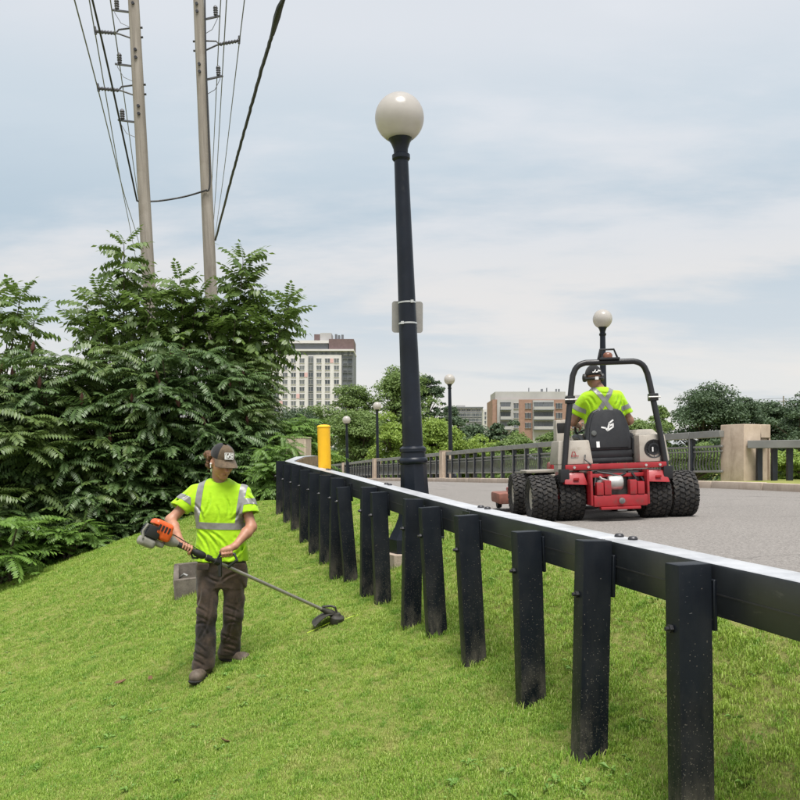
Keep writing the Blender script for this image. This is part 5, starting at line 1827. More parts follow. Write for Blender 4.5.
def build_worker():
    # trimmer axis (needed for the hands)
    GR = P(186, 548, 6.20); HE = P(327, 611.5, 6.85)
    dr = (HE - GR).normalized()
    hc = W(222, 461.0, -0.03)                      # head centre
    yaw = R(36)
    fwd = Vector((math.sin(yaw), -math.cos(yaw), -0.36)).normalized()
    rgt = fwd.cross(Vector((0.03, 0, 1))).normalized()
    up = rgt.cross(fwd)
    Hm = Matrix.Translation(hc) @ Matrix((rgt, fwd, up)).transposed().to_4x4()      # x right, y forward, z up of the head
    Rh = np.array(Matrix((rgt, fwd, up)).transposed())

    def hp(x, y, z): return Hm @ Vector((x, y, z))
    shR, elR, wrR = W(191, 491, 0), W(170.5, 520, -0.10), W(180.5, 541.5, -0.33)
    shL, elL, wrL = W(247.5, 491.5, 0), W(251.5, 527, -0.08), W(235, 546, -0.25)
    gR = GR - W0
    loopc = P(227, 553.5, 6.33) - W0
    hipR, knR, anR = W(209, 572, 0), W(207, 614, -0.10), W(203.5, 658, -0.12)
    hipL, knL, anL = W(234.5, 572, 0), W(233.5, 614, -0.02), W(229, 651, 0.10)
    soleR = gz(wx + anR.x, YW + anR.y) - W0.z; soleL = gz(wx + anL.x, YW + anL.y) - W0.z
    lo = (-0.46, -0.52, -0.12); hi = (0.40, 0.26, 1.88)

    b = SDF(lo, hi, 0.0055)
    # head
    b.ell(hp(0, -0.008, 0.028), (0.076, 0.096, 0.098), 0.03, Rh)
    b.ell(hp(0, 0.026, -0.045), (0.068, 0.076, 0.080), 0.03, Rh)
    b.cone(hp(0, 0.090, -0.008), hp(0, 0.120, -0.042), 0.011, 0.016, 0.010)      # nose
    b.cone(hp(-0.020, 0.093, -0.078), hp(0.020, 0.093, -0.078), 0.009, 0.009, 0.007)   # lips
    b.ell(hp(0, 0.074, -0.108), (0.030, 0.024, 0.022), 0.02, Rh)                 # chin
    b.cone(hp(-0.05, 0.078, 0.022), hp(0.05, 0.078, 0.022), 0.012, 0.012, 0.012)  # brow
    for s in (-1, 1):
        b.ell(hp(s * 0.079, -0.005, -0.018), (0.012, 0.022, 0.034), 0.008, Rh)
        b.ell(hp(s * 0.042, 0.066, -0.035), (0.022, 0.02, 0.02), 0.02, Rh)
    nk = W(219.5, 487, 0.02)
    b.cone(hp(0, -0.035, -0.05), nk + Vector((0, 0.02, 0)), 0.052, 0.064, 0.014)
    # trunk
    b.loft([(W(0, 565).z, 0.01, 0.02, 0.15, 0.10), (W(0, 530).z, 0.02, 0.02, 0.14, 0.095), (W(0, 500).z, 0.01, 0.02, 0.16, 0.10), (W(0, 488).z, 0.01, 0.02, 0.11, 0.08)], 0.03)
    for sh, el, wr in ((shR, elR, wrR), (shL, elL, wrL)):
        b.cone(sh + Vector((-0.035 if sh.x > 0 else 0.035, 0, -0.03)), el, 0.042, 0.038, 0.03)
        b.cone(el, el.lerp(wr, 0.3), 0.037, 0.040, 0.025)
        b.cone(el.lerp(wr, 0.3), wr, 0.040, 0.025, 0.025)
    grip_hand(b, wrR, gR, dr, (elR - gR), 0.017, thumb=1)
    grip_hand(b, wrL, loopc, Vector((0.75, 0.15, 0.1)), Vector((0.2, -0.2, 1.0)), 0.013, thumb=-1)
    for h_, k_, a_ in ((hipR, knR, anR), (hipL, knL, anL)):
        b.cone(h_, k_, 0.078, 0.055, 0.04); b.cone(k_, a_, 0.054, 0.04, 0.03)
    link('body', b.mesh('body', M['skin']), worker)
    MB().tube([hp(-0.024, 0.092, -0.080), hp(0, 0.1025, -0.0775), hp(0.024, 0.092, -0.080)], [0.002, 0.0042, 0.002], 6).build('mouth', mat('lips', (0.20, 0.075, 0.055), 0.5), worker, world=False)
    for s in (-1, 1):
        link('eye', MB().lathe([(0.001, -0.009), (0.007, -0.006), (0.009, 0), (0.007, 0.006), (0.001, 0.009)], 10, Matrix.Translation(hp(s * 0.030, 0.084, 0.0))).mesh('eye', M['eye'], angle=90), worker)

    # shirt
    s_ = SDF((-0.46, -0.36, 0.72), (0.42, 0.28, 1.56), 0.006)
    rows = [(W(0, 478.5).z, 0.012, 0.03, 0.080, 0.072), (W(0, 481).z, 0.012, 0.025, 0.112, 0.085), (W(0, 485).z, 0.012, 0.015, 0.165, 0.102), (W(0, 490).z, 0.014, 0.015, 0.195, 0.115), (W(0, 498).z, 0.018, 0.01, 0.208, 0.126),
            (W(0, 512).z, 0.026, 0.0, 0.198, 0.135), (W(0, 530).z, 0.030, 0.0, 0.188, 0.132), (W(0, 546).z, 0.034, 0.0, 0.196, 0.138), (W(0, 560.5).z, 0.036, 0.0, 0.203, 0.146)]
    s_.loft(rows, 0.02)
    ends = []
    for sh, el, f_, r0, r1 in ((shR, elR, 0.60, 0.062, 0.083), (shL, elL, 0.62, 0.062, 0.082)):
        d = (el - sh).normalized(); e = sh + (el - sh) * f_
        cut = lambda X, Y, Z, d=d, e=e: (X - e.x) * d.x + (Y - e.y) * d.y + (Z - e.z) * d.z
        s_.cone(sh + Vector((-0.03 if sh.x > 0 else 0.03, 0, -0.012)), e + d * 0.05, r0, r1, 0.045, cut=cut)
        ends.append((e, d))
    s_.folds(0.007, 3, 5, 42, zf=lambda Z: np.interp(Z, [0.8, 1.0, 1.3, 1.5], [1.25, 1.0, 0.55, 0.3]), stretch=(1.1, 1, 0.55))
    def WL(*q): return [((W(a, b_).x, W(a, b_).z), (W(c, d_).x, W(c, d_).z)) for a, b_, c, d_ in q]
    s_.crease(WL((200, 531, 213, 553), (204, 528, 224, 552), (212, 530, 231, 547), (244, 534, 226, 553), (246, 543, 232, 557), (199, 546, 208, 559), (198, 504, 206, 519), (243, 505, 235, 519),
                 (213, 494, 208, 513), (228, 496, 231, 515), (220, 505, 221, 520), (192, 491, 184, 499), (186, 494, 178, 500), (248, 495, 255, 505), (250, 492, 258, 501), (221, 536, 222, 556), (238, 536, 243, 556)), 0.0095, 0.010, 0.02)
    for e, d in ends:
        s_.subtract(lambda X, Y, Z, e=e, d=d: np.sqrt(np.maximum(0, (X - e.x) ** 2 + (Y - e.y) ** 2 + (Z - e.z) ** 2 - ((X - e.x) * d.x + (Y - e.y) * d.y + (Z - e.z) * d.z) ** 2)) - 0.059 + 100 * np.maximum(0, -0.05 - ((X - e.x) * d.x + (Y - e.y) * d.y + (Z - e.z) * d.z)), np.array(e) - 0.12, np.array(e) + 0.12)
    # neck opening
    nn_ = W(219.5, 477.5, -0.045)
    s_.subtract(lambda X, Y, Z: np.sqrt(((X - nn_.x) / 1.0) ** 2 + ((Y - nn_.y) / 0.95) ** 2 + ((Z - nn_.z) / 0.62) ** 2) - 0.070, np.array(nn_) - 0.1, np.array(nn_) + 0.1)
    sm = s_.mesh('shirt', M['hivis'], 1)
    shirt = link('shirt', sm, worker)
    # reflective bands: belt, two braces, two sleeve bands
    V3 = Vector
    zt, zb = W(0, 521.5).z, W(0, 528).z
    me = tape_from(sm, [(V3((0, 0, zt)), V3((0.03, 0, 1))), (V3((0, 0, zb)), V3((-0.03, 0, -1)))], M['tape'], keep=lambda c, n: abs(c.x - 0.02) < 0.225 and abs(n.z) < 0.75)
    link('waist_tape', me, shirt)
    for pxa, pxb, pya, pyb in ((199.5, 195.0, 484, 523), (242, 237.0, 486, 530)):
        a = W(pxa, pya, -0.12); c = W(pxb, pyb, -0.12)
        d = (c - a); d.y = 0; d.normalize(); nx = V3((d.z, 0, -d.x)); nx = nx if nx.x > 0 else -nx
        w = 0.0255
        me = tape_from(sm, [(a + nx * w, nx), (a - nx * w, -nx), (V3((0, 0, W(0, 522).z)), V3((0, 0, -1)))], M['tape'], off=0.0034)
        link('brace_tape', me, shirt)
    for (e, d), t0 in zip(ends, (0.080, 0.082)):
        c = e - d * t0
        me = tape_from(sm, [(c + d * 0.024, d), (c - d * 0.024, -d)], M['tape'], keep=lambda q, n, c=c, d=d: (q - c).length < 0.115 and ((q - c) - d * (q - c).dot(d)).length > 0.036 and (q.x - c.x) * (1 if c.x > 0 else -1) > -0.062)
        link('sleeve_tape', me, shirt)

    # trousers
    t_ = SDF((-0.34, -0.34, 0.0), (0.34, 0.30, 0.98), 0.006)
    t_.loft([(W(0, 586).z, 0.035, 0.01, 0.175, 0.115), (W(0, 570).z, 0.036, 0.01, 0.188, 0.130), (W(0, 552).z, 0.035, 0.01, 0.182, 0.128)], 0.03)
    for h_, k_, a_, sole in ((hipR, knR, anR, soleR), (hipL, knL, anL, soleL)):
        hz_ = sole + 0.07
        an = a_.copy(); an.z = hz_ - 0.02
        cut = lambda X, Y, Z, z=hz_: z - Z
        t_.cone(h_, k_, 0.098, 0.073, 0.03); t_.cone(k_, an, 0.073, 0.084, 0.03, cut=cut)
    # gap between the legs
    t_.folds(0.0065, 8, 6, 62, zf=lambda Z: np.interp(Z, [0.0, 0.25, 0.5, 0.9], [1.35, 1.1, 0.9, 0.5]), stretch=(1.0, 1.0, 0.7))
    t_.crease([((W(a, b_).x, W(a, b_).z), (W(c, d_).x, W(c, d_).z)) for a, b_, c, d_ in (
        (198, 604, 213, 610), (199, 612, 213, 617), (200, 621, 211, 619), (226, 605, 241, 611), (227, 613, 240, 618), (228, 622, 238, 620), (196, 638, 211, 646), (195, 647, 211, 653), (197, 655, 210, 660), (221, 634, 237, 641), (221, 642, 236, 647), (222, 649, 235, 652),
        (213, 588, 205, 634), (236, 588, 230, 630), (222, 580, 207, 571), (224, 580, 240, 571), (222, 563, 222.5, 579), (203, 582, 200, 604), (243, 580, 241, 602), (209, 622, 212, 640), (232, 624, 226, 640))], 0.0085, 0.009, 0.03)
    tr = link('trousers', t_.mesh('trousers', M['jeans'], 1), worker)
    # pocket flaps / knee seams
    for px, py in ((203, 566), (240, 566)):
        c = W(px, py, -0.135)
        MB().beam(c - Vector((0.045, 0, 0.006)), c + Vector((0.045, 0, -0.006)), 0.012, 0.05).build('pocket', M['jeans'], tr, world=False, bevel=0.004)
    # boots
    for a_, sole, fd in ((anR, soleR, Vector((-0.10, -1, 0))), (anL, soleL, Vector((0.85, -0.55, 0)))):
        fd.normalize()
        sd = SDF((a_.x - 0.3, a_.y - 0.3, sole - 0.03), (a_.x + 0.3, a_.y + 0.3, sole + 0.22), 0.006)
        h0 = Vector((a_.x, a_.y, sole + 0.05)) - fd * 0.05; t0 = Vector((a_.x, a_.y, sole + 0.045)) + fd * 0.19
        cut = lambda X, Y, Z, z=sole: z + 0.024 - Z + 0 * X + 0 * Y
        sd.cone(h0, t0 - fd * 0.02, 0.044, 0.040, 0.02, cut=cut); sd.ell(t0 - fd * 0.035, (0.052, 0.062, 0.046), 0.025); sd.cone(h0 + Vector((0, 0, 0.02)), Vector((a_.x, a_.y, sole + 0.15)), 0.050, 0.055, 0.03, cut=cut)
        sd.folds(0.003, 5, 6, 40)
        bo_ = link('boot', sd.mesh('boot', M['boot']), worker)
        so = SDF((a_.x - 0.3, a_.y - 0.3, sole - 0.03), (a_.x + 0.3, a_.y + 0.3, sole + 0.08), 0.006)
        cut2 = lambda X, Y, Z, z=sole: np.maximum(Z - (z + 0.026), (z - 0.004) - Z) + 0 * X + 0 * Y
        so.cone(h0, t0, 0.056, 0.056, 0.02, cut=cut2)
        link('sole', so.mesh('sole', M['sole'], 0), bo_)
    # hair: curls below the cap at the back and side
    hr = SDF(tuple(hc - Vector((0.2, 0.2, 0.2))), tuple(hc + Vector((0.2, 0.2, 0.2))), 0.005)
    rg = random.Random(4)
    for i in range(26):
        t = rg.random()
        x = rg.uniform(-0.06, 0.09); y = -0.075 - rg.uniform(0, 0.055); z = rg.uniform(-0.075, 0.03)
        hr.ell(hp(x, y, z), (rg.uniform(.016, .026),) * 3, 0.012)
    for i in range(14):
        hr.ell(hp(0.080 - rg.uniform(-0.012, 0.008), -0.035 - rg.uniform(0, 0.075), rg.uniform(-0.05, 0.035)), (rg.uniform(.010, .018),) * 3, 0.01)
    hr.folds(0.004, 6, 8, 190)
    link('hair', hr.mesh('hair', M['hair'], 0), worker)
    # earbud
    MB().lathe([(0.001, -0.008), (0.008, -0.004), (0.009, 0.003), (0.001, 0.009)], 10, Matrix.Translation(hp(0.092, 0.008, -0.022))).build('earbud', M['white'], worker, world=False)
    MB().tube([hp(0.094, 0.01, -0.022), hp(0.093, 0.018, -0.05)], 0.004, 6).build('earbud', M['white'], worker, world=False)

    # cap
    cap = node_part('cap', worker)
    def dome(z):  # profile: radius factor by height 0..1
        return math.sqrt(max(0, 1 - z ** 2.3))
    for part, a0, a1, m in (('cap_back', 52, 308, M['cap_dark']), ('cap_front', -52, 52, M['cap_brown'])):
        mb = MB(); na, nz = 30, 10
        vs_ = []; fs = []
        for j in range(nz + 1):
            z = j / nz
            k = dome(z * 0.985)
            for i in range(na + 1):
                t = R(a0 + (a1 - a0) * i / na)
                front = max(0, math.cos(t))
                x = 0.090 * k * math.sin(t); y = -0.006 + 0.110 * (k ** (1 - 0.25 * front)) * math.cos(t)
                vs_.append(hp(x, y, 0.034 + 0.104 * z))
        for j in range(nz):
            for i in range(na):
                q = j * (na + 1) + i
                fs.append((q, q + 1, q + na + 2, q + na + 1))
        mb.add(vs_, fs)
        link(part, mb.mesh(part, m, angle=60), cap)
    mb = MB(); vs_ = []; fs = []; nb_ = 18
    for lay in (0, 1):
        for r_ in range(6):
            q = r_ / 5
            for i in range(nb_ + 1):
                t = R(-66 + 132 * i / nb_)
                ext = 0.078 * q * math.cos(t * 0.95) ** 0.6
                x = (0.092 + 0.012 * q) * math.sin(t); y = -0.006 + 0.110 * math.cos(t) + ext
                z = 0.040 - 0.030 * q - 0.9 * x * x * (1 + 1.6 * q) - 0.004 * lay
                vs_.append(hp(x, y, z))
    n1 = 6 * (nb_ + 1)
    for lay in (0, 1):
        for r_ in range(5):
            for i in range(nb_):
                q = lay * n1 + r_ * (nb_ + 1) + i
                fs.append((q, q + 1, q + nb_ + 2, q + nb_ + 1))
    for i in range(nb_):
        q = 5 * (nb_ + 1) + i; fs.append((q, q + 1, q + 1 + n1, q + n1))
    mb.add(vs_, fs)
    link('brim', mb.mesh('brim', M['cap_brown'], angle=60), cap)
    # white emblem patch on the cap front
    Lm = Matrix.Translation(hp(0.0, 0.1035, 0.076)) @ Matrix((-rgt, up * 0.93 + fwd * -0.36, fwd * 0.93 + up * 0.36)).transposed().to_4x4()
    mb = strokes([[(-0.034, 0.024), (-0.034, -0.024), (0.034, -0.024), (0.034, 0.024), (-0.034, 0.024)]], 0.004, Lm, 0.003)
    mb.prism([(-0.034, -0.024), (-0.018, -0.024), (-0.026, 0.006), (-0.034, 0.016)], 0, 0.003, Lm)
    link('emblem', mb.mesh('emblem', M['white']), cap)
    mb = strokes([[(-0.022, 0.016), (-0.010, -0.014), (0.004, 0.018)], [(0.028, 0.014), (0.012, 0.012), (0.010, 0.002), (0.026, -0.002), (0.024, -0.013), (0.006, -0.014)]], 0.008, Lm, 0.003)
    link('emblem', mb.mesh('emblem', M['white']), cap)

    # ---------------- string trimmer
    root = thing('string_trimmer', 'orange-engined string trimmer with long shaft held by the worker', 'string trimmer', HE)
    def T(p): return p - HE
    rgx = dr.cross(Vector((0, 0, 1))).normalized(); upx = rgx.cross(dr)
    MB().tube([T(GR - dr * 0.06), T(HE)], 0.0135, 12).build('shaft', M['shaft'], root, world=False)
    def AX(s, u=0, r_=0): return T(GR + dr * s + upx * u + rgx * r_)
    Em = Matrix.Translation(T(GR - dr * 0.235)) @ Matrix((dr, -rgx, upx)).transposed().to_4x4() @ Matrix.Scale(0.88, 4)     # x along shaft to head, z up
    # clutch housing and rear
    MB().lathe([(0.02, -0.06), (0.03, -0.08), (0.045, -0.12), (0.05, -0.16), (0.05, -0.18)], 16, Em @ Matrix.Translation((0.255, 0, 0)) @ Matrix.Rotation(R(90), 4, 'Y')).build('clutch_housing', M['tank'], root, world=False)
    eb = SDF((-0.22, -0.15, -0.16), (0.2, 0.15, 0.2), 0.006)
    def bxf(c, hs_, r_):
        return lambda X, Y, Z: (np.sqrt(np.maximum(np.abs(X - c[0]) - hs_[0] + r_, 0) ** 2 + np.maximum(np.abs(Y - c[1]) - hs_[1] + r_, 0) ** 2 + np.maximum(np.abs(Z - c[2]) - hs_[2] + r_, 0) ** 2) - r_)
    def sdbox(sd, c, hs_, r_, k=0.01): sd.union(bxf(c, hs_, r_), np.array(c) - hs_, np.array(c) + hs_, k)
    sdbox(eb, (0.0, 0, 0.06), (0.085, 0.082, 0.062), 0.035)
    sdbox(eb, (0.045, 0, 0.02), (0.05, 0.078, 0.05), 0.03, 0.02)
    eb.subtract(bxf((-0.085, -0.02, 0.02), (0.045, 0.12, 0.05), 0.01), (-0.22, -0.15, -0.16), (0.2, 0.15, 0.2))
    me = eb.mesh('engine_cover', M['orange']); me.transform(Em); link('engine_cover', me, root)
    mb = MB()
    for i in range(4): mb.box((-0.045 + i * 0.028, -0.088, 0.035), (-0.030 + i * 0.028, -0.080, 0.085), Em)
    mb.build('cooling_slots', M['black'], root, world=False)
    mb = MB().box((-0.115, -0.075, -0.045), (-0.005, 0.075, 0.055), Em)
    mb.build('engine_block', M['black'], root, world=False, bevel=0.012, seg=2)
    mb = MB()
    for i in range(5): mb.box((-0.123, -0.06, -0.03 + i * 0.016), (-0.113, 0.06, -0.022 + i * 0.016), Em)
    mb.build('cooling_fins', M['steel'], root, world=False)
    tk = SDF((-0.22, -0.15, -0.2), (0.2, 0.15, 0.1), 0.006); sdbox(tk, (-0.06, 0, -0.085), (0.065, 0.07, 0.04), 0.03); sdbox(tk, (0.03, 0, -0.06), (0.05, 0.045, 0.025), 0.02)
    me = tk.mesh('fuel_tank', M['tank']); me.transform(Em); link('fuel_tank', me, root)
    MB().tube([Em @ Vector((-0.13, -0.07, 0.05)), Em @ Vector((-0.145, -0.07, -0.02)), Em @ Vector((-0.12, -0.07, -0.07))], 0.009, 6).build('guard_bar', M['tank'], root, world=False)
    # grips
    MB().lathe([(0.018, -0.10), (0.022, -0.09), (0.020, 0.0), (0.021, 0.07), (0.028, 0.085), (0.030, 0.13), (0.026, 0.15), (0.02, 0.16)], 14, Matrix.Translation(T(GR)) @ Vector((0, 0, 1)).rotation_difference(dr).to_matrix().to_4x4()).build('rear_grip', M['black'], root, world=False)
    MB().tube([AX(0.05, -0.02), AX(0.08, -0.045), AX(0.12, -0.03)], 0.008, 6).build('trigger', M['black'], root, world=False)
    MB().lathe([(0.017, 0.17), (0.025, 0.175), (0.025, 0.21), (0.017, 0.215), (0.017, 0.24), (0.024, 0.245), (0.024, 0.29), (0.016, 0.30)], 12, Matrix.Translation(T(GR)) @ Vector((0, 0, 1)).rotation_difference(dr).to_matrix().to_4x4()).build('clamp', M['black'], root, world=False)
    lc = P(227, 553.5, 6.33)
    s0 = (lc - GR).dot(dr)
    base = GR + dr * s0
    lp_ = [base - upx * 0.015 - dr * 0.03, base + Vector((-0.055, -0.01, 0.02)), Vector((lc.x - 0.07, lc.y, lc.z - 0.045)), Vector((lc.x - 0.05, lc.y, lc.z - 0.005)), lc, Vector((lc.x + 0.055, lc.y, lc.z - 0.005)), Vector((lc.x + 0.075, lc.y, lc.z - 0.05)), base + Vector((0.06, -0.0, -0.03))]
    MB().tube([T(p) for p in lp_], 0.0115, 8).build('loop_handle', M['black'], root, world=False)
    MB().beam(T(base + Vector((0, -0.012, 0.05))), T(base + Vector((0.002, -0.012, -0.10))), 0.03, 0.022, up=(0, 1, 0)).build('handle_bracket', M['black'], root, world=False, bevel=0.005)
    MB().tube([AX(0.15, 0.02), AX(0.0, 0.035), AX(-0.12, 0.05), AX(-0.2, 0.03)], 0.004, 5).build('throttle_cable', M['black'], root, world=False)
    # head: gearbox, guard, spool, line
    gb = HE + Vector((0.03, 0.01, -0.015))
    MB().tube([T(HE - dr * 0.06), T(HE), T(gb), T(gb + Vector((0.03, 0.01, -0.02)))], [0.018, 0.026, 0.030, 0.020], 10).build('gearbox', M['guard'], root, world=False)
    spn = Vector((0.12, -0.15, 1)).normalized()
    sc_ = P(337, 619.5, 6.86)
    Sm = Matrix.Translation(T(sc_)) @ Vector((0, 0, 1)).rotation_difference(spn).to_matrix().to_4x4()
    MB().lathe([(0.030, -0.045), (0.050, -0.040), (0.058, -0.025), (0.058, 0.02), (0.050, 0.03), (0.030, 0.036), (0.022, 0.055)], 18, Sm).build('spool_head', M['guard'], root, world=False)
    gd = SDF((-0.25, -0.25, -0.2), (0.2, 0.2, 0.12), 0.006)
    # deflector: curved fender behind the spool, towards the operator
    mb = MB(); vs_ = []; fs = []
    n_a, n_r = 14, 5
    for lay in (0, 1):
        for j in range(n_r + 1):
            for i in range(n_a + 1):
                t = R(112 + 105 * i / n_a); q = j / n_r
                rad = 0.045 + 0.155 * q
                z = 0.048 - 0.085 * q ** 2.2 - 0.006 * lay
                vs_.append(Sm @ Vector((rad * math.cos(t), rad * math.sin(t), z)))
    n1 = (n_r + 1) * (n_a + 1)
    for lay in (0, 1):
        for j in range(n_r):
            for i in range(n_a):
                q = lay * n1 + j * (n_a + 1) + i; fs.append((q, q + 1, q + n_a + 2, q + n_a + 1))
    for i in range(n_a):
        q = n_r * (n_a + 1) + i; fs.append((q, q + 1, q + 1 + n1, q + n1))
    mb.add(vs_, fs).build('deflector', M['guard'], root, world=False)
    MB().tube([T(HE - dr * 0.05 + Vector((0, 0, 0.02))), T(HE + Vector((0.03, 0, 0.045))), T(HE + Vector((0.065, 0.0, 0.035))), T(gb + Vector((0.05, 0, 0.0)))], 0.010, 6).build('guard_bracket', M['guard'], root, world=False)
    e_ = P(372, 613, 7.0)
    MB().tube([T(sc_ + Vector((0.05, 0.01, -0.005))), T(sc_.lerp(e_, 0.5) + Vector((0, 0, 0.006))), T(e_)], 0.0026, 5).build('cutting_line', M['line'], root, world=False)
    e2 = P(307, 633, 6.75)
    MB().tube([T(sc_ + Vector((-0.05, -0.01, -0.02))), T(e2)], 0.002, 5).build('cutting_line', M['line'], root, world=False)


build_worker()


# ------------------------------------------------------------------ the red tractor mower
M['m_red'] = mat('mower_red', (0.32, 0.016, 0.022), 0.38, var=0.15, scale=6, bump=0.05, dirt=(0.13, 0.055, 0.045), dirt_amt=0.4, coat=0.2)
M['m_beige'] = mat('mower_beige', (0.36, 0.325, 0.28), 0.5, var=0.12, scale=5, bump=0.05, dirt=(0.19, 0.155, 0.115), dirt_amt=0.35)
M['m_tyre'] = mat('tyre_rubber', (0.022, 0.021, 0.021), 0.85, var=0.3, scale=9, bump=0.4, dirt=(0.095, 0.082, 0.066), dirt_amt=0.55)
M['m_vinyl'] = mat('seat_vinyl', (0.017, 0.018, 0.021), 0.45, var=0.2, scale=12, bump=0.25, bscale=180, bdist=0.003)
M['m_tube'] = mat('roll_bar_paint', (0.012, 0.012, 0.014), 0.4, var=0.25)
M['m_deck'] = mat('deck_rusty_red', (0.22, 0.085, 0.06), 0.75, var=0.3, scale=8, dirt=(0.2, 0.15, 0.11), dirt_amt=0.4)
M['m_rim'] = mat('rim_paint', (0.36, 0.33, 0.29), 0.5, var=0.15)
M['m_eng'] = mat('engine_grey', (0.20, 0.195, 0.19), 0.5, metal=0.5, var=0.3, scale=15)
M['m_silver'] = mat('muffler_silver', (0.52, 0.51, 0.49), 0.4, metal=0.6, var=0.15, scale=20)

MW_LOC = Vector((2.31, 9.3, rz(2.31, 9.3)))
MW_ROT = (0, R(-2.0), R(2))
mw = thing('tractor_mower', 'red compact tractor mower with dual wheels and black roll bar driving up the road', 'mower', MW_LOC, MW_ROT)


def lb(name, lo, hi, m, parent=None, bevel=0.012, Mx=None):
    return MB().box(lo, hi, Mx).build(name, m, parent or mw, world=False, bevel=bevel, seg=2)


def tyre_mesh(rad=0.25, w=0.27):
    mb = MB()
    RY = Matrix.Rotation(R(90), 4, 'Y')
    h = w / 2
    mb.lathe([(0.115, -h * 0.72), (0.15, -h * 0.86), (rad * 0.80, -h * 0.98), (rad * 0.90, -h * 0.95), (rad * 0.945, -h * 0.82), (rad * 0.955, -h * 0.4), (rad * 0.957, 0), (rad * 0.955, h * 0.4), (rad * 0.945, h * 0.82), (rad * 0.90, h * 0.95), (rad * 0.80, h * 0.98), (0.15, h * 0.86), (0.115, h * 0.72)], 36, RY, caps=False)
    n = 26
    for ring, (xc, off, tw) in enumerate(((-0.105, 0, 0.35), (-0.053, 0.5, -0.4), (0.0, 0, 0.4), (0.053, 0.5, -0.4), (0.105, 0, -0.35))):
        for k in range(n):
            a = 2 * PI * (k + off) / n
            Mx = Matrix.Rotation(a, 4, 'X') @ Matrix.Translation((xc * w / 0.27, 0, rad * 0.945)) @ Matrix.Rotation(tw, 4, 'Z')
            if abs(xc) > 0.1: Mx = Mx @ Matrix.Rotation(0.28 * (1 if xc > 0 else -1), 4, 'Y') @ Matrix.Translation((0, 0, -0.004))
            mb.box((-0.023, -0.018, -0.01), (0.023, 0.018, rad * 0.055 + 0.003), Mx)
    # shoulder lugs
    for s in (-1, 1):
        for k in range(n):
            a = 2 * PI * (k + 0.5) / n
            Mx = Matrix.Rotation(a, 4, 'X') @ Matrix.Translation((s * h * 0.94, 0, rad * 0.86))
            mb.box((-0.010, -0.013, -0.022), (0.010, 0.013, 0.022), Mx)
    return mb.mesh('tyre', M['m_tyre'], angle=30)


def rim_mesh():
    RY = Matrix.Rotation(R(90), 4, 'Y')
    mb = MB().lathe([(0.118, -0.10), (0.125, -0.105), (0.112, -0.085), (0.10, -0.02), (0.05, -0.015), (0.02, -0.03), (0.02, 0.03), (0.05, 0.015), (0.10, 0.02), (0.112, 0.085), (0.125, 0.105), (0.118, 0.10)], 24, RY)
    for k in range(5):
        Mx = RY @ Matrix.Rotation(2 * PI * k / 5, 4, 'Z') @ Matrix.Translation((0.07, 0, 0))
        mb.lathe([(0.008, -0.03), (0.008, 0.03)], 6, Mx)
    return mb.mesh('rim', M['m_rim'])


tyre_me, rim_me = tyre_mesh(), rim_mesh()
for y in (0.0, 1.16):
    for x in (-0.765, -0.465, 0.465, 0.765):
        wn = node_part('wheel', mw, (x, y, 0.247), (random.uniform(0, 1), 0, 0))
        link('tyre', tyre_me, wn); link('rim', rim_me, wn)
    MB().tube([(-0.85, y, 0.247), (0.85, y, 0.247)], 0.035, 10).build('axle', M['m_red'], mw, world=False)

# rear frame and weights
lb('rear_bumper', (-0.285, -0.40, 0.155), (0.285, -0.30, 0.275), M['m_red'], bevel=0.015)
lb('bumper_lip', (-0.22, -0.43, 0.125), (0.20, -0.34, 0.154), M['m_red'], bevel=0.006)
for s in (-1, 1):
    for q in (0, 1):
        x0 = s * (0.135 + 0.082 * q)
        lb('weight_block', (x0 - 0.038, -0.405, 0.277), (x0 + 0.038, -0.30, 0.43 - 0.02 * q), M['m_red'], bevel=0.012)
    lb('side_plate', (s * 0.30 - 0.012, -0.38, 0.17), (s * 0.30 + 0.012, 0.1, 0.53), M['m_red'], bevel=0.004)
    # fender: sloped box
    x0, x1 = (s * 0.315, s * 0.565)
    xa, xb = min(x0, x1), max(x0, x1)
    MB().add([(xa, -0.30, 0.40), (xb, -0.30, 0.385), (xb, 0.22, 0.40), (xa, 0.22, 0.40), (xa + 0.01, -0.24, 0.53), (xb - 0.03, -0.24, 0.52), (xb - 0.03, 0.2, 0.53), (xa + 0.01, 0.2, 0.53)],
             [(0, 3, 2, 1), (4, 5, 6, 7), (0, 1, 5, 4), (1, 2, 6, 5), (2, 3, 7, 6), (3, 0, 4, 7)]).build('fender', M['m_red'], mw, world=False, bevel=0.015, seg=2)
    lb('front_fender', (min(s * 0.30, s * 0.74), 0.95, 0.50), (max(s * 0.30, s * 0.74), 1.4, 0.535), M['m_beige'], bevel=0.012)
lb('cross_beam', (-0.545, -0.26, 0.545), (0.545, -0.16, 0.605), M['m_red'], bevel=0.01)
lb('lower_beam', (-0.30, -0.28, 0.46), (0.30, -0.22, 0.50), M['m_red'], bevel=0.006)
for x in (-0.45, -0.30, 0.32, 0.47):
    MB().tube([(x, -0.275, 0.575), (x, -0.258, 0.575)], 0.014, 8).build('bolt', M['m_silver'], mw, world=False)
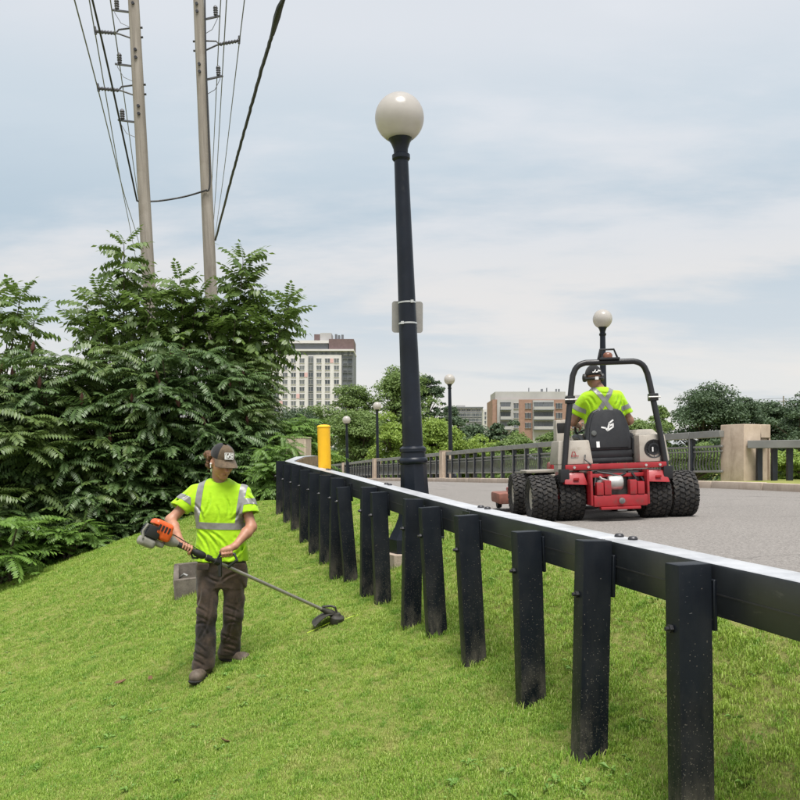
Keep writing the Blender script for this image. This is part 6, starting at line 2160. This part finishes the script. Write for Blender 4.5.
# engine, muffler
lb('engine_block', (-0.22, -0.2, 0.20), (0.24, 0.45, 0.53), M['m_eng'], bevel=0.02)
lb('engine_shroud', (0.12, -0.27, 0.33), (0.24, -0.201, 0.52), M['black'], bevel=0.015)
lb('engine_shroud', (-0.24, -0.27, 0.36), (-0.13, -0.201, 0.50), M['black'], bevel=0.015)
MB().lathe([(0.03, -0.08), (0.07, -0.075), (0.078, -0.06), (0.078, 0.06), (0.07, 0.075), (0.03, 0.08)], 18, Matrix.Translation((-0.03, -0.29, 0.40)) @ Matrix.Rotation(R(90), 4, 'Y')).build('muffler', M['m_silver'], mw, world=False)
MB().tube([(-0.20, -0.24, 0.49), (-0.17, -0.29, 0.44), (-0.10, -0.29, 0.42)], 0.018, 8).build('exhaust_pipe', M['m_eng'], mw, world=False)
MB().lathe([(0.02, -0.02), (0.035, -0.015), (0.035, 0.015), (0.02, 0.02)], 12, Matrix.Translation((-0.19, -0.29, 0.40)) @ Matrix.Rotation(R(90), 4, 'X')).build('filter', M['m_eng'], mw, world=False)
# hoses, belts and small fittings
for k, (pts_, r_) in enumerate((([(-0.20, -0.25, 0.52), (-0.10, -0.31, 0.50), (0.02, -0.30, 0.47), (0.10, -0.27, 0.50)], 0.011),
                                ([(0.16, -0.28, 0.50), (0.19, -0.33, 0.44), (0.14, -0.33, 0.36), (0.10, -0.30, 0.30)], 0.012),
                                ([(-0.23, -0.28, 0.46), (-0.255, -0.33, 0.38), (-0.20, -0.34, 0.30), (-0.1, -0.3, 0.29)], 0.010),
                                ([(0.24, -0.22, 0.50), (0.275, -0.30, 0.42), (0.27, -0.32, 0.30)], 0.009),
                                ([(-0.27, -0.27, 0.60), (-0.33, -0.24, 0.66), (-0.30, -0.15, 0.72)], 0.009),
                                ([(0.50, -0.21, 0.62), (0.535, -0.20, 0.80), (0.50, -0.17, 1.05)], 0.007))):
    MB().tube(pts_, r_, 6).build('hose', M['black'], mw, world=False)
MB().lathe([(0.02, 0), (0.032, 0.004), (0.032, 0.02), (0.02, 0.024)], 14, Matrix.Translation((0.0, -0.42, 0.215)) @ Matrix.Rotation(R(90), 4, 'X')).build('hitch_pin', M['m_eng'], mw, world=False)
lb('hitch_plate', (-0.05, -0.44, 0.11), (0.05, -0.40, 0.124), M['m_eng'], bevel=0.003)
for s in (-1, 1):
    lb('tail_reflector', (s * 0.44 - 0.03, -0.302, 0.44), (s * 0.44 + 0.03, -0.285, 0.465), mat('reflector_red', (0.30, 0.01, 0.01), 0.2), bevel=0.003)
# side boxes
def trap(name, x0, x1, x0t, x1t, y0, y1, z0, z1, m, parent=None, bevel=0.02, y0t=None):
    y0t = y0 if y0t is None else y0t
    return MB().add([(x0, y0, z0), (x1, y0, z0), (x1, y1, z0), (x0, y1, z0), (x0t, y0t, z1), (x1t, y0t, z1), (x1t, y1, z1), (x0t, y1, z1)],
                    [(0, 3, 2, 1), (4, 5, 6, 7), (0, 1, 5, 4), (1, 2, 6, 5), (2, 3, 7, 6), (3, 0, 4, 7)]).build(name, m, parent or mw, world=False, bevel=bevel, seg=2)


tl = trap('side_tank', -0.615, -0.225, -0.585, -0.25, -0.20, 0.22, 0.607, 0.865, M['m_beige'], y0t=-0.15)
rt = trap('side_cowl', 0.275, 0.605, 0.285, 0.57, -0.20, 0.55, 0.607, 0.90, M['m_beige'], y0t=-0.16)
trap('cowl_top', 0.29, 0.56, 0.34, 0.52, 0.0, 0.55, 0.902, 0.965, M['m_beige'], bevel=0.015, y0t=0.08)
# red mark on the tank
Lm = Matrix.Translation((-0.435, -0.192, 0.715)) @ Matrix.Rotation(R(90), 4, 'X')
strokes([[(-0.025, -0.02), (0.025, -0.02), (0.012, 0.025), (-0.012, 0.025), (-0.025, -0.02)], [(0.03, -0.02), (0.05, -0.02)]], 0.008, Lm, 0.004).build('brand_mark', M['m_red'], tl, world=False)
# fan guard
Fm = Matrix.Translation((0.435, -0.175, 0.745)) @ Matrix.Rotation(R(90), 4, 'X')
fan = MB().lathe([(0.02, 0.0), (0.098, 0.0), (0.103, 0.012), (0.098, 0.022), (0.085, 0.018), (0.075, 0.012), (0.02, 0.014)], 32, Fm).build('fan_guard', M['black'], mw, world=False)
mb = MB()
for r_ in (0.045, 0.062):
    mb.lathe([(r_ - 0.003, 0.014), (r_ + 0.003, 0.014), (r_ + 0.003, 0.02), (r_ - 0.003, 0.02)], 28, Fm)
for k in range(8):
    mb.box((0.018, -0.003, 0.012), (0.09, 0.003, 0.019), Fm @ Matrix.Rotation(k * PI / 4, 4, 'Z'))
mb.build('fan_spokes', M['m_vinyl'], fan, world=False)
MB().box((-0.022, -0.03, 0.018), (-0.008, 0.02, 0.024), Fm).build('label', M['white'], fan, world=False)
# roll bar
def rops_pts():
    pts = [(-0.555, -0.22, 0.50), (-0.50, -0.20, 0.95), (-0.425, -0.16, 1.45), (-0.405, -0.15, 1.56)]
    for i in range(1, 6):
        t = R(90 * i / 6); pts.append((-0.405 + 0.13 * (1 - math.cos(t)) + 0.01, -0.15, 1.56 + 0.13 * math.sin(t)))
    pts += [(-0.26, -0.15, 1.695)]
    return pts + [(-x, y, z) for x, y, z in reversed(pts)]


rops = MB().tube(rops_pts(), 0.032, 12).build('roll_bar', M['m_tube'], mw, world=False)
for s in (-1, 1):
    c = Vector((s * 0.45, -0.175, 1.30))
    lb('hinge', (c.x - 0.047, c.y - 0.045, c.z - 0.04), (c.x + 0.047, c.y + 0.045, c.z + 0.04), M['m_tube'], rops, 0.01)
    MB().tube([c + Vector((-0.065, -0.048, 0)), c + Vector((0.065, -0.048, 0))], 0.009, 8).build('hinge_pin', M['m_silver'], rops, world=False)
    lb('roll_bar_foot', (s * 0.555 - 0.05, -0.275, 0.42), (s * 0.555 + 0.05, -0.17, 0.56), M['m_tube'], rops, 0.01)
# beacon bracket on the roll bar
tb_ = [(-0.13, -0.15, 1.70), (-0.10, -0.15, 1.83), (0.05, -0.15, 1.83), (0.09, -0.15, 1.73)]
MB().tube(tb_, 0.012, 8).build('light_bracket', M['m_tube'], mw, world=False)
MB().tube([(-0.10, -0.10, 1.70), (-0.075, -0.10, 1.83)], 0.012, 8).build('light_bracket', M['m_tube'], mw, world=False)
lb('bracket_base', (-0.12, -0.20, 1.715), (0.10, -0.11, 1.74), M['m_tube'], None, 0.006)
MB().lathe([(0.05, 0), (0.052, 0.03), (0.04, 0.05), (0.015, 0.06)], 14, Matrix.Translation((-0.02, -0.15, 1.74))).build('beacon', mat('beacon_amber_brown', (0.16, 0.06, 0.035), 0.3), mw, world=False)

# seat
st = node_part('seat', mw)
poly = [(-0.245, 0.0), (-0.255, 0.10), (-0.235, 0.26), (-0.20, 0.38), (-0.165, 0.44), (-0.11, 0.468), (0.0, 0.475), (0.11, 0.468), (0.165, 0.44), (0.20, 0.38), (0.235, 0.26), (0.255, 0.10), (0.245, 0.0)]
Sm = Matrix.Translation((0.0, 0.02, 0.735)) @ Matrix.Rotation(R(-8), 4, 'X') @ Matrix.Rotation(R(90), 4, 'X')
back = MB().prism(poly, -0.05, 0.055, Sm).build('backrest', M['m_vinyl'], st, world=False, bevel=0.03, seg=4)
pol2 = [(x * 0.86, 0.03 + y * 0.88) for x, y in poly]
shell = MB().prism(pol2, 0.054, 0.072, Sm).build('back_shell', M['m_vinyl'], st, world=False, bevel=0.008, seg=2)
cush = lb('cushion', (-0.26, -0.03, 0.655), (0.26, 0.48, 0.755), M['m_vinyl'], st, 0.035)
lb('cushion_base', (-0.25, -0.06, 0.607), (0.25, 0.45, 0.665), M['m_vinyl'], st, 0.02)
for s in (-1, 1):
    MB().tube([(s * 0.275, 0.02, 0.70), (s * 0.285, 0.02, 0.86), (s * 0.285, 0.10, 0.90), (s * 0.285, 0.36, 0.91)], [0.022, 0.024, 0.03, 0.03], 8).build('armrest', M['m_vinyl'], st, world=False)
Gm = Sm @ Matrix.Translation((0.0, 0.255, 0.073))
strokes([[(-0.072, 0.0), (-0.034, -0.008), (-0.012, -0.035)], [(-0.012, -0.035), (0.012, 0.045), (0.052, 0.075)], [(0.012, 0.045), (0.012, 0.012), (0.052, 0.036)], [(0.052, 0.036), (0.050, 0.002), (-0.008, -0.035)]], 0.017, Gm, 0.003).build('seat_logo', M['white'], st, world=False)
MB().lathe([(0.030, 0.0), (0.030, 0.012), (0.024, 0.018), (0.005, 0.02)], 16, Sm @ Matrix.Translation((-0.165, 0.19, 0.07))).build('knob', M['railing_mid'], st, world=False)
MB().box((-0.145, 0.035, 0.072), (-0.110, 0.10, 0.076), Sm).build('label', M['white'], st, world=False)
# front body, console, steering
lb('floor', (-0.45, 0.45, 0.42), (0.45, 1.35, 0.48), M['m_beige'], bevel=0.015)
trap('console', -0.40, -0.20, -0.385, -0.235, 0.75, 1.0, 0.48, 1.13, M['m_beige'], bevel=0.02, y0t=0.85)
lb('screen', (-0.375, 0.825, 0.93), (-0.245, 0.845, 1.09), M['black'], bevel=0.006)
trap('dash', -0.2, 0.2, -0.14, 0.14, 0.95, 1.15, 0.48, 0.95, M['m_beige'], bevel=0.03)
MB().tube([(0, 0.98, 0.9), (0, 0.80, 1.02)], 0.02, 8).build('steering_column', M['black'], mw, world=False)
Wm = Matrix.Translation((0, 0.78, 1.03)) @ Matrix.Rotation(R(-55), 4, 'X')
pts = [Wm @ Vector((0.17 * math.cos(2 * PI * k / 24), 0.17 * math.sin(2 * PI * k / 24), 0)) for k in range(25)]
sw = MB().tube(pts, 0.014, 8, cap=False).build('steering_wheel', M['black'], mw, world=False)
mb = MB()
for k in range(3): mb.tube([Wm @ Vector((0, 0, -0.01)), Wm @ Vector((0.165 * math.cos(2 * PI * k / 3 + .5), 0.165 * math.sin(2 * PI * k / 3 + .5), 0))], 0.012, 6)
mb.build('spoke', M['black'], sw, world=False)
MB().tube([(-0.30, 0.86, 1.00), (-0.255, 0.80, 1.07), (-0.25, 0.79, 1.13)], 0.012, 6).build('lever', M['black'], mw, world=False)
lb('hood', (-0.36, 1.30, 0.40), (0.36, 1.62, 0.62), M['m_red'], bevel=0.04)
# mower deck at the front
dkk = lb('mower_deck', (-0.98, 1.62, 0.10), (0.98, 2.35, 0.24), M['m_deck'], bevel=0.03)
lb('deck_cover', (-0.80, 1.75, 0.241), (0.80, 2.2, 0.30), M['m_red'], dkk, 0.03)
for s in (-1, 1):
    MB().lathe([(0.05, -0.03), (0.10, -0.03), (0.105, 0.0), (0.10, 0.03), (0.05, 0.03)], 16, Matrix.Translation((s * 0.86, 2.45, 0.105)) @ Matrix.Rotation(R(90), 4, 'Y')).build('caster', M['m_tyre'], dkk, world=False)
MB().tube([(-0.2, 1.2, 0.3), (-0.3, 1.7, 0.22)], 0.03, 8).build('lift_arm', M['m_red'], mw, world=False)
MB().tube([(0.2, 1.2, 0.3), (0.3, 1.7, 0.22)], 0.03, 8).build('lift_arm', M['m_red'], mw, world=False)

# ------------------------------------------------------------------ the driver
driver = thing('person', 'mower driver in neon yellow shirt with grey X straps, seen from behind on the seat', 'person', MW_LOC, MW_ROT)


def build_driver():
    V3 = Vector
    hc = V3((-0.085, 0.215, 1.575))
    b = SDF((-0.45, -0.12, 0.30), (0.45, 1.15, 1.76), 0.007)
    b.ell(hc + V3((0, -0.005, 0.025)), (0.078, 0.098, 0.098), 0.03)
    b.ell(hc + V3((0, 0.035, -0.045)), (0.062, 0.068, 0.075), 0.03)
    b.cone(hc + V3((0, 0.10, -0.01)), hc + V3((0, 0.118, -0.04)), 0.011, 0.015, 0.012)
    for s in (-1, 1): b.ell(hc + V3((s * 0.08, 0.0, -0.015)), (0.012, 0.022, 0.034), 0.008)
    b.cone(hc + V3((0, -0.015, -0.06)), (-0.03, 0.18, 1.42), 0.056, 0.066, 0.03)
    b.loft([(0.72, 0, 0.18, 0.16, 0.12), (0.95, 0, 0.18, 0.15, 0.10), (1.22, 0, 0.18, 0.18, 0.11), (1.40, -0.01, 0.18, 0.13, 0.08)], 0.03)
    shR, elR, wrR = V3((0.21, 0.18, 1.355)), V3((0.30, 0.20, 1.07)), V3((0.245, 0.42, 0.985))
    shL, elL, wrL = V3((-0.225, 0.18, 1.345)), V3((-0.31, 0.30, 1.08)), V3((-0.20, 0.56, 1.05))
    for sh, el, wr in ((shR, elR, wrR), (shL, elL, wrL)):
        b.cone(sh + V3((-0.04 if sh.x > 0 else 0.04, 0, -0.03)), el, 0.044, 0.046, 0.03); b.cone(el, wr, 0.046, 0.029, 0.03)
    grip_hand(b, wrR, (0.24, 0.50, 0.955), (0, 0.4, 1), (0.6, -0.8, 0.1), 0.016, thumb=1)
    grip_hand(b, wrL, (-0.155, 0.645, 1.03), (0.4, 0.5, 0.6), (-0.3, -0.8, 0.3), 0.015, thumb=1)
    for s in (-1, 1):
        b.cone((s * 0.10, 0.20, 0.80), (s * 0.15, 0.62, 0.82), 0.085, 0.062, 0.04)
        b.cone((s * 0.15, 0.62, 0.82), (s * 0.17, 0.78, 0.53), 0.06, 0.045, 0.03)
    link('body', b.mesh('body', M['skin2']), driver)
    s_ = SDF((-0.46, -0.10, 0.74), (0.46, 0.46, 1.50), 0.0065)
    s_.loft([(0.76, 0, 0.18, 0.20, 0.145), (0.95, 0, 0.18, 0.20, 0.14), (1.15, 0, 0.17, 0.215, 0.14), (1.28, 0, 0.17, 0.225, 0.135), (1.36, -0.005, 0.17, 0.20, 0.118), (1.405, -0.012, 0.175, 0.15, 0.10), (1.435, -0.025, 0.18, 0.10, 0.083), (1.452, -0.03, 0.18, 0.078, 0.074)], 0.02)
    ends = []
    for sh, el, f_ in ((shR, elR, 0.72), (shL, elL, 0.66)):
        d = (el - sh).normalized(); e = sh + (el - sh) * f_
        cut = lambda X, Y, Z, d=d, e=e: (X - e.x) * d.x + (Y - e.y) * d.y + (Z - e.z) * d.z
        s_.cone(sh + V3((-0.04 if sh.x > 0 else 0.04, 0, -0.01)), e + d * 0.05, 0.066, 0.084, 0.05, cut=cut); ends.append((e, d))
    s_.folds(0.007, 13, 5, 42, stretch=(1.1, 1, 0.55))
    s_.crease([((0.16, 1.36), (0.10, 1.24)), ((0.19, 1.33), (0.14, 1.19)), ((0.21, 1.28), (0.19, 1.12)), ((-0.17, 1.35), (-0.12, 1.24)), ((-0.20, 1.31), (-0.16, 1.16)), ((0.24, 1.32), (0.29, 1.22)), ((-0.26, 1.31), (-0.31, 1.22)), ((0.05, 1.38), (-0.05, 1.385)), ((0.08, 1.22), (0.05, 1.10)), ((-0.08, 1.22), (-0.05, 1.10))], 0.0095, 0.010, 0.15)
    for e, d in ends:
        s_.subtract(lambda X, Y, Z, e=e, d=d: np.sqrt(np.maximum(0, (X - e.x) ** 2 + (Y - e.y) ** 2 + (Z - e.z) ** 2 - ((X - e.x) * d.x + (Y - e.y) * d.y + (Z - e.z) * d.z) ** 2)) - 0.059 + 100 * np.maximum(0, -0.05 - ((X - e.x) * d.x + (Y - e.y) * d.y + (Z - e.z) * d.z)), np.array(e) - 0.12, np.array(e) + 0.12)
    sm = s_.mesh('shirt', M['hivis'], 2)
    shirt = link('shirt', sm, driver)
    # X straps on the back
    for ang in (35, -35):
        c = V3((-0.012, 0, 1.285)); d = V3((math.sin(R(ang)), 0, math.cos(R(ang)))); nx = V3((d.z, 0, -d.x))
        me = tape_from(sm, [(c + nx * 0.025, nx), (c - nx * 0.025, -nx)], M['tape'], off=0.0035 if ang > 0 else 0.0045, keep=lambda q, n: (q.y < 0.19 or q.z > 1.36) and abs(q.x) < 0.215)
        link('strap_tape', me, shirt)
    for e, d in ends:
        c = e - d * 0.080
        me = tape_from(sm, [(c + d * 0.025, d), (c - d * 0.025, -d)], M['tape'], keep=lambda q, n, c=c, d=d: (q - c).length < 0.13 and ((q - c) - d * (q - c).dot(d)).length > 0.036 and (q.x - c.x) * (1 if c.x > 0 else -1) > -0.07)
        link('sleeve_tape', me, shirt)
    t_ = SDF((-0.36, -0.05, 0.40), (0.36, 0.95, 1.0), 0.009)
    t_.loft([(0.77, 0, 0.2, 0.19, 0.17), (0.92, 0, 0.19, 0.185, 0.14)], 0.03)
    for s in (-1, 1):
        t_.cone((s * 0.10, 0.20, 0.86), (s * 0.15, 0.62, 0.85), 0.105, 0.08, 0.04); t_.cone((s * 0.15, 0.62, 0.85), (s * 0.17, 0.80, 0.54), 0.08, 0.075, 0.03)
    t_.folds(0.010, 9, 5, 48)
    link('trousers', t_.mesh('trousers', M['jeans'], 2), driver)
    for s in (-1, 1):
        bo_ = SDF((s * 0.17 - 0.12, 0.65, 0.46), (s * 0.17 + 0.12, 1.12, 0.68), 0.008)
        bo_.cone((s * 0.17, 0.79, 0.54), (s * 0.18, 0.98, 0.53), 0.05, 0.045, 0.02, cut=lambda X, Y, Z: 0.482 - Z + 0 * X + 0 * Y); bo_.cone((s * 0.17, 0.79, 0.54), (s * 0.17, 0.79, 0.62), 0.05, 0.05, 0.03)
        link('boot', bo_.mesh('boot', M['boot']), driver)
    # cap worn forward, dark, with white print at the back; ear muffs with band
    cap = node_part('cap', driver)
    c_ = SDF(tuple(hc - V3((0.16, 0.18, 0.1))), tuple(hc + V3((0.16, 0.25, 0.18))), 0.006)
    c_.union(lambda X, Y, Z: (np.sqrt(((X - hc.x) / 0.092) ** 2 + ((Y - hc.y + 0.003) / 0.112) ** 2 + ((Z - hc.z - 0.022) / 0.112) ** 2) - 1) * 0.09, np.array(hc) - 0.13, np.array(hc) + 0.15, 0.01, cut=lambda X, Y, Z: (hc.z + 0.012) - Z + 0 * X + 0 * Y)
    link('cap_crown', c_.mesh('cap_crown', M['cap_dark']), cap)
    MB().add([hc + V3((x, y, z)) for x, y, z in ((-0.08, 0.07, 0.02), (0.08, 0.07, 0.02), (0.065, 0.185, -0.005), (-0.065, 0.185, -0.005), (-0.08, 0.07, 0.03), (0.08, 0.07, 0.03), (0.065, 0.185, 0.005), (-0.065, 0.185, 0.005))],
             [(0, 3, 2, 1), (4, 5, 6, 7), (0, 1, 5, 4), (1, 2, 6, 5), (2, 3, 7, 6), (3, 0, 4, 7)]).build('brim', M['cap_dark'], cap, world=False, bevel=0.004)
    Lm = Matrix.Translation(hc + V3((0, -0.1145, 0.05))) @ Matrix.Rotation(R(90 - 18), 4, 'X')
    strokes([[(-0.035, -0.012), (-0.02, -0.012), (-0.005, 0.012)], [(0.0, -0.012), (0.02, -0.01), (0.03, 0.012), (0.045, 0.0)]], 0.011, Lm, 0.004).build('print', M['white'], cap, world=False)
    mf = node_part('ear_muffs', driver)
    for s in (-1, 1):
        MB().lathe([(0.02, -0.02), (0.036, -0.018), (0.04, 0.0), (0.036, 0.018), (0.02, 0.024)], 16, Matrix.Translation(hc + V3((s * 0.098, 0.0, -0.012))) @ Matrix.Rotation(R(90 * s), 4, 'Y') @ Matrix.Scale(1.2, 4, (1, 0, 0))).build('ear_cup', M['black'], mf, world=False)
    pts = [hc + V3((0.100 * math.cos(t), -0.122 * math.sin(t), -0.030)) for t in np.linspace(0, PI, 15)]
    MB().tube(pts, 0.017, 8, flat=1.0).build('neck_band', M['black'], mf, world=False)
    MB().box(hc + V3((-0.018, -0.144, -0.046)), hc + V3((0.020, -0.138, -0.012))).build('label', M['white'], mf, world=False)


build_driver()


# ------------------------------------------------------------------ taller uncut grass at the posts, stray leaves
def tall_grass():
    rg = random.Random(77); v = []; f = []
    spots = []
    for tx, ty, bx, by, Y in POSTS:
        x0 = (bx - 400) / F * Y
        for i in range(int(150 if Y < 6 else 90)):
            a = rg.uniform(0, 2 * PI); r_ = 0.075 + abs(rg.gauss(0, 0.035))
            spots.append((x0 + r_ * math.cos(a) * 1.1, Y + r_ * math.sin(a) * 0.8, 0.042))
    for i in range(420):
        a = rg.uniform(0, 2 * PI); r_ = 0.30 + abs(rg.gauss(0, 0.05))
        spots.append((nb.x + r_ * math.cos(a), nb.y + r_ * math.sin(a), 0.06))
    for i in range(260):
        a = rg.uniform(0, 2 * PI)
        spots.append((bc.x + 0.06 + rg.uniform(-0.3, 0.36), bc.y + rg.choice((-0.06, 0.0, 0.05)) + rg.uniform(-0.04, 0.02), 0.06))
    for i in range(2600):      # ragged road edge
        Y = 2.5 + 14 * rg.random() ** 1.5
        spots.append((float(road_edge(Y)) + wob(Y) - abs(rg.gauss(0, 0.05)) + 0.02, Y, 0.07))
    for i in range(900):       # single taller stalks in the lawn
        Y = rg.uniform(2.8, 9); X = rg.uniform(-0.5, 0.45) * Y
        if X < road_edge(Y) - 0.1: spots.append((X, Y, 0.028))
    for (x, y, h) in spots:
        z = gz(x, y); hh = h * rg.uniform(0.5, 1.3); az = rg.uniform(0, 2 * PI); ln = hh * rg.uniform(0.1, 0.9); w = rg.uniform(0.0016, 0.003)
        dx, dy = math.cos(az), math.sin(az); sx, sy = -dy * w, dx * w
        b = len(v)
        v += [(x - sx, y - sy, z - 0.01), (x + sx, y + sy, z - 0.01), (x + dx * ln * .4 + sx, y + dy * ln * .4 + sy, z + hh * .6), (x + dx * ln * .4 - sx, y + dy * ln * .4 - sy, z + hh * .6), (x + dx * ln, y + dy * ln, z + hh)]
        f += [(b, b + 1, b + 2), (b, b + 2, b + 3), (b + 3, b + 2, b + 4)]
    o = link('tall_grass', np_mesh('tall_grass', v, f, M['grass'], smooth=False))
    tag(o, 'taller uncut grass blades round posts, lamp foot and road edge', 'grass', kind='stuff')


tall_grass()
M['dead_leaf'] = mat('dead_leaf', (0.16, 0.085, 0.04), 0.8, var=0.3, scale=30)
for i, (px, py, s, lab) in enumerate(((121, 685, 0.05, 'curled brown dead leaf lying on the grass left of the worker\'s feet'), (150, 682, 0.035, 'smaller brown dead leaf between the larger one and the worker'),
                                      (226, 745, 0.035, 'pale brown dead leaf on the grass below the worker\'s boots'), (14, 586, 0.05, 'brown dead leaf at the left edge of the lawn near the bushes'))):
    p = ray_ground(px, py)
    rg = random.Random(i + 5)
    v = []; f = []
    for a_ in range(7):
        t = -1 + 2 * a_ / 6
        w_ = (1 - t * t) ** 0.6 * 0.5
        for q in (-1, 0, 1): v.append((t, q * w_, 0.35 * t * t + 0.5 * abs(q) * w_ + 0.05 * rg.random()))
    for a_ in range(6):
        for q in (0, 1):
            k = 3 * a_ + q; f.append((k, k + 1, k + 4, k + 3))
    me = np_mesh('dead_leaf', np.array(v) * s, f, M['dead_leaf'])
    o = link('dead_leaf', me, None, (p.x, p.y, gz(p.x, p.y) + 0.012), (0.2, -0.3, i * 1.7))
    sol = o.modifiers.new('thick', 'SOLIDIFY'); sol.thickness = 0.0015
    tag(o, lab, 'leaf', 'dead leaves on the lawn')


def lawn_weeds():
    """flat rosettes of broad-leaved weeds and clover in the turf"""
    rg = random.Random(91); v = []; f = []
    n = 0
    while n < 330:
        Y = 2.9 + 9 * rg.random() ** 1.4; X = rg.uniform(-0.52, 0.46) * Y
        if X > road_edge(Y) - 0.15 or math.sin(X * 1.7 + 2.0 * math.sin(Y * 0.9)) < rg.uniform(-0.9, 0.8): continue
        n += 1
        big = rg.random() < 0.4
        for k in range(rg.randint(4, 7) if big else rg.randint(7, 14)):
            a = rg.uniform(0, 2 * PI)
            L_ = rg.uniform(0.03, 0.06) if big else rg.uniform(0.010, 0.016); w = L_ * (0.22 if big else 0.45)
            ox, oy = (0, 0) if big else (rg.gauss(0, 0.03), rg.gauss(0, 0.03))
            x0, y0 = X + ox, Y + oy; z0 = gz(x0, y0) + (0.006 if big else 0.014 + rg.uniform(0, 0.006))
            dx, dy = math.cos(a), math.sin(a); sx, sy = -dy * w, dx * w
            b = len(v)
            v += [(x0, y0, z0), (x0 + dx * L_ * .55 + sx, y0 + dy * L_ * .55 + sy, z0 + L_ * .35), (x0 + dx * L_, y0 + dy * L_, z0 + L_ * .22), (x0 + dx * L_ * .55 - sx, y0 + dy * L_ * .55 - sy, z0 + L_ * .35)]
            f += [(b, b + 1, b + 2), (b, b + 2, b + 3)]
    o = link('lawn_weeds', np_mesh('lawn_weeds', v, f, M['weed'], smooth=False))
    tag(o, 'small broad-leaved weeds and clover in the lawn', 'weeds', kind='stuff')


M['weed'] = mat_leaf('weed_leaf', (0.085, 0.19, 0.03), (0.20, 0.34, 0.07), rough=0.5, trans=0.2)
lawn_weeds()
